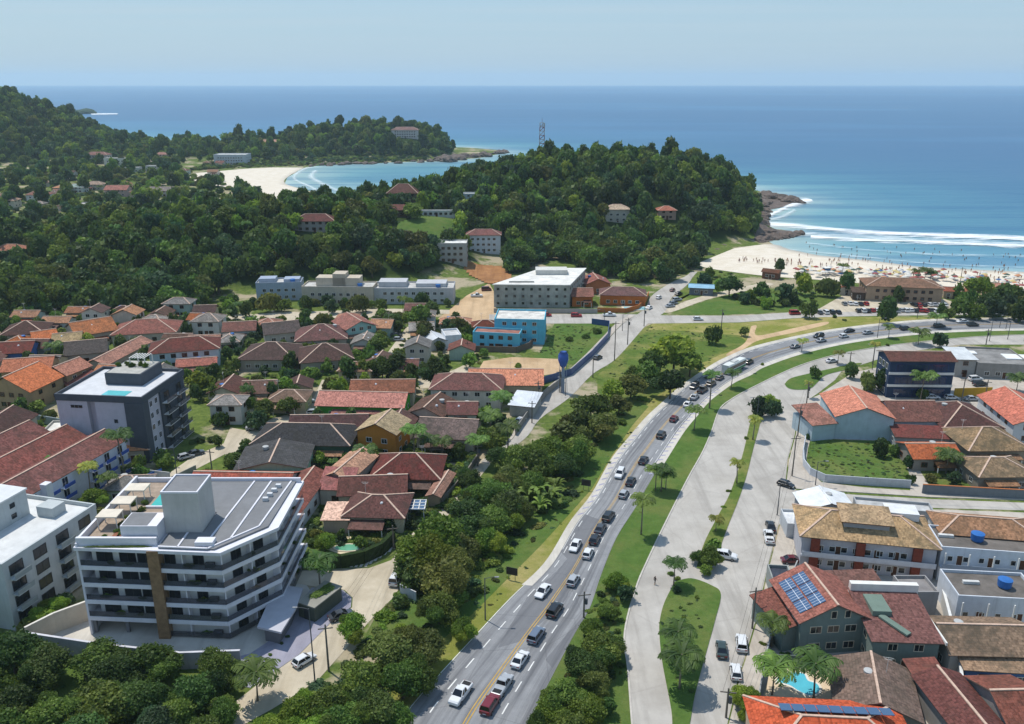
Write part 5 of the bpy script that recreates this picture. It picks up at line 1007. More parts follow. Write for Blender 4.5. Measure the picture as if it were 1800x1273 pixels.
# --- houses on the slopes and the far quarter: (pixel of the base, width, depth, height ...)
def far_house(label, px, py, w, d, h, kind, wall, roof, lm=None, pitch=.45, yaw=0, **k):
    p = hit(px, py); return house(label, None, None, d, h, kind, wall, roof, pitch, .6, lm or label, wd=(p+Vector((0, d/2, 0)), w, yaw), **k)
for a in [('dark timber house with brown pyramid roof above clearing', 708, 366, 17, 12, 8, 'hip', '55483c', '6d4238', 'dark timber hill house', .7), ('red terrace roof below dark timber house', 690, 382, 16, 7, 3.5, 'shed', '5a4c42', '7a4238', 'red hill terrace', .4),
          ('maroon-roofed villa half sunk in the wood', 552, 408, 20, 11, 5, 'hip', '9c948c', '74403a', 'maroon forest villa'), ('grey concrete house on the ridge above the bay', 618, 374, 13, 8, 5.5, 'flat', '8f8f8a', '9a9a94', 'grey ridge house'),
          ('grey stone house with white slab roof above raw earth', 795, 464, 14, 10, 9, 'flat', 'a3a29c', 'd3d2cc', 'grey stone hill house'), ('white hillside house with red roof', 850, 446, 17, 9, 9, 'hip', 'c9ccd0', '7a4038', 'white hillside house'),
          ('white terrace wall house at top of clearing', 766, 381, 24, 4, 2.6, 'flat', 'c2c2bc', 'c6c6c0', 'white terrace house'), ('pale house with straw roof high on the headland', 1085, 392, 13, 9, 7, 'hip', 'b2a898', 'b39a80', 'straw-roofed headland house'),
          ('small pink-roofed house on the wooded headland', 1172, 388, 10, 8, 5, 'hip', 'a98a78', 'a8624f', 'pink-roofed headland house'), ('white house peeping through trees on saddle', 830, 358, 10, 7, 5, 'flat', 'b8c2c4', 'c4c4be', 'white saddle house'),
          ('large white and pink mansion on the far point', 712, 243, 32, 14, 9, 'hip', 'c9beb8', '9a6a60', 'mansion on the far point'), ('pale villa on the ridge of the far point', 474, 258, 40, 12, 5, 'hip', 'bfb2a4', 'b0826c', 'pale ridge villa'), ('white terraced flats over the far beach', 405, 290, 34, 20, 10, 'flat', 'b7bcc0', 'bcbcb8', 'white terraced flats'),
          ('grey villa on ridge near the far beach', 414, 268, 24, 12, 6, 'flat', 'a9adb2', 'a9a49e', 'grey ridge villa'), ('white villa with red roof by the wooded mountain', 66, 358, 15, 10, 6, 'hip', 'cfd2d4', '94543f', 'white villa by the mountain'), ('white cluster villa at the mountain foot', 170, 288, 24, 12, 9, 'hip', 'c6bdb8', '9c6f66', 'cluster villa'),
          ('long white veranda house at the mountain foot', 205, 291, 26, 10, 7, 'flat', 'c9c4bc', 'bdb8b0', 'long veranda house'), ('pinkish house in the far quarter', 204, 346, 17, 12, 5, 'gx', 'b59a92', '94635a', 'pinkish far house'), ('salmon-roofed house in the far quarter', 246, 349, 15, 10, 4.5, 'hip', 'bba79c', 'a86a58', 'salmon-roofed far house'),
          ('grey-roofed long house in the far quarter', 289, 347, 24, 11, 4.5, 'gx', 'b4aca6', '7d716c', 'grey-roofed far house'), ('white low house in the far quarter trees', 232, 303, 14, 8, 4, 'flat', 'c9c7c0', 'cfcdc6', 'white low far house'), ('cream house at the frame edge of far quarter', 8, 366, 14, 10, 5, 'hip', 'cfc5b4', '9a7a66', 'cream edge house'),
          ('grey flat house in the far quarter', 150, 372, 18, 10, 4.5, 'flat', 'b3b4b2', 'b5b2ac', 'grey flat far house'), ('small teal-roofed house in far quarter', 132, 340, 14, 9, 4.5, 'hip', 'b9c0bc', '8da29c', 'teal-roofed far house'), ('brown far house among pale trees', 100, 352, 13, 9, 4.5, 'hip', 'aaa096', '84665c', 'brown far house'), ('straw-roofed far house by dark trees', 165, 335, 14, 9, 4.5, 'hip', 'b5ab9c', '9a8474', 'straw-roofed far house'),
          ('red-roofed house over the isthmus trees', 283, 280, 13, 9, 5, 'hip', 'b5a298', '9a5f50', 'isthmus house'), ('white house beside the far beach road', 268, 302, 13, 9, 5, 'flat', 'bcbcb8', 'c4c2ba', 'white beach-road house'), ('orange low house at the frame edge below forest', 14, 455, 14, 9, 3.5, 'hip', 'b4a898', 'a8684c', 'orange edge house'), ('pale low house at the forest foot', 66, 414, 14, 7, 3.5, 'flat', 'b9aa9c', 'c6b8a8', 'pale forest-foot house')]: far_house(*a)

# ------------------------------------------------------------------ smaller houses filling the quarter
def mask_free(x, y, r):
    ok = np.ones(x.shape, bool)
    for p in POLYS:
        ok &= ~inside(p, x, y)
        for k in range(8): ok &= ~inside(p, x+r*.8*math.cos(k*.785), y+r*.8*math.sin(k*.785))
    for cx_, cy_, a_, w_, d_ in FOOT:
        dx, dy = x-cx_, y-cy_; u, v = dx*math.cos(a_)+dy*math.sin(a_), -dx*math.sin(a_)+dy*math.cos(a_); ok &= ~((np.abs(u) < w_/2+r) & (np.abs(v) < d_/2+r))
    for k in range(41):
        q = TR.at(k/40, .5); ok &= np.hypot(x-q.x, y-q.y) > r+6
    return ok
FOOT += [(-54, 128, 0, 34, 30), (-92, 205, 0, 26, 26), (-108.7, 160.3, R(-15), 36, 50), (-90, 130, 0, 34, 40), (-45, 112, 0, 30, 20), (10, 345, 0, 44, 40), (-20, 135, 0, 40, 26)]
def infill(n, x0, x1, y0, y1, fit, tries=4000):
    k = 0; RC = [('7a4438', 'small red-brown house'), ('a8623f', 'small orange house'), ('5f403a', 'small maroon-brown house'), ('8d6a52', 'small tan-roofed house'), ('6d5248', 'small dusty brown house'), ('b0714e', 'small terracotta house'), ('777471', 'small grey-roofed house'), ('b87f58', 'small pale orange house'), ('8c8680', 'small pale grey-roofed house')]
    X, Y = np.array([rnd.uniform(x0, x1) for _ in range(tries)]), np.array([rnd.uniform(y0, y1) for _ in range(tries)]); g = mask_free(X, Y, 3.4)
    for x, y in zip(X[g], Y[g]):
        if k >= n or not fit(x, y): continue
        w, d = rnd.uniform(6.5, 10.5), rnd.uniform(6, 8.5)
        if not mask_free(np.array([x]), np.array([y]), max(w, d)*.44)[0]: continue
        c_, ph = rnd.choice(RC); o = house(None, None, None, d, rnd.choice([2.9, 3.1, 3.3, 5.4]), rnd.choice(['gx', 'gy', 'hip', 'gx', 'hip']), rnd.choice(['b9b2a4', 'c9c6bd', 'a9b4b4', 'b8a98c', 'c2b7a6', '9fb0a6']), c_, .42, .5, wd=(Vector((x, y, tz(x, y))), w, rnd.choice([0, 0, .12, -.12, 1.57])), lm='skip'); del LM[-1]
        o['group'] = 'smaller houses filling the quarter'; PENDING.append((o, ph, x, y)); k += 1
infill(42, -200, -6, 158, 318, lambda x, y: abs(x) < y*.64 and x < -4-(318-y)*.17)
infill(26, -460, -150, 560, 960, lambda x, y: tz(x, y) < 6 and coast_dist(np.array([x]), np.array([y]))[0] > 60)
# ------------------------------------------------------------------ the new apartment building with white slab edges
WHT = surf('d3d2d8', .06, .5, .7, .18); WHT2 = surf('d2cfca', .08, .5, .8, .2); DKG = glassm('23262b', .2); DECKG = surf('757678', .12, .4, .7, .2); STONE = surf('8d7053', .25, 1.2, .8)
RAIL = glassm('3a3d46', .12).copy(); _b = RAIL.node_tree.nodes['Principled BSDF']; _b.inputs['Alpha'].default_value = .5
o = thing('apartment_building', 'new apartment building with white slab edges and brown stone pillar', 'apartment building', (-54, 128, 0), lm='new white-edged apartments')
cx, cy = -54, 128
FP = [(-68, 117.2), (-45, 115.6), (-38.2, 123.4), (-38, 140), (-68, 140)]; FP = [(x-cx, y-cy) for x, y in FP]
def inset(poly, d):
    n = len(poly); out = []
    for i in range(n):
        p0, p1, p2 = Vector(poly[i-1]), Vector(poly[i]), Vector(poly[(i+1) % n]); a = (p1-p0).normalized(); b_ = (p2-p1).normalized()
        n1, n2 = Vector((-a.y, a.x)), Vector((-b_.y, b_.x)); m = (n1+n2).normalized(); out.append(tuple(p1+m*d/max(.3, m.dot(n1))))
    return out
core = inset(FP, 1.55)
MB().prism(core, 3.15, 16., 0).build('wall', WHT2, o)
gcore = [(-14+2.2+11, core[0][1]+1), (core[1][0], core[1][1]), core[2], core[3], (-3, core[3][1])]
MB().prism([(-2.8, -10.6), core[1], core[2], core[3], (-2.8, core[3][1])], -.1, 3.1, 0).build('ground_floor_wall', WHT2, o)
for x in (-13.4, -8.2): MB().box(x-.25, -10.3, -.1, x+.25, -9.8, 3.1).build('column', surf('7d7c80', .1), o)
FLOORS = [3.1, 6.2, 9.3, 12.4]
for z in FLOORS: MB().prism(FP, z-.42, z+.32).build('balcony_slab', WHT, o)
MB().prism(inset(FP, -.25), 15.5, 16.05).build('roof_slab', WHT, o)
MB().box(FP[0][0]-.05, FP[0][1], -.1, FP[0][0]+.3, 11.9, 16.6).build('end_wall', WHT, o)
def along(a, b_, t, off=0):
    a, b_ = Vector(a), Vector(b_); e = (b_-a); n = Vector((e.y, -e.x)).normalized(); return a+e*t+n*off, math.atan2(e.y, e.x)
split = .535
for z in [0.]+FLOORS:
    segs = ([(0, .50)] if z > 0 else [])+[(split+.03, 1.)]
    for t0, t1 in segs:
        p, a = along(FP[0], FP[1], t0, -.12); q, a = along(FP[0], FP[1], t1, -.12)
        MB().bar((p.x, p.y, z+.78), (q.x, q.y, z+.78), .06, .98).build('railing', RAIL, o)
    for i in (1, 2):
        p, a = along(FP[i], FP[i+1], 0.01, -.12); q, a = along(FP[i], FP[i+1], .99, -.12)
        MB().bar((p.x, p.y, z+.78), (q.x, q.y, z+.78), .06, .98).build('railing', RAIL, o)
    for i, ts in ((0, ((.10, .28, .42) if z > 0 else ())+(.61, .83)), (1, (.3, .75)), (2, (.14, .36, .6, .85))):
        for t in ts:
            p, a = along(core[i], core[i+1], t, .02); wd = 2.5 if i == 0 and t < .5 else 1.6
            link('balcony_door', window_mesh(wd, 2.15, DARKF, DKG), o, (p.x, p.y, z+.32), a)
    for i, ts in ((0, (.5, .725, 1.) if z > 0 else (.725, 1.)), (1, (.52, 1.)), (2, (.25, .5, .75))):
        for t in ts:
            p, a = along(FP[i], FP[i+1], t, -.3); q, a = along(core[i], core[i+1], t, -.1)
            MB().bar((p.x, p.y, z+1.69), (q.x, q.y, z+1.69), .16, 2.8).build('partition', WHT, o)
    for i, t in ((0, .16), (0, .35), (0, .78), (1, .6), (2, .3), (2, .7)):      # planters and chairs on the balconies
        if (z == 0 and t < .5 and i == 0) or rnd.random() < .25: continue
        p, a = along(FP[i], FP[i+1], t+rnd.uniform(-.06, .06), -.8); r = rnd.uniform(.45, .85)
        pl = link('balcony_plant', MIDC[rnd.randrange(len(MIDC))], o, (p.x, p.y, z+.3)); pl.scale = (r*1.5, r*.7, r)
    p, a = along(FP[0], FP[1], .90, -1.0); MB().box(-.7, -.35, 0, .7, .35, .75).build('balcony_sofa', surf('5a5a5e', .15), o, loc=(p.x, p.y, z+.3))
p0, a = along(FP[0], FP[1], .50, .35); p1, a = along(FP[0], FP[1], .545, .35)
MB().box(p0.x, p0.y-.1, -.1, p1.x+.75, p0.y+2.2, 15.9).build('pillar', STONE, o)
# roof: terrace with pool, pergolas, stair tower, metal deck
def GB(px, py, z): p = G(px, py, z); return p.x-cx, p.y-cy
MB().box(-14, -10.5, 16.06, -1.4, -10.0, 17.4).build('parapet', WHT, o); MB().box(-14, -9.95, 16.06, -13.6, 12, 17.2).build('parapet', WHT, o); MB().box(-13.55, 11.6, 16.06, 15.8, 12, 16.9).build('parapet', WHT, o)
pp, _ = along(FP[0], FP[1], .02, .02); hd = link('planter_hedge', MIDC[1], o, (-8, -10.9, 15.9)); hd.scale = (6.2, .5, .45)
MB().box(-13.5, -9.9, 16.06, -1.5, 11.5, 16.12).build('terrace_floor', surf('9c8b7a', .25, .8), o)
MB().box(-7.6, 2.0, 16.13, -2.6, 7.6, 16.2).build('roof_pool', water('3fa9a0'), o); MB().box(-8.1, 1.6, 16.06, -2.2, 1.95, 16.5).build('pool_edge', WHT, o)
for k, (x, y) in enumerate([(-11.2, -4.4), (-10.9, .2), (-10.6, 5.)]):
    pg = MB().box(x-1.7, y-1.4, 18.3, x+1.7, y+1.4, 18.5).build('pergola_roof', surf('cfc5b4', .1), o)
    for sx in (-1, 1):
        for sy in (-1, 1): MB().box(x+sx*1.5-.06, y+sy*1.2-.06, 16.13, x+sx*1.5+.06, y+sy*1.2+.06, 18.29).build('pergola_post', FRAME, pg)
for k in range(9):
    pl = link('terrace_plant', MIDC[k % 5], o, (-12.6+rnd.random()*6, -9+rnd.random()*3.2+(k % 3)*4.5, 16.1)); pl.scale = (.8, .8, .9)
for k in range(5): MB().box(-.35, -.9, 0, .35, .9, .4).build('sun_lounger', surf('8a5a44', .2), o, loc=(-9+k*1.1, -7.6+.3*k, 16.13))
MB().box(-1.4, -6.8, 16.06, 4.4, -.4, 23.2).build('stair_tower', surf('b9b6b2', .08, .4, .8, .25), o); MB().box(-1.15, -6.55, 23.21, 4.15, -.65, 23.26).build('stair_tower_roof', DECKG, o)
m = MB(); m.box(-1.45, -6.85, 23.21, 4.45, -6.6, 23.5); m.box(-1.45, -.6, 23.21, 4.45, -.35, 23.5); m.box(-1.45, -6.59, 23.21, -1.2, -.61, 23.5); m.box(4.2, -6.59, 23.21, 4.45, -.61, 23.5); m.build('stair_tower_parapet', WHT, o)
MB().box(-7.2, -9.6, 16.13, -1.45, -5.2, 19.0).build('lift_room', WHT, o); MB().box(-7.0, -9.4, 19.01, -3.0, -5.4, 19.06).build('lift_room_roof', DECKG, o)
m = MB(); m.prism([(-.9, -11.3), (8.0, -11.9), (14.4, -4.8), (15.0, 11.5), (4.6, 11.5), (4.6, -.2), (4.6, -6.9), (-.9, -6.9)], 16.06, 16.35); m.box(-1.2, -.1, 16.06, 4.59, 11.5, 16.34); m.build('metal_roof', DECKG, o)
for x0, y0, x1, y1 in [(6.2, -11.4, 7.6, 11.4), (9.6, -8.8, 10.6, 11.4), (7.0, -11.9, 13.0, -5), (13.0, -5, 14.2, 11.4), (-.9, -11.3, 7, -11.9), (2.2, -11.5, 2.2, -7)]: MB().bar((x0, y0, 16.42), (x1, y1, 16.42), .28, .18).build('roof_gutter', WHT, o)
MB().box(4.8, -11.3, 16.36, 7.6, -9.6, 17.1).build('skylight_box', WHT, o)
for k in range(4): MB().box(-.45, -.3, 0, .45, .3, .6).build('air_conditioner', surf('c9cacb', .1), o, loc=(11.6+.3*k, 4+1.7*k, 16.36))
# entrance canopy, gatehouse, boundary walls
m = MB(); P = GP([(533, 1034), (520, 1070), (494, 1112), (452, 1102), (470, 1062), (505, 1030)], 3.1); P = [(p.x, p.y) for p in P]
if sum(a[0]*b_[1]-b_[0]*a[1] for a, b_ in zip(P, P[1:]+P[:1])) < 0: P.reverse()
can = thing('entrance_canopy', 'flat lilac-grey entrance canopy beside the new apartments', 'canopy', (*P[0], 0), lm='lilac entrance canopy')
q = [(x-P[0][0], y-P[0][1]) for x, y in P]; MB().prism(q, 2.8, 3.15).build('canopy_roof', surf('aeaeb5', .08, .5, .6), can); MB().prism(inset(q, .9), -.1, 2.79).build('lobby_wall', surf('6b6a70', .1), can)
p = G(540, 1090); gh = thing('gatehouse', 'small dark green gatehouse with planted roof by lilac pavement', 'gatehouse', p, R(-28), lm='dark green gatehouse')
MB().box(-1.7, 0, -.1, 1.7, 7, 2.8).build('wall', surf('4f564c', .15, 1., .8), gh); MB().box(-1.9, -.1, 2.81, 1.9, 7.1, 3.0).build('roof', surf('8b897f', .1), gh)
hd = link('roof_plants', MIDC[2], gh, (0, 4, 2.95)); hd.scale = (1.5, 2.8, .5); MB().box(-.5, -.06, 0, .5, -.01, 2.1).build('door', DARKF, gh)
def wall(label, pts, h, t, col, lm=None, name='boundary_wall', cat='wall', cap=None, z=0, mat=None):
    P = GP(pts, z); o = thing(name, label, cat, (P[0].x, P[0].y, 0), lm=lm); b0 = P[0]; m, c2 = MB(), MB()
    for a, b_ in zip(P, P[1:]):
        a, b_ = a-b0, b_-b0; m.bar((a.x, a.y, h/2-.1), (b_.x, b_.y, h/2-.1), t, h+.2)
        if cap: c2.bar((a.x, a.y, h+.06), (b_.x, b_.y, h+.06), t+.14, .11)
    m.build('wall_panel', mat or wallm(col), o)
    if cap: c2.build('coping', surf(cap, .12), o)
    return o
wall('long grey garden wall in front of the new apartments', [(52, 1140), (180, 1160), (320, 1176), (425, 1172)], 2.9, .25, 'a5a4ac', cap='c2c1c6')
wall('beige sloping boundary wall between two apartment buildings', [(50, 1138), (100, 1112), (158, 1090)], 3.6, .25, 'bdb2a0', cap='cfcabf')
wall('white wall panel beside the side street', [(704, 1046), (732, 1060)], 2.2, .2, 'bfc2c4')
wall('dark hedge-covered wall around the curved garden', [(516, 990), (560, 998), (600, 998), (640, 990), (672, 975), (692, 955)], 2.6, .9, '2c3d1f', lm='curved garden hedge wall', mat=surf('2f3d22', .5, 1.5, 1., 0, .05, 0., None, 5.))
wall('bright blue metal fence along the old road', [(950, 676), (1004, 660), (1040, 628), (1068, 597), (1071, 574), (1040, 570)], 2.2, .12, '29508c', lm='bright blue fence', name='metal_fence', cat='fence', mat=metalm('3a5482'))
wall('grey block wall beside the old road', [(906, 766), (925, 738), (962, 694), (990, 672)], 2., .2, '8d8a85', lm='grey roadside wall')
wall('dark brown wall before the cyan hotel', [(830, 618), (908, 620), (930, 612), (960, 580)], 2., .25, '6b5f55')
wall('grey street wall along the unfinished block', [(868, 550), (1002, 551), (1050, 551)], 1.8, .2, '9b9892', lm='grey street wall')
wall('curved orange wall around the guesthouse pool', [(1050, 549), (1100, 550), (1122, 544), (1136, 530), (1140, 520)], 1.8, .25, 'b06a38', lm='curved orange wall')
wall('white curved wall around the vacant lot corner', [(1600, 858), (1520, 853), (1450, 848), (1424, 836), (1412, 820), (1411, 800), (1415, 778)], 1.9, .2, 'b9bdc2', lm='white vacant-lot wall')
wall('grey street wall with gates along the side street', [(1620, 868), (1690, 872), (1760, 876), (1840, 880)], 2.2, .22, '6f757b', lm='grey gate wall', cap='a9683f')
wall('yellow painted wall at the back of the shop yard', [(1676, 698), (1742, 696)], 2.6, .2, 'b58f2c', lm='yellow yard wall')
wall('long white party wall between villas and maroon roofs', [(1653, 1056), (1672, 1130), (1684, 1200), (1696, 1300)], 2.6, .3, 'bdbdba', lm='white party wall', cap='d0d0cd')
wall('grey frontage wall of the villa with the pool', [(1400, 1000), (1366, 1080), (1345, 1165), (1332, 1240)], 1.8, .2, '9a9c9c', lm='villa frontage wall')
wall('dark green pool garden wall below the green villa', [(1345, 1166), (1472, 1176)], 1.8, .2, '56605a')
wall('low white fence at blue hotel corner', [(234, 838), (300, 846)], 2.2, .15, 'c3c3bf'); wall('blue gate at the corner of the hotel yard', [(250, 852), (286, 838)], 2.0, .12, '2d569a', name='gate', cat='gate', lm='blue hotel gate')
wall('grey garden wall between mint house and street', [(262, 872), (300, 850), (345, 828)], 1.5, .2, '8f8d88')
wall('pale wall beside tan townhouses', [(0, 742), (62, 742), (120, 752)], 2.2, .2, '9aa3a5')
wall('stone retaining wall beside the back lane', [(776, 890), (820, 838), (842, 806)], 1.6, .3, '7b766c')
# pools and patios
pq = sheet('pool_patio', [(1340, 1228), (1352, 1186), (1380, 1174), (1468, 1182), (1470, 1236), (1400, 1240)], .10, surf('cbb89c', .12, .8))
ps = [(1366, 1200), (1372, 1188), (1390, 1184), (1412, 1186), (1420, 1198), (1436, 1204), (1440, 1216), (1425, 1224), (1404, 1216), (1388, 1206)]
P = crv([Vector((p.x, p.y, 0)) for p in GP(ps+[ps[0]])], n=5)[:-1]
if sum(a.x*b_.y-b_.x*a.y for a, b_ in zip(P, P[1:]+P[:1])) < 0: P.reverse()
c = sum(P, Vector())/len(P); q = [(p.x-c.x, p.y-c.y) for p in P]
o = thing('swimming_pool', 'curved turquoise swimming pool in the cream patio', 'swimming pool', (c.x, c.y, .1), lm='turquoise pool'); MB().prism(inset(q, -.35), .0, .06, 0).build('pool_edge', surf('d8d2c6', .08), o); MB().prism(q, .061, .075).build('water', water('58b4c6'), o)
p = G(1116, 543); o = thing('swimming_pool', 'small pale swimming pool inside the curved orange wall', 'swimming pool', p); MB().box(-5, -3, .05, 5, 3, .22).build('pool_edge', CREAM, o); MB().box(-4.2, -2.3, .221, 4.2, 2.3, .24).build('water', water('8fc4cc'), o)
sheet('garden_patio', [(560, 962), (600, 975), (640, 972), (672, 955), (680, 940), (610, 944), (568, 948)], .06, surf('cdbf9f', .12, .8)); p = G(612, 964); o = thing('garden_pond', 'pale green pond in the hedged garden', 'pond', p); MB().prism([(3*math.cos(t), 1.5*math.sin(t)) for t in [k*.5236 for k in range(12)]], .07, .2).build('pond_rim', CREAM, o); MB().prism([(2.6*math.cos(t), 1.2*math.sin(t)) for t in [k*.5236 for k in range(12)]], .201, .22).build('water', water('5f9c7c'), o)
o = thing('pergola', 'white slatted pergola with glass panels by maroon house', 'pergola', G(728, 908)); 
for x in (-2.2, 2.2):
    for y in (-1.8, 1.8): MB().box(x-.08, y-.08, 0, x+.08, y+.08, 2.6).build('post', FRAME, o)
m = MB(); m.box(-2.5, -2.1, 2.61, 2.5, 2.1, 2.68, 1)
for k in range(5): m.box(-2.5+k*1.2, -2.15, 2.69, -2.3+k*1.2, 2.15, 2.82)
for k in range(4): m.box(-2.5, -2.1+k*1.3, 2.825, 2.5, -1.95+k*1.3, 2.9)
m.build('lattice_roof', [FRAME, glassm('58708c', .2)], o)
# ------------------------------------------------------------------ grey and slate five-storey apartments
SLATE = surf('4b5058', .12, .6, .8, .2); LAV = surf('b3b1ba', .07, .5, .85, .25)
a0, a1 = G(105, 695, 16), G(256, 701, 16); w = (a1-a0).length; c = (a0+a1)/2; D = 20
o = thing('apartment_building', 'grey and slate five-storey apartment building with roof terrace', 'apartment building', (c.x, c.y+D/2, 0), math.atan2(a1.y-a0.y, a1.x-a0.x), lm='grey slate apartments')
m = MB(); m.box(-w/2, -D/2, -.1, -w*.14, D/2, 14.8); m.box(-w*.14, -D/2+1.2, -.1, -w*.05, D/2, 14.8); m.box(-w*.05, -D/2, -.1, w/2, D/2, 14.8); m.build('wall', LAV, o)
m = MB(); m.box(-w/2-.15, -D/2-.15, 14.81, w/2+.3, -D/2+.2, 16.4); m.box(-w/2-.15, D/2-.2, 14.81, w/2+.3, D/2+.15, 16.4); m.box(-w/2-.15, -D/2+.21, 14.81, -w/2+.2, D/2-.21, 16.4); m.box(w/2-.1, -D/2+.21, 14.81, w/2+.3, D/2-.21, 16.4); m.build('parapet', SLATE, o)
MB().box(w*.30, -D/2-.35, -.1, w/2+.35, -D/2+2.2, 14.8).build('corner_pilaster', SLATE, o); MB().box(-w/2+.21, -D/2+.21, 14.81, w/2-.11, D/2-.21, 15.7).build('roof_deck', surf('c3c4c6', .1, .5, .7, .2), o)
MB().box(w/2+.0, -2.5, -.1, w/2+.5, 9, 14.8).build('slate_panel', SLATE, o)
MB().box(-w*.16, -1, 15.71, w*.28, D/2-1.2, 18.6).build('roof_house', SLATE, o); MB().box(-w*.14, -.8, 18.61, w*.26, D/2-1.4, 18.66).build('roof_house_deck', surf('a9a79f', .2), o); MB().box(-w*.02, -D/2+2, 15.71, w*.26, -D/2+5, 15.78).build('roof_pool', water('62b8bc'), o)
for k in range(5):
    pl = link('terrace_plant', MIDC[k], o, (-w*.12+k*1.7, 4+k % 2, 18.6)); pl.scale = (.9, .9, 1.2)
for k in range(6): MB().box(-.12, -2, 0, .12, 2, .14).build('pergola_beam', FRAME, o, loc=(w*.02+k*.7, D/2-4, 20.8))
for x in (0, 3.8): MB().box(-.1, -.1, 0, .1, .1, 2.2).build('pergola_post', FRAME, o, loc=(w*.02+x, D/2-5.8, 18.6)); MB().box(-.1, -.1, 0, .1, .1, 2.2).build('pergola_post', FRAME, o, loc=(w*.02+x, D/2-2.2, 18.6))
wins(o, w, D, 'r', 2, [1.1+2.9*k for k in range(5)], 1.1, 1.3, WHT, GLASS, 'window', .12, .36); wins(o, w, D, 'f', 1, [4+2.9*k for k in range(3)], .7, .7, DARKF, GLASS, 'window', .64, .7); wins(o, w, D, 'f', 3, (13.2,), .7, .5, DARKF, GLASS, 'window', .16, .3)
for k in range(5):
    for y0, y1 in ((-2.2, 2.6), (3.6, 8.6)):
        z = .4+2.9*k; MB().box(w/2+.52, y0, z-.15, w/2+1.9, y1, z).build('balcony_floor', WHT2, o); MB().box(w/2+1.84, y0, z+.01, w/2+1.9, y1, z+1.).build('railing', RAIL, o)
        link('balcony_door', window_mesh(2.2, 2.1, DARKF, DKG), o, (w/2+.53, (y0+y1)/2, z+.05), math.pi/2)
wins(o, w, D, 'l', 4, [1.1+2.9*k for k in range(5)], 1.2, 1.1, WHT, GLASS)
# ------------------------------------------------------------------ white and blue hotel with three long roofs
o = thing('hotel', 'white hotel with blue balconies and three long red roofs', 'hotel', (-108.7, 160.3, 0), R(-15), lm='blue-balconied hotel')
Wd, Dd, hh = 31, 46, 7.2; m = MB(); m.box(-Wd/2, -Dd/2, -.1, Wd/2, Dd/2, hh)
for k in range(3):
    m2, rg, gb = roof_mb(Wd/3-.15, Dd, hh, 'gy', .45, .05 if k < 2 else .05)
    x = -Wd/2+Wd/6+k*Wd/3; rf = m2.build('roof', [tile('8c4438', .5), WOOD], o, loc=(x, 0, 0)); rg.build('ridge_cap', RIDGE, rf)
    for f in gb.f: m.face([(gb.v[i][0]+x, gb.v[i][1], gb.v[i][2]) for i in f])
m.build('wall', wallm('c4c8cf'), o); BLU = surf('3552a0', .15, 1., .6)
for z in (.2, 2.6, 5.0):
    for k in range(11):
        y = -Dd/2+2.2+k*4.15
        if k % 4 == 3: continue
        MB().box(Wd/2+.02, y-1.5, z, Wd/2+1.2, y+1.5, z+.15).build('balcony_floor', WHT, o); MB().box(Wd/2+1.15, y-1.5, z+.16, Wd/2+1.21, y+1.5, z+.95).build('balcony_panel', BLU, o); link('balcony_door', window_mesh(1.5, 1.8, FRAME, GLASS), o, (Wd/2+.02, y, z+.17), math.pi/2)
MB().box(Wd/2-.1, -2.2, 0, Wd/2+1.4, -.6, 8.4).build('stair_tower', WHT, o)
# ------------------------------------------------------------------ pale grey stepped building at the frame edge
o = thing('apartment_building', 'pale grey stepped apartment building with white roofs beside the new one', 'apartment building', (-90.1, 134.1, 0), R(-15), lm='pale grey stepped apartments')
PGR = surf('aeb4b4', .07, .5, .85, .25); MB().box(-12, -13, -.1, 13.2, 8, 11.6).build('wall', PGR, o); m = MB(); m.box(-12.05, -13.05, 11.61, 13.25, -12.7, 12.4); m.box(-12.05, 7.7, 11.61, 13.25, 8.05, 12.4); m.box(12.9, -12.69, 11.61, 13.25, 7.69, 12.4); m.box(-12.05, -12.69, 11.61, -11.7, 7.69, 12.4); m.build('parapet', PGR, o)
MB().box(-11.69, -12.69, 11.61, 12.89, 7.69, 11.7).build('roof_deck', surf('c9cac8', .12, .4, .7, .2), o); up = MB().box(-9, -9, 11.71, 3.5, 3, 16.4).build('roof_storey', PGR, o); MB().box(-9.2, -9.2, 16.41, 3.7, 3.2, 16.7).build('roof_slab', surf('c9cbca', .08), o)
MB().box(5.6, 2.5, 11.71, 9.0, 5.5, 13.6).build('roof_hut', PGR, o); MB().box(-14, -22, -.1, 8, -13.02, 8.6).build('front_wing', PGR, o); MB().box(-13.7, -21.7, 8.61, 7.7, -13.3, 8.7).build('roof_deck', surf('c9cac8', .12, .4, .7, .2), o)
for k in range(4):
    for y in (-10.5, -5.5, -.5, 4.8):
        z = .5+2.85*k; link('balcony_door', window_mesh(2.6, 1.7, DARKF, DKG), o, (13.22, y, z+.5), math.pi/2)
        if y in (-10.5, -.5): MB().box(13.3, y-1.7, z, 14.5, y+1.7, z+.14).build('balcony_floor', PGR, o); MB().box(14.44, y-1.7, z+.15, 14.5, y+1.7, z+1.0).build('railing', surf('8b9494', .1), o)
wins(o, 12.5, 12, 'r', 2, (12.6, 14.6), .9, .7, DARKF, GLASS, 'window', .2, .9, -2.75, -3); wins(o, 12.5, 12, 'f', 2, (12.4,), 1.2, 1.6, DARKF, GLASS, 'window', .1, .6, -2.75, -3)
wins(o, 22, 9, 'r', 2, (1.2, 4.1, 6.6), 1.8, 1.5, DARKF, GLASS, 'window', .1, .9, -3, -17.5); wins(o, 22, 9, 'f', 5, (1.2, 4.1, 6.6), 1.8, 1.5, DARKF, GLASS, 'window', .1, .9, -3, -17.5)
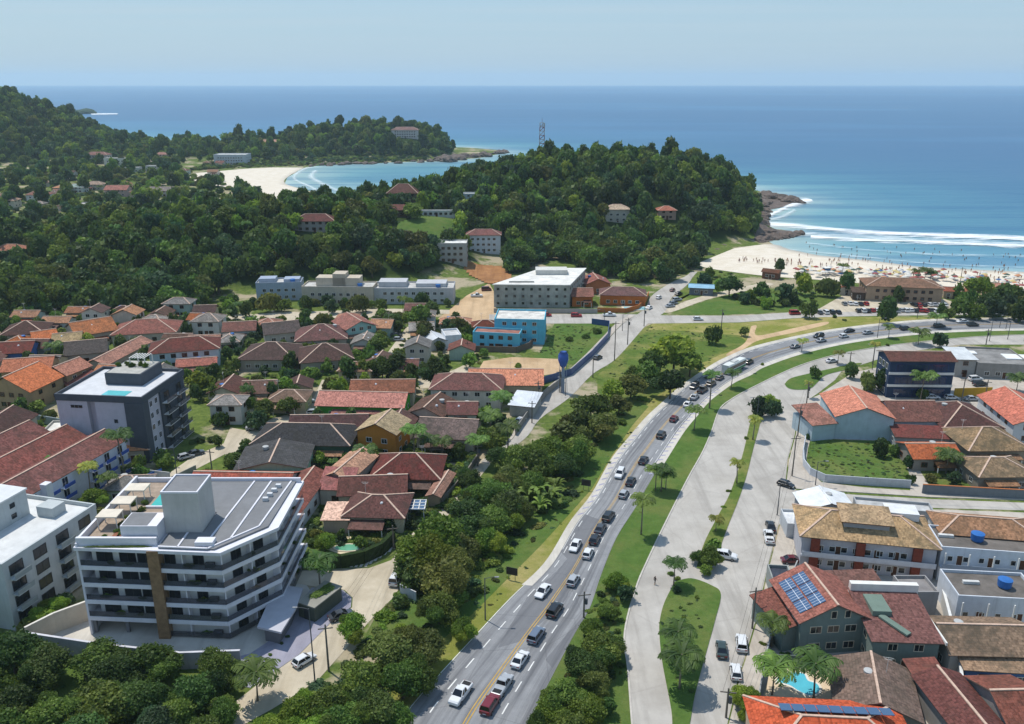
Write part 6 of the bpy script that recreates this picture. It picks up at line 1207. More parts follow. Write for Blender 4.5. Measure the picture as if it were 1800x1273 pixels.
# ------------------------------------------------------------------ towers
p = G(989, 690); o = thing('water_tower', 'bright blue water tower standing beside the blue fence', 'water tower', p, lm='blue water tower'); H_ = ztop(p, 618); BT = surf('3d5ea8', .14, 1., .5)
MB().tube([(0, 0, H_*.62), (0, 0, H_*.66), (0, 0, H_*.8), (0, 0, H_*.93), (0, 0, H_)], [.5, .95, 1.5, 1.4, .9], 16).build('tank', BT, o, True); MB().tube([(0, 0, 0), (0, 0, H_*.62)], [.55, .45], 10).build('column', surf('8f98a8', .1), o)
for s in (-1, 1): MB().bar((s*1.3, 0, 0), (s*.9, 0, H_*.7), .12).build('leg', surf('8f98a8', .1), o); MB().bar((0, s*1.3, 0), (0, s*.9, H_*.7), .12).build('leg', surf('8f98a8', .1), o)
p = Vector((20, 590, tz(20, 590))); z1 = ztop(p, 216)-p.z; p.x = (953-900)/F*(p.y*CT+(CH-60)*ST); o = thing('antenna_mast', 'tall red and white lattice antenna mast on the headland', 'antenna mast', p, lm='antenna mast'); KEEP.append((p.x, p.y, 2, 2))
AR, AW = surf('9c6257', .15), surf('bdb8b2', .1); n = 12; m = MB()
for k in range(n):
    za, zb = z1*k/n, z1*(k+1)/n; wa, wb = 2.-.6*k/n, 2.-.6*(k+1)/n
    for sx in (-1, 1):
        for sy in (-1, 1): m.bar((sx*wa, sy*wa, za), (sx*wb, sy*wb, zb), .36, .36, k % 2)
    for s in (-1, 1): m.bar((-wa, s*wa, za), (wb, s*wb, zb), .2, .2, k % 2); m.bar((s*wa, -wa, za), (s*wb, wb, zb), .2, .2, k % 2); m.bar((-wb, s*wb, zb), (wb, s*wb, zb), .2, .2, k % 2)
m.build('lattice', [AR, AW], o)
for k in range(5): MB().box(-.25, -.15, -1.2, .25, .15, 1.2).build('antenna_panel', AW, o, loc=(1.7*math.cos(k*1.26), 1.7*math.sin(k*1.26), z1-1.5-.8*(k % 2)))
MB().tube([(0, 0, z1-.2), (0, 0, z1+3)], .08, 5).build('lightning_rod', AR, o)
# ------------------------------------------------------------------ poles, lamps, sign boards
PW, PM = surf('6d675f', .2, 2.), surf('54565a', .1)
def pole(bx, by, top, kind='lamp'):
    p = G(bx, by); h = max(5., min(13., ztop(p, top))); d = math.hypot(p.x, p.y)
    if kind == 'wire':
        o = thing('utility_pole', None, 'utility pole', p, rnd.uniform(-.3, .3), 'utility poles'); MB().tube([(0, 0, -.2), (0, 0, h)], [.17, .12], 8).build('post', PW, o); MB().box(-1.1, -.06, h-.75, 1.1, .06, h-.6).build('crossarm', PW, o)
        if rnd.random() < .5: MB().tube([(.35, 0, h-2.4), (.35, 0, h-1.4)], .26, 8).build('transformer', PM, o)
        PENDING.append((o, 'grey utility pole with crossarm', p.x, p.y))
    else:
        o = thing('street_lamp', None, 'street lamp', p, rnd.choice([0, math.pi]), 'street lamps'); MB().tube([(0, 0, -.2), (0, 0, h)], [.12, .07], 8).build('post', PM, o); MB().tube([(0, 0, h-.15), (1., 0, h+.15), (1.9, 0, h+.2)], .045, 6).build('arm', PM, o); MB().box(1.6, -.14, h+.12, 2.3, .14, h+.22).build('lamp_head', surf('8d8f92', .1), o)
        PENDING.append((o, 'dark street lamp with curved arm', p.x, p.y))
for a in [(554, 1202, 1068, 0), (853, 1090, 1016, 0), (1026, 1086, 1040, 1), (1322, 1105, 1033, 1), (1366, 906, 850, 0), (1392, 838, 766, 1), (1402, 768, 713, 1), (1416, 724, 672, 1), (1433, 854, 812, 0), (1276, 1262, 1216, 1), (578, 1180, 1098, 1), (1080, 634, 553, 1), (1103, 606, 559, 1), (1132, 574, 540, 1), (1094, 582, 553, 0), (1062, 568, 548, 0), (1042, 664, 627, 1), (984, 690, 650, 1), (994, 696, 664, 0), (1268, 576, 543, 1), (946, 708, 670, 1), (935, 744, 705, 1), (1542, 594, 560, 0), (1733, 606, 578, 1), (1739, 600, 563, 0), (1771, 597, 560, 0), (1757, 576, 557, 0), (1768, 579, 556, 0), (1533, 650, 606, 0), (1493, 645, 626, 1), (373, 830, 790, 1), (312, 842, 790, 0), (692, 965, 925, 1), (1800, 600, 565, 0), (1330, 740, 700, 0), (840, 820, 780, 1), (822, 628, 600, 1), (1612, 560, 535, 0), (1688, 496, 470, 1), (1690, 706, 664, 1), (1730, 708, 668, 1)]: pole(a[0], a[1], a[2], 'wire' if a[3] else 'lamp')
for px, py, lab in [(900, 1020, 'dark back of a square roadside sign by verge'), (1030, 862, 'dark back of a wide roadside sign near trees')]:
    p = G(px, py); o = thing('road_sign', lab, 'road sign', p, R(-20), lm='roadside sign' if px < 950 else 'wide roadside sign')
    for s in (-1, 1): MB().tube([(s*.6, 0, -.1), (s*.6, 0, 2.6)], .05, 6).build('post', PM, o)
    MB().box(-1.05, -.06, 1.1, 1.05, -.0, 2.6).build('sign_board', surf('3c3632', .15), o); MB().box(-1.05, .001, 1.1, 1.05, .03, 2.6).build('sign_face', surf('3f7a4c', .1), o)

FOOT += [(-54, 128, 0, 34, 30), (-92, 205, 0, 26, 26), (-108.7, 160.3, R(-15), 36, 50), (-90, 130, 0, 34, 40), (-45, 112, 0, 30, 20), (10, 345, 0, 44, 40)]

CABLE = surf('2b2b2d', .05)
for lab, run in [('thin dark power wires above the pavement of the villas', [(1276, 1262, 1216), (1322, 1105, 1033), (1392, 838, 766), (1402, 768, 713), (1416, 724, 672)]), ('thin dark power wires beside the lower old road', [(840, 820, 780), (935, 744, 705), (946, 708, 670), (984, 690, 650), (1042, 664, 627)]), ('thin dark power wires beside the upper old road', [(1080, 634, 553), (1103, 606, 559), (1132, 574, 540)]), ('thin dark power wires between guesthouse and white galleried block', [(1392, 838, 766), (1600, 880, 830), (1800, 890, 838)]), ('thin dark power wires over the side street by lilac paving', [(578, 1180, 1098), (692, 965, 925), (822, 850, 805)])]:
    pts = [(G(a, b_), max(5., min(13., ztop(G(a, b_), t)))) for a, b_, t in run]; p0 = pts[0][0]; o = thing('power_line', lab, 'power line', p0)
    for off in (-.8, 0, .8):
        m = MB()
        for (a, ha), (b_, hb) in zip(pts, pts[1:]):
            q = [(a-p0).lerp(b_-p0, k/8)+Vector((off, 0, ha-.6+(hb-ha)*k/8-1.2*(k/8)*(1-k/8)*2)) for k in range(9)]; m.tube(q, .016, 4)
        m.build('wire', CABLE, o)
# ------------------------------------------------------------------ vehicles
def paint(col):
    k = ('paint', col)
    if k in MC: return MC[k]
    m, nt, b = newmat('car_paint'); P = N(nt, 'ShaderNodeNewGeometry').outputs['Position']
    nt.links.new(mixc(nt, scaled(lin(col), .9), scaled(lin(col), 1.05), noise(nt, P, 1.5, 3)), b.inputs['Base Color']); b.inputs['Roughness'].default_value = .28; b.inputs['Coat Weight'].default_value = .5; b.inputs['Coat Roughness'].default_value = .08
    MC[k] = m; return m
PAINT = {'white': 'd3d4d4', 'silver': '9fa3a7', 'black': '17181b', 'dark grey': '3b3e43', 'grey-blue': '5f6b7c', 'maroon': '5e1a24', 'dark red': '6d1620', 'red': 'a01c1e', 'dark green': '2c3a34', 'grey': '7b7f83'}
TYRE, HUB, LAMPW, LAMPR, CARG = surf('1b1b1c', .1), surf('8f9194', .1, 2., .4, 0., .5, .6), surf('d9dde0', .03, 1., .2), surf('7d1616', .05, 1., .3), glassm('12161b', .08)
def ring(x, w, z0, z1, r=.12):      # rounded section across the car
    return [(x, -w+r, z0), (x, -w, z0+r), (x, -w*1.0, (z0+z1)/2), (x, -w*.93, z1-r*.6), (x, -w*.80, z1), (x, w*.80, z1), (x, w*.93, z1-r*.6), (x, w, (z0+z1)/2), (x, w, z0+r), (x, w-r, z0)]
CAR = {}
def car_meshes(kind):
    if kind in CAR: return CAR[kind]
    L, Wd, belt, top = {'hatchback': (3.95, 1.70, .92, 1.48), 'sedan': (4.45, 1.74, .92, 1.45), 'suv': (4.45, 1.82, 1.05, 1.70), 'pickup': (5.2, 1.85, 1.08, 1.78), 'van': (4.6, 1.85, 1.15, 1.95)}[kind]
    h = L/2; w = Wd/2; B = MB(); X = [-h, -h+.12, -h*.62, -h*.2, h*.3, h*.62, h-.25, h]
    Z = {'hatchback': [.80, .90, belt, belt, belt, belt-.06, .74, .60], 'sedan': [.82, .92, belt, belt, belt, belt-.06, .76, .60], 'suv': [.92, 1.0, belt, belt, belt, belt-.02, .92, .75], 'pickup': [.95, 1.0, 1.02, belt, belt, belt, .98, .8], 'van': [1., 1.1, belt, belt, belt, belt-.05, .95, .7]}[kind]
    B.loft([ring(x, w*(.93 if i in (0, 7) else 1), .28 if 0 < i < 7 else .36, z) for i, (x, z) in enumerate(zip(X, Z))], 0)
    # greenhouse: front is +x
    a0, a1, r0, r1 = {'hatchback': (-h+.15, h*.52, -h*.72, h*.14), 'sedan': (-h*.74, h*.50, -h*.42, h*.12), 'suv': (-h+.14, h*.50, -h*.84, h*.18), 'pickup': (-h*.22, h*.52, -h*.14, h*.20), 'van': (-h+.1, h*.72, -h*.92, h*.42)}[kind]
    wt = w*.72; wb = w*.90; G_ = MB(); q = [(a0, -wb, belt-.02), (a1, -wb, belt-.02), (a1, wb, belt-.02), (a0, wb, belt-.02)]; t = [(r0, -wt, top-.05), (r1, -wt, top-.05), (r1, wt, top-.05), (r0, wt, top-.05)]
    for i in range(4): j = (i+1) % 4; G_.face([q[i], q[j], t[j], t[i]])
    B.loft([[(r0-.04, -wt-.02, top-.07), (r1+.05, -wt-.02, top-.07), (r1+.05, wt+.02, top-.07), (r0-.04, wt+.02, top-.07)], [(r0+.05, -wt*.88, top), (r1-.06, -wt*.88, top), (r1-.06, wt*.88, top), (r0+.05, wt*.88, top)]], 0)
    for i in range(4): B.bar(q[i], t[i], .09, .09)
    m_ = (a0*.4+a1*.6, r0*.45+r1*.55)
    for s in (-1, 1): B.bar((m_[0]*.6, s*wb*1.0, belt), (m_[1]*.8, s*wt*1.02, top-.05), .09, .07); B.box(a1-.35, s*(wb+.02), belt, a1-.18, s*(wb+.2), belt+.12)
    if kind == 'pickup': B.box(-h+.18, -w*.72, 1.0, -h*.3, w*.72, 1.025, 1)
    Wm = MB(); Wm.tube([(0, -.1, 0), (0, .1, 0)], .32, 14, 0); Wm.tube([(0, -.108, 0), (0, .108, 0)], .19, 10, 1)
    CAR[kind] = (B.mesh('body', [paint('d3d4d4'), surf('2a2b2d', .1)], False), G_.mesh('windows', CARG), Wm.mesh('wheel', [TYRE, HUB]), MB().box(-.03, -.22, -.09, .05, .22, .09).mesh('headlight', LAMPW), MB().box(-.05, -.2, -.1, .03, .2, .1).mesh('tail_light', LAMPR), (h, w, Z[-1], Z[0], MB().box(-.02, -.26, -.06, .02, .26, .06).mesh('number_plate', surf('bdbfc2', .05))))
    return CAR[kind]
def vehicle(px, py, col, kind, rz, label, group, pos=None, parts=True):
    p = G(px, py, .05) if pos is None else pos; b, g, wh, hl, tl, (h, w, zf, zr, npl) = car_meshes(kind)
    o = VEH = thing('pickup_truck' if kind == 'pickup' else 'van' if kind == 'van' else 'car', label, 'pickup truck' if kind == 'pickup' else 'van' if kind == 'van' else 'car', (p.x, p.y, .07), rz, group)
    o.scale = (.95, .95, .95); bo = link('body', b, o); bo.material_slots[0].link = 'OBJECT'; bo.material_slots[0].material = paint(PAINT[col]); link('windows', g, o)
    if parts:
        for sx in (-1, 1):
            for sy in (-1, 1): link('wheel', wh, o, (sx*h*.62, sy*(w-.06), .32))
        for s in (-1, 1): link('headlight', hl, o, (h-.04, s*w*.62, zf-.06)); link('tail_light', tl, o, (-h+.02, s*w*.66, zr-.1))
        link('number_plate', npl, o, (-h-.02, 0, .5))
    return o
def heading(u, v):
    a, b_ = HW.at(max(0, u-.01), v), HW.at(min(1, u+.01), v); return math.atan2(b_.y-a.y, b_.x-a.x)
HC = [(878, 1248, 'dark red', 'suv'), (892, 1209, 'silver', 'pickup'), (921, 1166, 'white', 'sedan'), (945, 1121, 'grey-blue', 'suv'), (972, 1074, 'black', 'suv'), (1001, 1022, 'silver', 'hatchback'), (1030, 977, 'white', 'hatchback'), (1043, 954, 'black', 'hatchback'), (1056, 934, 'dark grey', 'sedan'), (1070, 911, 'black', 'suv'), (1093, 872, 'silver', 'hatchback'), (1110, 848, 'black', 'sedan'), (1131, 814, 'black', 'sedan'), (1161, 767, 'black', 'suv'), (1180, 739, 'maroon', 'hatchback'), (1205, 713, 'white', 'sedan'), (1222, 700, 'silver', 'sedan'), (1232, 688, 'black', 'pickup'), (1248, 678, 'black', 'suv'), (1262, 666, 'dark grey', 'hatchback'), (1321, 641, 'black', 'suv'), (1403, 612, 'grey', 'sedan'), (1452, 603, 'silver', 'sedan'), (1490, 596, 'white', 'hatchback'), (1532, 589, 'silver', 'sedan'), (1590, 580, 'black', 'suv'), (1646, 574, 'black', 'suv'), (1708, 572, 'black', 'suv')]
for i, (x, y, c_, k) in enumerate(HC):
    p = G(x, y, .05); u = HW.near_u(p, .62); p = HW.at(u, .63); vehicle(0, 0, c_, k, heading(u, .63), f'{c_} {k}, {ORD[i]} from the near end of the queue beyond the yellow line', 'cars queuing on the highway', p, y > 585)
for i, (x, y, c_, k) in enumerate([(814, 1230, 'white', 'pickup'), (947, 1041, 'white', 'sedan'), (1001, 959, 'white', 'sedan'), (1082, 837, 'white', 'suv'), (1212, 681, 'black', 'suv'), (1238, 662, 'dark grey', 'suv'), (1446, 595, 'black', 'suv'), (1499, 586, 'black', 'sedan'), (1690, 568, 'white', 'sedan')]):
    p = G(x, y, .05); u = HW.near_u(p, .34); p = HW.at(u, .33); vehicle(0, 0, c_, k, heading(u, .33)+math.pi, f'{c_} {k}, {ORD[i]} from the near end of the freely moving lane', 'cars in the freely moving lane', p, y > 585)
for x, y, c_, k, rz, lab in [(1275, 981, 'white', 'suv', -20, 'white suv turning beside the planted island trees'), (1268, 1146, 'dark green', 'sedan', 80, 'dark green sedan driving on the frontage road'), (1303, 1136, 'white', 'suv', 78, 'white suv parked at the kerb beside the dark green sedan'), (1293, 1186, 'white', 'hatchback', 80, 'white hatchback parked at the kerb behind the white suv'), (1354, 929, 'black', 'sedan', 80, 'black sedan parked nose to tail with white car by guesthouse'), (1351, 948, 'white', 'pickup', 80, 'white pickup parked behind the black sedan by guesthouse'), (1381, 855, 'black', 'hatchback', -40, 'black hatchback turning at the vacant lot corner'), (1393, 989, 'maroon', 'sedan', 0, 'wine red car in the yard of the pillared guesthouse'), (1462, 637, 'white', 'sedan', 22, 'white sedan on the upper frontage road by small island'),
          (535, 1165, 'white', 'hatchback', 50, 'white hatchback parked beside lilac pavement at the lamp post'), (697, 1022, 'white', 'van', 80, 'white van parked under the big dark trees'), (600, 1086, 'dark grey', 'sedan', 30, 'dark car half hidden by a tree beside lilac pavement'), (541, 709, 'silver', 'sedan', 40, 'silver sedan in the lane beside the green-walled house'), (551, 728, 'silver', 'hatchback', 10, 'silver hatchback parked before the salmon roof'), (466, 751, 'white', 'hatchback', 15, 'white hatchback at the bend of the town street'), (447, 755, 'silver', 'sedan', 10, 'silver sedan parked under street trees at the bend'), (344, 800, 'dark grey', 'sedan', 40, 'dark grey sedan before the grey slate apartments'), (327, 806, 'silver', 'hatchback', 40, 'silver hatchback before the grey slate apartments'),
          (1141, 543, 'white', 'sedan', 60, 'white sedan at the mouth of the beach access road'), (1158, 525, 'white', 'hatchback', 60, 'white hatchback going up the beach access road'), (1178, 540, 'silver', 'sedan', 25, 'silver sedan first in the angled verge parking'), (1184, 535, 'grey', 'hatchback', 25, 'grey hatchback second in the angled verge parking'), (1190, 529, 'silver', 'suv', 25, 'silver suv third in the angled verge parking'), (1193, 519, 'black', 'suv', 50, 'black suv last in the angled verge parking'), (1182, 512, 'maroon', 'hatchback', 60, 'maroon hatchback near the top of beach access road'), (1051, 631, 'dark grey', 'hatchback', 55, 'dark hatchback driving down the old road by blue fence'), (961, 556, 'red', 'hatchback', 0, 'red hatchback before the unfinished block'), (1013, 557, 'red', 'suv', 0, 'red suv on the cross street before small orange lodge'), (1071, 556, 'white', 'pickup', 0, 'white pickup at the crossroads by the orange wall'), (1227, 563, 'white', 'hatchback', 0, 'white hatchback on the cross street beside the meadow'), (1397, 553, 'red', 'van', 5, 'bright red van on the cross street near parking'), (855, 511, 'maroon', 'van', 10, 'maroon van on the bare earth by the unfinished block'), (838, 522, 'white', 'pickup', 0, 'white pickup on the bare earth lot'), (390, 563, 'white', 'suv', 0, 'white car beside the brown-roofed rear house'),
          (694, 583, 'silver', 'sedan', 0, 'silver sedan first in the row before teal gabled house'), (697, 591, 'dark grey', 'sedan', 0, 'dark grey sedan second in the row before teal gabled house'), (701, 599, 'silver', 'hatchback', 0, 'silver hatchback third in the row before teal gabled house'), (688, 575, 'grey', 'suv', 0, 'grey suv farthest in the row before teal gabled house'), (1638, 701, 'white', 'sedan', 0, 'white sedan parked under the blue shop building'), (1672, 702, 'white', 'hatchback', 0, 'white hatchback parked between blue shop and yellow wall'), (1708, 704, 'silver', 'sedan', 0, 'silver sedan parked before the yellow wall'), (1714, 669, 'white', 'suv', 10, 'white suv in the yard behind the yellow wall'), (1722, 678, 'black', 'suv', 10, 'black suv in the yard behind the yellow wall'), (915, 742, 'white', 'hatchback', 60, 'white hatchback under the white-roofed shelter')]:
    vehicle(x, y, c_, k, R(rz), lab, 'parked and passing cars', None, y > 620)
cols = ['white', 'silver', 'white', 'black', 'white', 'grey', 'silver', 'white', 'red', 'dark grey']
for y, x0, x1, st, nm in [(548, 1508, 1662, 8.4, 'roadside row of the beach parking'), (536, 1484, 1524, 9.5, 'row of the beach parking beside the restaurant'), (538, 1606, 1660, 9, 'row under the restaurant wall'), (549, 1714, 1778, 8.6, 'parking row under dark beach trees'), (551, 1440, 1474, 11, 'short parking row by the dirt track')]:
    x = x0; i = 0
    while x <= x1:
        c_ = rnd.choice(cols); vehicle(x, y+rnd.uniform(-.6, .6), c_, rnd.choice(['hatchback', 'sedan', 'suv', 'hatchback']), R(90+rnd.uniform(-8, 8)), f'{c_} car, {ORD[i]} along the {nm}', 'cars in the beach parking', None, False); x += st; i += 1
# bus
p = G(1285, 652, .05); u = HW.near_u(p, .62); p = HW.at(u, .60); o = thing('bus', 'white and green bus in the highway queue beside the lamp', 'bus', (p.x, p.y, .07), heading(u, .6), lm='white and green bus')
m = MB(); m.loft([[(x, -1.22, .4), (x, -1.25, 1.2), (x, -1.22, 2.7), (x, -1.0, 3.05), (x, 1.0, 3.05), (x, 1.22, 2.7), (x, 1.25, 1.2), (x, 1.22, .4)] for x in (-5.4, 5.4)]); m.build('body', surf('cfd2cd', .06, .6, .4), o)
for s in (-1, 1):
    MB().box(-5.0, s*1.24-.03, 1.5, 5.0, s*1.24+.03, 2.5).build('window_band', CARG, o); MB().box(-5.2, s*1.255-.02, .6, 5.2, s*1.255+.02, 1.2).build('green_stripe', surf('4f8a54', .1), o)
    for x in (-3.4, 3.4): link('wheel', CAR['suv'][2], o, (x, s*1.1, .45)).scale = (1.4, 1.6, 1.4)
MB().box(5.38, -1.1, 1.3, 5.45, 1.1, 2.7).build('windscreen', CARG, o); MB().box(-1.4, -.7, 3.06, 1.4, .7, 3.3).build('roof_unit', surf('b9bbb8', .1), o)
# ------------------------------------------------------------------ people and the beach
SKINM = surf('8d5f46', .1, 3., .6)
def swimm():
    m, nt, b = newmat('swimwear'); oi = N(nt, 'ShaderNodeObjectInfo'); cr = ramp(nt, [(0, lin('20242e')), (.2, lin('9c2f35')), (.4, lin('2d5f9c')), (.6, lin('d0d0cc')), (.8, lin('c8892f'))], 'CONSTANT'); nt.links.new(oi.outputs['Random'], cr.inputs[0]); nt.links.new(cr.outputs[0], b.inputs['Base Color']); b.inputs['Roughness'].default_value = .8; return m
SWIM = swimm(); HAIR = surf('1d1613', .1, 3.)
def person_mesh(name, step, arm, clothed):
    """one continuous body grown over a skeleton of joints"""
    J = [((0, 0, .95), .125), ((0, 0, 1.15), .12), ((0, 0, 1.38), .14), ((0, 0, 1.49), .055), ((0, .01, 1.62), .095), ((0, .01, 1.70), .08)]
    E = [(0, 1), (1, 2), (2, 3), (3, 4), (4, 5)]
    for s in (-1, 1):
        b = len(J); J += [((s*.10, 0, .90), .10), ((s*.11, -s*step*.5+.02, .50), .065), ((s*.11, -s*step-.02, .08), .042), ((s*.11, -s*step-.16, .03), .035)]; E += [(0, b), (b, b+1), (b+1, b+2), (b+2, b+3)]
        b = len(J); J += [((s*.19, 0, 1.40), .055), ((s*.25, s*arm*.3, 1.13), .042), ((s*.24, s*arm*.6-.10, .90), .033), ((s*.24, s*arm*.7-.15, .80), .034)]; E += [(2, b), (b, b+1), (b+1, b+2), (b+2, b+3)]
    me = bpy.data.meshes.new('base'); me.from_pydata([j[0] for j in J], E, []); t = bpy.data.objects.new('base', me); COL.objects.link(t)
    sk = t.modifiers.new('s', 'SKIN'); t.modifiers.new('d', 'SUBSURF').levels = 1
    for v, j in zip(me.skin_vertices[0].data, J): v.radius = (j[1], j[1])
    me.skin_vertices[0].data[0].use_root = True
    dg = bpy.context.evaluated_depsgraph_get(); out = bpy.data.meshes.new_from_object(t.evaluated_get(dg)); bpy.data.objects.remove(t); out.name = name; out.materials.clear()
    for m in (SKINM, SWIM, HAIR): out.materials.append(m)
    for p in out.polygons:
        z = p.center.z; p.material_index = 2 if z > 1.66 or (z > 1.56 and p.center.y > .05) else 1 if (.80 < z < 1.02 if not clothed else .45 < z < 1.46) and abs(p.center.x) < .2 else 0; p.use_smooth = True
    return out
PPL = [person_mesh('person', .05, .0, False), person_mesh('person', .28, .3, False), person_mesh('person', .25, .3, True)]
p = G(1151, 1028); o = link('person', PPL[2], None, (p.x, p.y, .06), 2.2); o.material_slots[1].link = 'OBJECT'; o.material_slots[1].material = surf('23242a', .1); tag(o, 'person in dark clothes walking alone across the frontage road', 'person'); LM.append(('lone walker', p.x, p.y))
for x, y in ((1221, 713), (1238, 720)):
    pass
UM = {c_: surf(h_, .08, 1., .7) for c_, h_ in (('red', '8f4a44'), ('blue', '4a6488'), ('white', 'c9c6be'), ('orange', 'b5805c'), ('dark green', '3c5044'), ('yellow', 'bfae78'))}
UMESH = {}
for c_, m_ in UM.items():
    m = MB(); n = 8
    for k in range(n):
        a, b_ = 2*math.pi*k/n, 2*math.pi*(k+1)/n; m.face([(0, 0, 2.5), (1.35*math.cos(a), 1.35*math.sin(a), 1.95), (1.35*math.cos(b_), 1.35*math.sin(b_), 1.95)]); m.face([(1.35*math.cos(b_), 1.35*math.sin(b_), 1.95), (1.35*math.cos(a), 1.35*math.sin(a), 1.95), (1.38*math.cos(a), 1.38*math.sin(a), 1.78), (1.38*math.cos(b_), 1.38*math.sin(b_), 1.78)])
    UMESH[c_] = m.mesh('canopy', m_)
UPOLE = MB().tube([(0, 0, -.1), (0, 0, 2.45)], .03, 5).mesh('pole', FRAME)
def beach_pt(x, y):
    p = G(x, y, -.6); z = tz(p.x, p.y); p = G(x, y, z+.12); return Vector((p.x, p.y, max(z+.1, SEA-.5)))
random.seed(4); r2 = random.Random(21)
for k in range(160):
    x = r2.uniform(1395, 1800); t = (x-1395)/405; y = 478+t*18+r2.uniform(-9, 14)*(.5+.5*t); 
    if 1515 < x < 1662 and y > 496: y = 486+r2.uniform(-6, 8)
    p = beach_pt(x, y); c_ = r2.choice(['red', 'red', 'blue', 'white', 'white', 'orange', 'dark green', 'yellow', 'white'])
    o = thing('beach_umbrella', f'open {c_} beach umbrella among the sunbathers on the sand', 'beach umbrella', p, r2.random()*3, f'{c_} beach umbrellas'); link('canopy', UMESH[c_], o); link('pole', UPOLE, o)
for k in range(230):
    if k < 90: x = r2.uniform(1400, 1800); y = 442+(x-1400)/400*26+r2.uniform(-14, 16); lab, grp = 'bather standing in the shallow surf off the busy beach', 'bathers in the surf'
    else: x = r2.uniform(1290, 1800); y = 456+(x-1290)/510*36+r2.uniform(-8, 12)*(.4+.6*(x-1290)/510); lab, grp = 'beachgoer standing on the dry sand of the busy beach', 'people on the sand'
    p = beach_pt(x, y); p.z = max(p.z, SEA-.55); o = link('person', PPL[k % 2], None, p, r2.random()*6); tag(o, lab, 'person', grp)
# a lifeguard stand
p = beach_pt(1452, 482); o = thing('lifeguard_stand', 'blue and white lifeguard stand on the sand behind the trees', 'lifeguard stand', p, .2)
for sx in (-1, 1):
    for sy in (-1, 1): MB().box(sx*1.1-.08, sy*1.1-.08, -.2, sx*1.1+.08, sy*1.1+.08, 3).build('leg', FRAME, o)
MB().box(-1.3, -1.3, 1.8, 1.3, 1.3, 2.9).build('cabin', surf('4a6a94', .1), o); MB().box(-1.6, -1.6, 3.01, 1.6, 1.6, 3.2).build('roof', FRAME, o)
# ------------------------------------------------------------------ rocks
def rock_mat():
    m, nt, b = newmat('rock'); P = N(nt, 'ShaderNodeNewGeometry').outputs['Position']
    f = mixc(nt, lin('4a3f37'), lin('74645a'), mapr(nt, noise(nt, P, .4, 6, .75), .35, .65, 0, 1)); f = mixc(nt, f, lin('332b26'), mapr(nt, noise(nt, P, 1.7, 5, .7), .5, .7, 0, .8)); nt.links.new(f, b.inputs['Base Color'])
    b.inputs['Roughness'].default_value = .85; bm = N(nt, 'ShaderNodeBump', Strength=.9, Distance=.5); nt.links.new(noise(nt, P, .8, 6, .7), bm.inputs['Height']); nt.links.new(bm.outputs[0], b.inputs['Normal']); return m
ROCK = rock_mat(); RM = []
hillpatch('rock_shelf', [(1342, 339), (1375, 343), (1404, 353), (1398, 360), (1353, 368), (1343, 380), (1340, 393), (1350, 403), (1382, 406), (1408, 411), (1385, 416), (1350, 424), (1335, 428), (1330, 424), (1330, 395), (1335, 350)], ROCK, .3)
import bmesh
for k in range(5):
    bm_ = bmesh.new(); bmesh.ops.create_icosphere(bm_, subdivisions=3, radius=1); sd = rnd.random()*50
    from mathutils import noise as mn
    for v in bm_.verts:
        n_ = mn.fractal(v.co*1.1+Vector((sd, 0, 0)), 1., 2., 4)*.42+mn.noise(v.co*.7+Vector((0, sd, 0)))*.35; v.co *= 1+n_; v.co.x = round(v.co.x*3.2)/3.2*.5+v.co.x*.5; v.co.z *= .75
    me = bpy.data.meshes.new('rock'); bm_.to_mesh(me); bm_.free(); me.materials.append(ROCK); RM.append(me)
RK = 0
def rocks(line, n, spread, r0, r1, lab, grp):
    for k in range(n):
        t = rnd.random()*(len(line)-1); i = int(t); f = t-i; x = line[i][0]*(1-f)+line[i+1][0]*f+rnd.gauss(0, spread); y = line[i][1]*(1-f)+line[i+1][1]*f+rnd.gauss(0, spread*.35)
        p = G(x, y, SEA); r = rnd.uniform(r0, r1)*rnd.uniform(.6, 1.2); o = link('rock', RM[rnd.randrange(5)], None, (p.x, p.y, SEA+r*.1), rnd.random()*6); o.scale = (r*rnd.uniform(.8, 1.5), r, r*rnd.uniform(.6, .9)); tag(o, lab, 'rock', grp)
rocks([(1335, 424), (1350, 420), (1375, 417), (1408, 412)], 60, 4, 1.4, 3.6, 'brown boulder on the spit between beach and surf', 'boulders of the spit')
rocks([(1340, 410), (1336, 398), (1343, 385), (1352, 374)], 34, 4, 1.5, 4, 'brown boulder under the wooded headland cliff', 'boulders under the cliff')
rocks([(1345, 345), (1365, 349), (1385, 353), (1402, 356)], 42, 4, 2.2, 5.5, 'brown boulder on the outer point of the headland', 'boulders of the outer point')
rocks([(1348, 346), (1342, 365), (1338, 385), (1338, 402), (1345, 418)], 70, 5, 1.8, 4.5, 'dark boulder on the shelf below the headland trees', 'boulders of the rock shelf')
rocks([(770, 283), (800, 280), (840, 276), (888, 269)], 44, 4, 3, 8, 'pale boulder at the tip of the far point', 'boulders of the far point')
rocks([(540, 292), (600, 290), (680, 287), (760, 283)], 26, 3, 2, 5, 'dark boulder along the shore under the far point', 'boulders of the far shore')
rocks([(1240, 452), (1262, 442), (1290, 432), (1320, 424)], 16, 4, 1, 2.2, 'boulder where the beach meets the wood', 'boulders at the end of the beach')
for k, (px, py, s) in enumerate([(150, 200, 20), (138, 199.5, 15)]):
    p = G(px, py, SEA); o = link('rocky_islet', RM[k], None, (p.x, p.y, SEA)); o.scale = (s*1.3, s, s*.7); tag(o, ['dark rocky islet ringed by foam beyond the mountain', 'smaller dark islet joined to the foam-ringed one'][k], 'islet'); o.material_slots[0].link = 'OBJECT'; o.material_slots[0].material = surf('3a4a34', .3, .05, 1.)
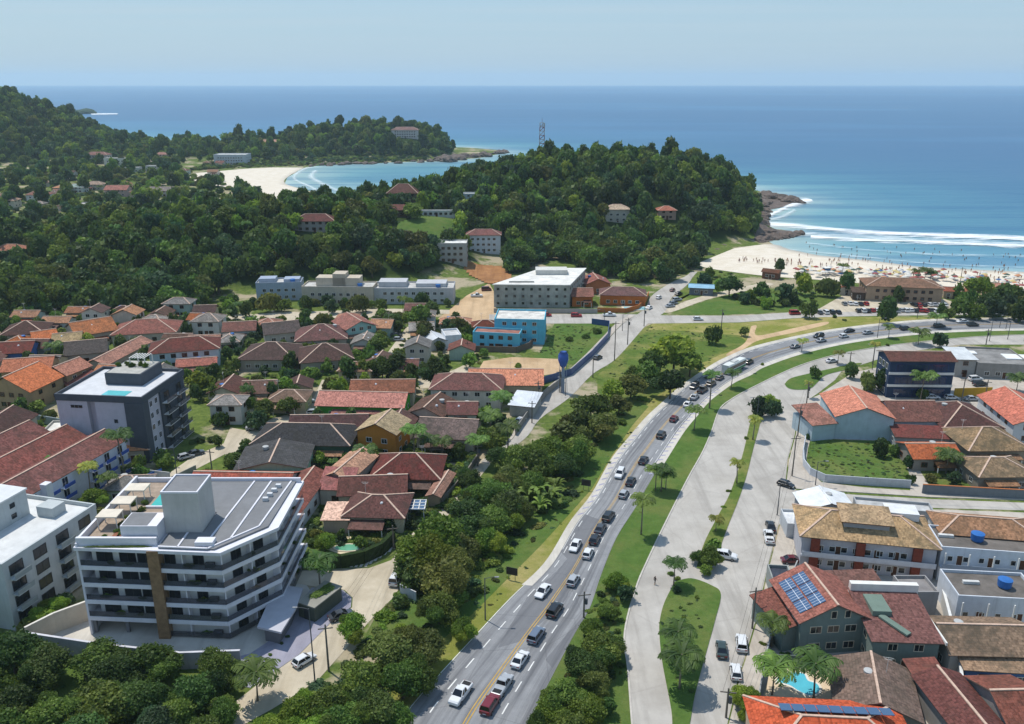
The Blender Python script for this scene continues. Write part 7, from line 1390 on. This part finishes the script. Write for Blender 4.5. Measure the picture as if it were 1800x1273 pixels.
# ------------------------------------------------------------------ trees: nearest 300 as things, the rest one wood
fx, fy, fz, fr, fh = forest()
ALL = [(*t, None) for t in TREES]+[(float(x), float(y), float(z), float(r), float(h), 0, 'w') for x, y, z, r, h in zip(fx, fy, fz, fr, fh)]
# gardens of the landward quarter: trees wherever no house or street stands
rg = random.Random(77); n0 = 0
CX, CY, CR = (np.array([rg.uniform(a_, b_) for _ in range(2500)]) for a_, b_ in ((-195, -4), (150, 332), (1.9, 3.5))); g = mask_free(CX, CY, 1.6)
for x, y, r in zip(CX[g], CY[g], CR[g]):
    if abs(x) > y*.64 or x > -4-(332-y)*.16: continue
    if n0 < 185 and all(math.hypot(x-t[0], y-t[1]) > (r+t[3])*.62 for t in ALL if t[6] is None): ALL.append((float(x), float(y), 0., float(r), float(r*rg.uniform(1.2, 1.7)), rg.choice([0, 1, 2, 2, 3, 4, 0, 2]), None)); n0 += 1
size = lambda t: (t[3]*.6+t[4]*.4)/math.hypot(t[0], t[1])
big = sorted(ALL, key=size, reverse=True); rest = big[298:]; townn = [t for t in big[:298] if t[6] is None]; wood = [t for t in big[:298] if t[6]]; nw = len(wood)
for t in townn: leafy(t[0], t[1], t[2], t[3], t[4], t[5], None, 'trees of the town and roadsides', KIND[t[5]])
for t in wood[:nw]:
    sd = 'the beach headland' if t[0] > -40 else 'the hill behind the town'
    leafy(t[0], t[1], t[2]-.4, t[3], t[4], int(rng.choice([0, 1, 1, 3, 4, 0])), f'big crown standing out of the dense wood on {sd}', f'large forest trees on {sd}')
protos = bpy.data.collections.new('forest_crowns')
for i, me in enumerate(FARC):
    me2 = me.copy(); me2.transform(Matrix.Scale(1, 4)); o = bpy.data.objects.new('forest_crown', me2); protos.objects.link(o)
bp_ = bmesh.new(); bp_.from_mesh(PALMC[0]); bmesh.ops.transform(bp_, matrix=Matrix.Translation((0, 0, 1.0)) @ Matrix.Scale(.75, 4), verts=bp_.verts)
for a_ in (0, 1.57): c_, s_ = .035*math.cos(a_), .035*math.sin(a_); bp_.faces.new([bp_.verts.new(q) for q in ((-c_, -s_, -.3), (c_, s_, -.3), (c_*.6, s_*.6, 1.0), (-c_*.6, -s_*.6, 1.0))])
pmesh = bpy.data.meshes.new('forest_palm'); bp_.to_mesh(pmesh); bp_.free(); pmesh.materials.append(FROND); protos.objects.link(bpy.data.objects.new('forest_palm', pmesh))
me = bpy.data.meshes.new('forest'); V = np.array([(t[0], t[1], t[2]+.15*t[4]) for t in rest]); me.vertices.add(len(V)); me.vertices.foreach_set('co', V.astype(np.float32).ravel())
a = me.attributes.new('size', 'FLOAT_VECTOR', 'POINT'); a.data.foreach_set('vector', np.array([(t[3], t[3], t[4]*.85) for t in rest], np.float32).ravel())
a = me.attributes.new('turn', 'FLOAT', 'POINT'); a.data.foreach_set('value', rng.uniform(0, 6.28, len(rest)).astype(np.float32))
pk = rng.choice([0, 1, 2, 3, 4, 5, 6, 7, 8, 5, 6, 0], len(rest), p=[.13, .12, .08, .13, .10, .12, .1, .05, .05, .05, .04, .03]); pk = np.where((pk == 8) & (np.array([t[3] for t in rest]) > 4.2), 1, pk)
a = me.attributes.new('pick', 'INT', 'POINT'); a.data.foreach_set('value', pk.astype(np.int32))
fo = bpy.data.objects.new('forest', me); COL.objects.link(fo); fo['kind'] = 'stuff'
def scatter_group(coll):
    g = bpy.data.node_groups.new('scatter', 'GeometryNodeTree'); g.interface.new_socket('Geometry', in_out='INPUT', socket_type='NodeSocketGeometry'); g.interface.new_socket('Geometry', in_out='OUTPUT', socket_type='NodeSocketGeometry')
    gi, go = g.nodes.new('NodeGroupInput'), g.nodes.new('NodeGroupOutput'); ip = g.nodes.new('GeometryNodeInstanceOnPoints'); ci = g.nodes.new('GeometryNodeCollectionInfo')
    ci.inputs['Collection'].default_value = coll; ci.inputs['Separate Children'].default_value = True; ci.inputs['Reset Children'].default_value = True
    def attr(n, t):
        q = g.nodes.new('GeometryNodeInputNamedAttribute'); q.data_type = t; q.inputs['Name'].default_value = n; return next(s for s in q.outputs if s.enabled and s.name == 'Attribute')
    cb = g.nodes.new('ShaderNodeCombineXYZ'); er = g.nodes.new('FunctionNodeEulerToRotation'); L = g.links.new
    L(attr('turn', 'FLOAT'), cb.inputs[2]); L(cb.outputs[0], er.inputs[0]); L(er.outputs[0], ip.inputs['Rotation']); L(attr('size', 'FLOAT_VECTOR'), ip.inputs['Scale']); L(attr('pick', 'INT'), ip.inputs['Instance Index'])
    ip.inputs['Pick Instance'].default_value = True; L(gi.outputs[0], ip.inputs['Points']); L(ci.outputs[0], ip.inputs['Instance']); L(ip.outputs[0], go.inputs[0]); return g
GRP = scatter_group(protos); fo.modifiers.new('scatter', 'NODES').node_group = GRP
# undergrowth along the verges and on the slopes
def under(name, polys, n, r0, r1, hz=.6):
    pts = []
    for poly in polys:
        P = [(p.x, p.y) for p in GP(poly)]; x0, x1 = min(p[0] for p in P), max(p[0] for p in P); y0, y1 = min(p[1] for p in P), max(p[1] for p in P)
        x, y = rng.uniform(x0, x1, n), rng.uniform(y0, y1, n); k = inside(P, x, y); x, y = x[k], y[k]; k = mask_free(x, y, 1.2) | ((y < 300) & (x > -40)); pts += list(zip(x[k], y[k]))
    me = bpy.data.meshes.new(name); V = np.array([(x, y, tz(x, y)-.1) for x, y in pts]); me.vertices.add(len(V)); me.vertices.foreach_set('co', V.astype(np.float32).ravel()); r = rng.uniform(r0, r1, len(V))
    a = me.attributes.new('size', 'FLOAT_VECTOR', 'POINT'); a.data.foreach_set('vector', np.stack([r, r, r*hz*rng.uniform(.6, 1.4, len(V))], -1).astype(np.float32).ravel())
    a = me.attributes.new('turn', 'FLOAT', 'POINT'); a.data.foreach_set('value', rng.uniform(0, 6.28, len(V)).astype(np.float32)); a = me.attributes.new('pick', 'INT', 'POINT'); a.data.foreach_set('value', rng.integers(0, 5, len(V)).astype(np.int32))
    o = bpy.data.objects.new(name, me); COL.objects.link(o); o['kind'] = 'stuff'; o.modifiers.new('scatter', 'NODES').node_group = GRP
under('undergrowth', [[(1000, 880), (930, 960), (860, 1030), (790, 1080), (720, 1140), (640, 1240), (560, 1273), (520, 1240), (640, 1130), (720, 1010), (800, 930), (900, 850), (1000, 760), (1080, 700), (1100, 720), (1040, 800)]], 1100, .6, 2.1)
under('undergrowth', [[(1280, 530), (1440, 545), (1430, 515), (1380, 505), (1290, 515)], [(1225, 470), (1300, 482), (1260, 500), (1215, 505)]], 120, .6, 1.6)
under('undergrowth', [[(400, 560), (830, 560), (850, 640), (700, 680), (560, 700), (430, 760), (330, 720), (330, 600)], [(560, 800), (840, 760), (820, 900), (700, 960), (520, 960)]], 800, .7, 2.0)
under('undergrowth', [[(0, 560), (420, 550), (420, 640), (330, 700), (0, 720)]], 520, .7, 2.0)
under('undergrowth', [[(-40, 1100), (120, 1050), (60, 1140), (300, 1180), (440, 1190), (360, 1300), (-60, 1300)]], 220, .5, 1.3)
under('undergrowth', [[(940, 1300), (1010, 1130), (1060, 1020), (1098, 1030), (1090, 1120), (1105, 1300)]], 240, .4, 1.2)
under('grass_tufts', [FRL[2:16]+[(x, y) for x, y in reversed(HWR[2:16])], [(1162, 1100), (1180, 1040), (1255, 1045), (1225, 1200), (1190, 1260)], [(1080, 640), (1140, 575), (1300, 572), (1250, 640), (1140, 720), (1060, 690)], [(780, 1090), (900, 980), (1010, 860), (1100, 750), (1130, 745), (1060, 835), (960, 960), (830, 1110)], [(1425, 778), (1580, 778), (1600, 848), (1440, 842), (1416, 815)], [(950, 620), (975, 572), (1062, 572), (1010, 636)]], 700, .22, .75, .4)
under('undergrowth', [[(-60, 300), (240, 292), (330, 300), (420, 335), (500, 372), (300, 380), (-60, 400)], [(540, 290), (780, 280), (640, 275), (420, 278), (330, 300)]], 2200, 1.5, 4.2, .7)
name_by_place()
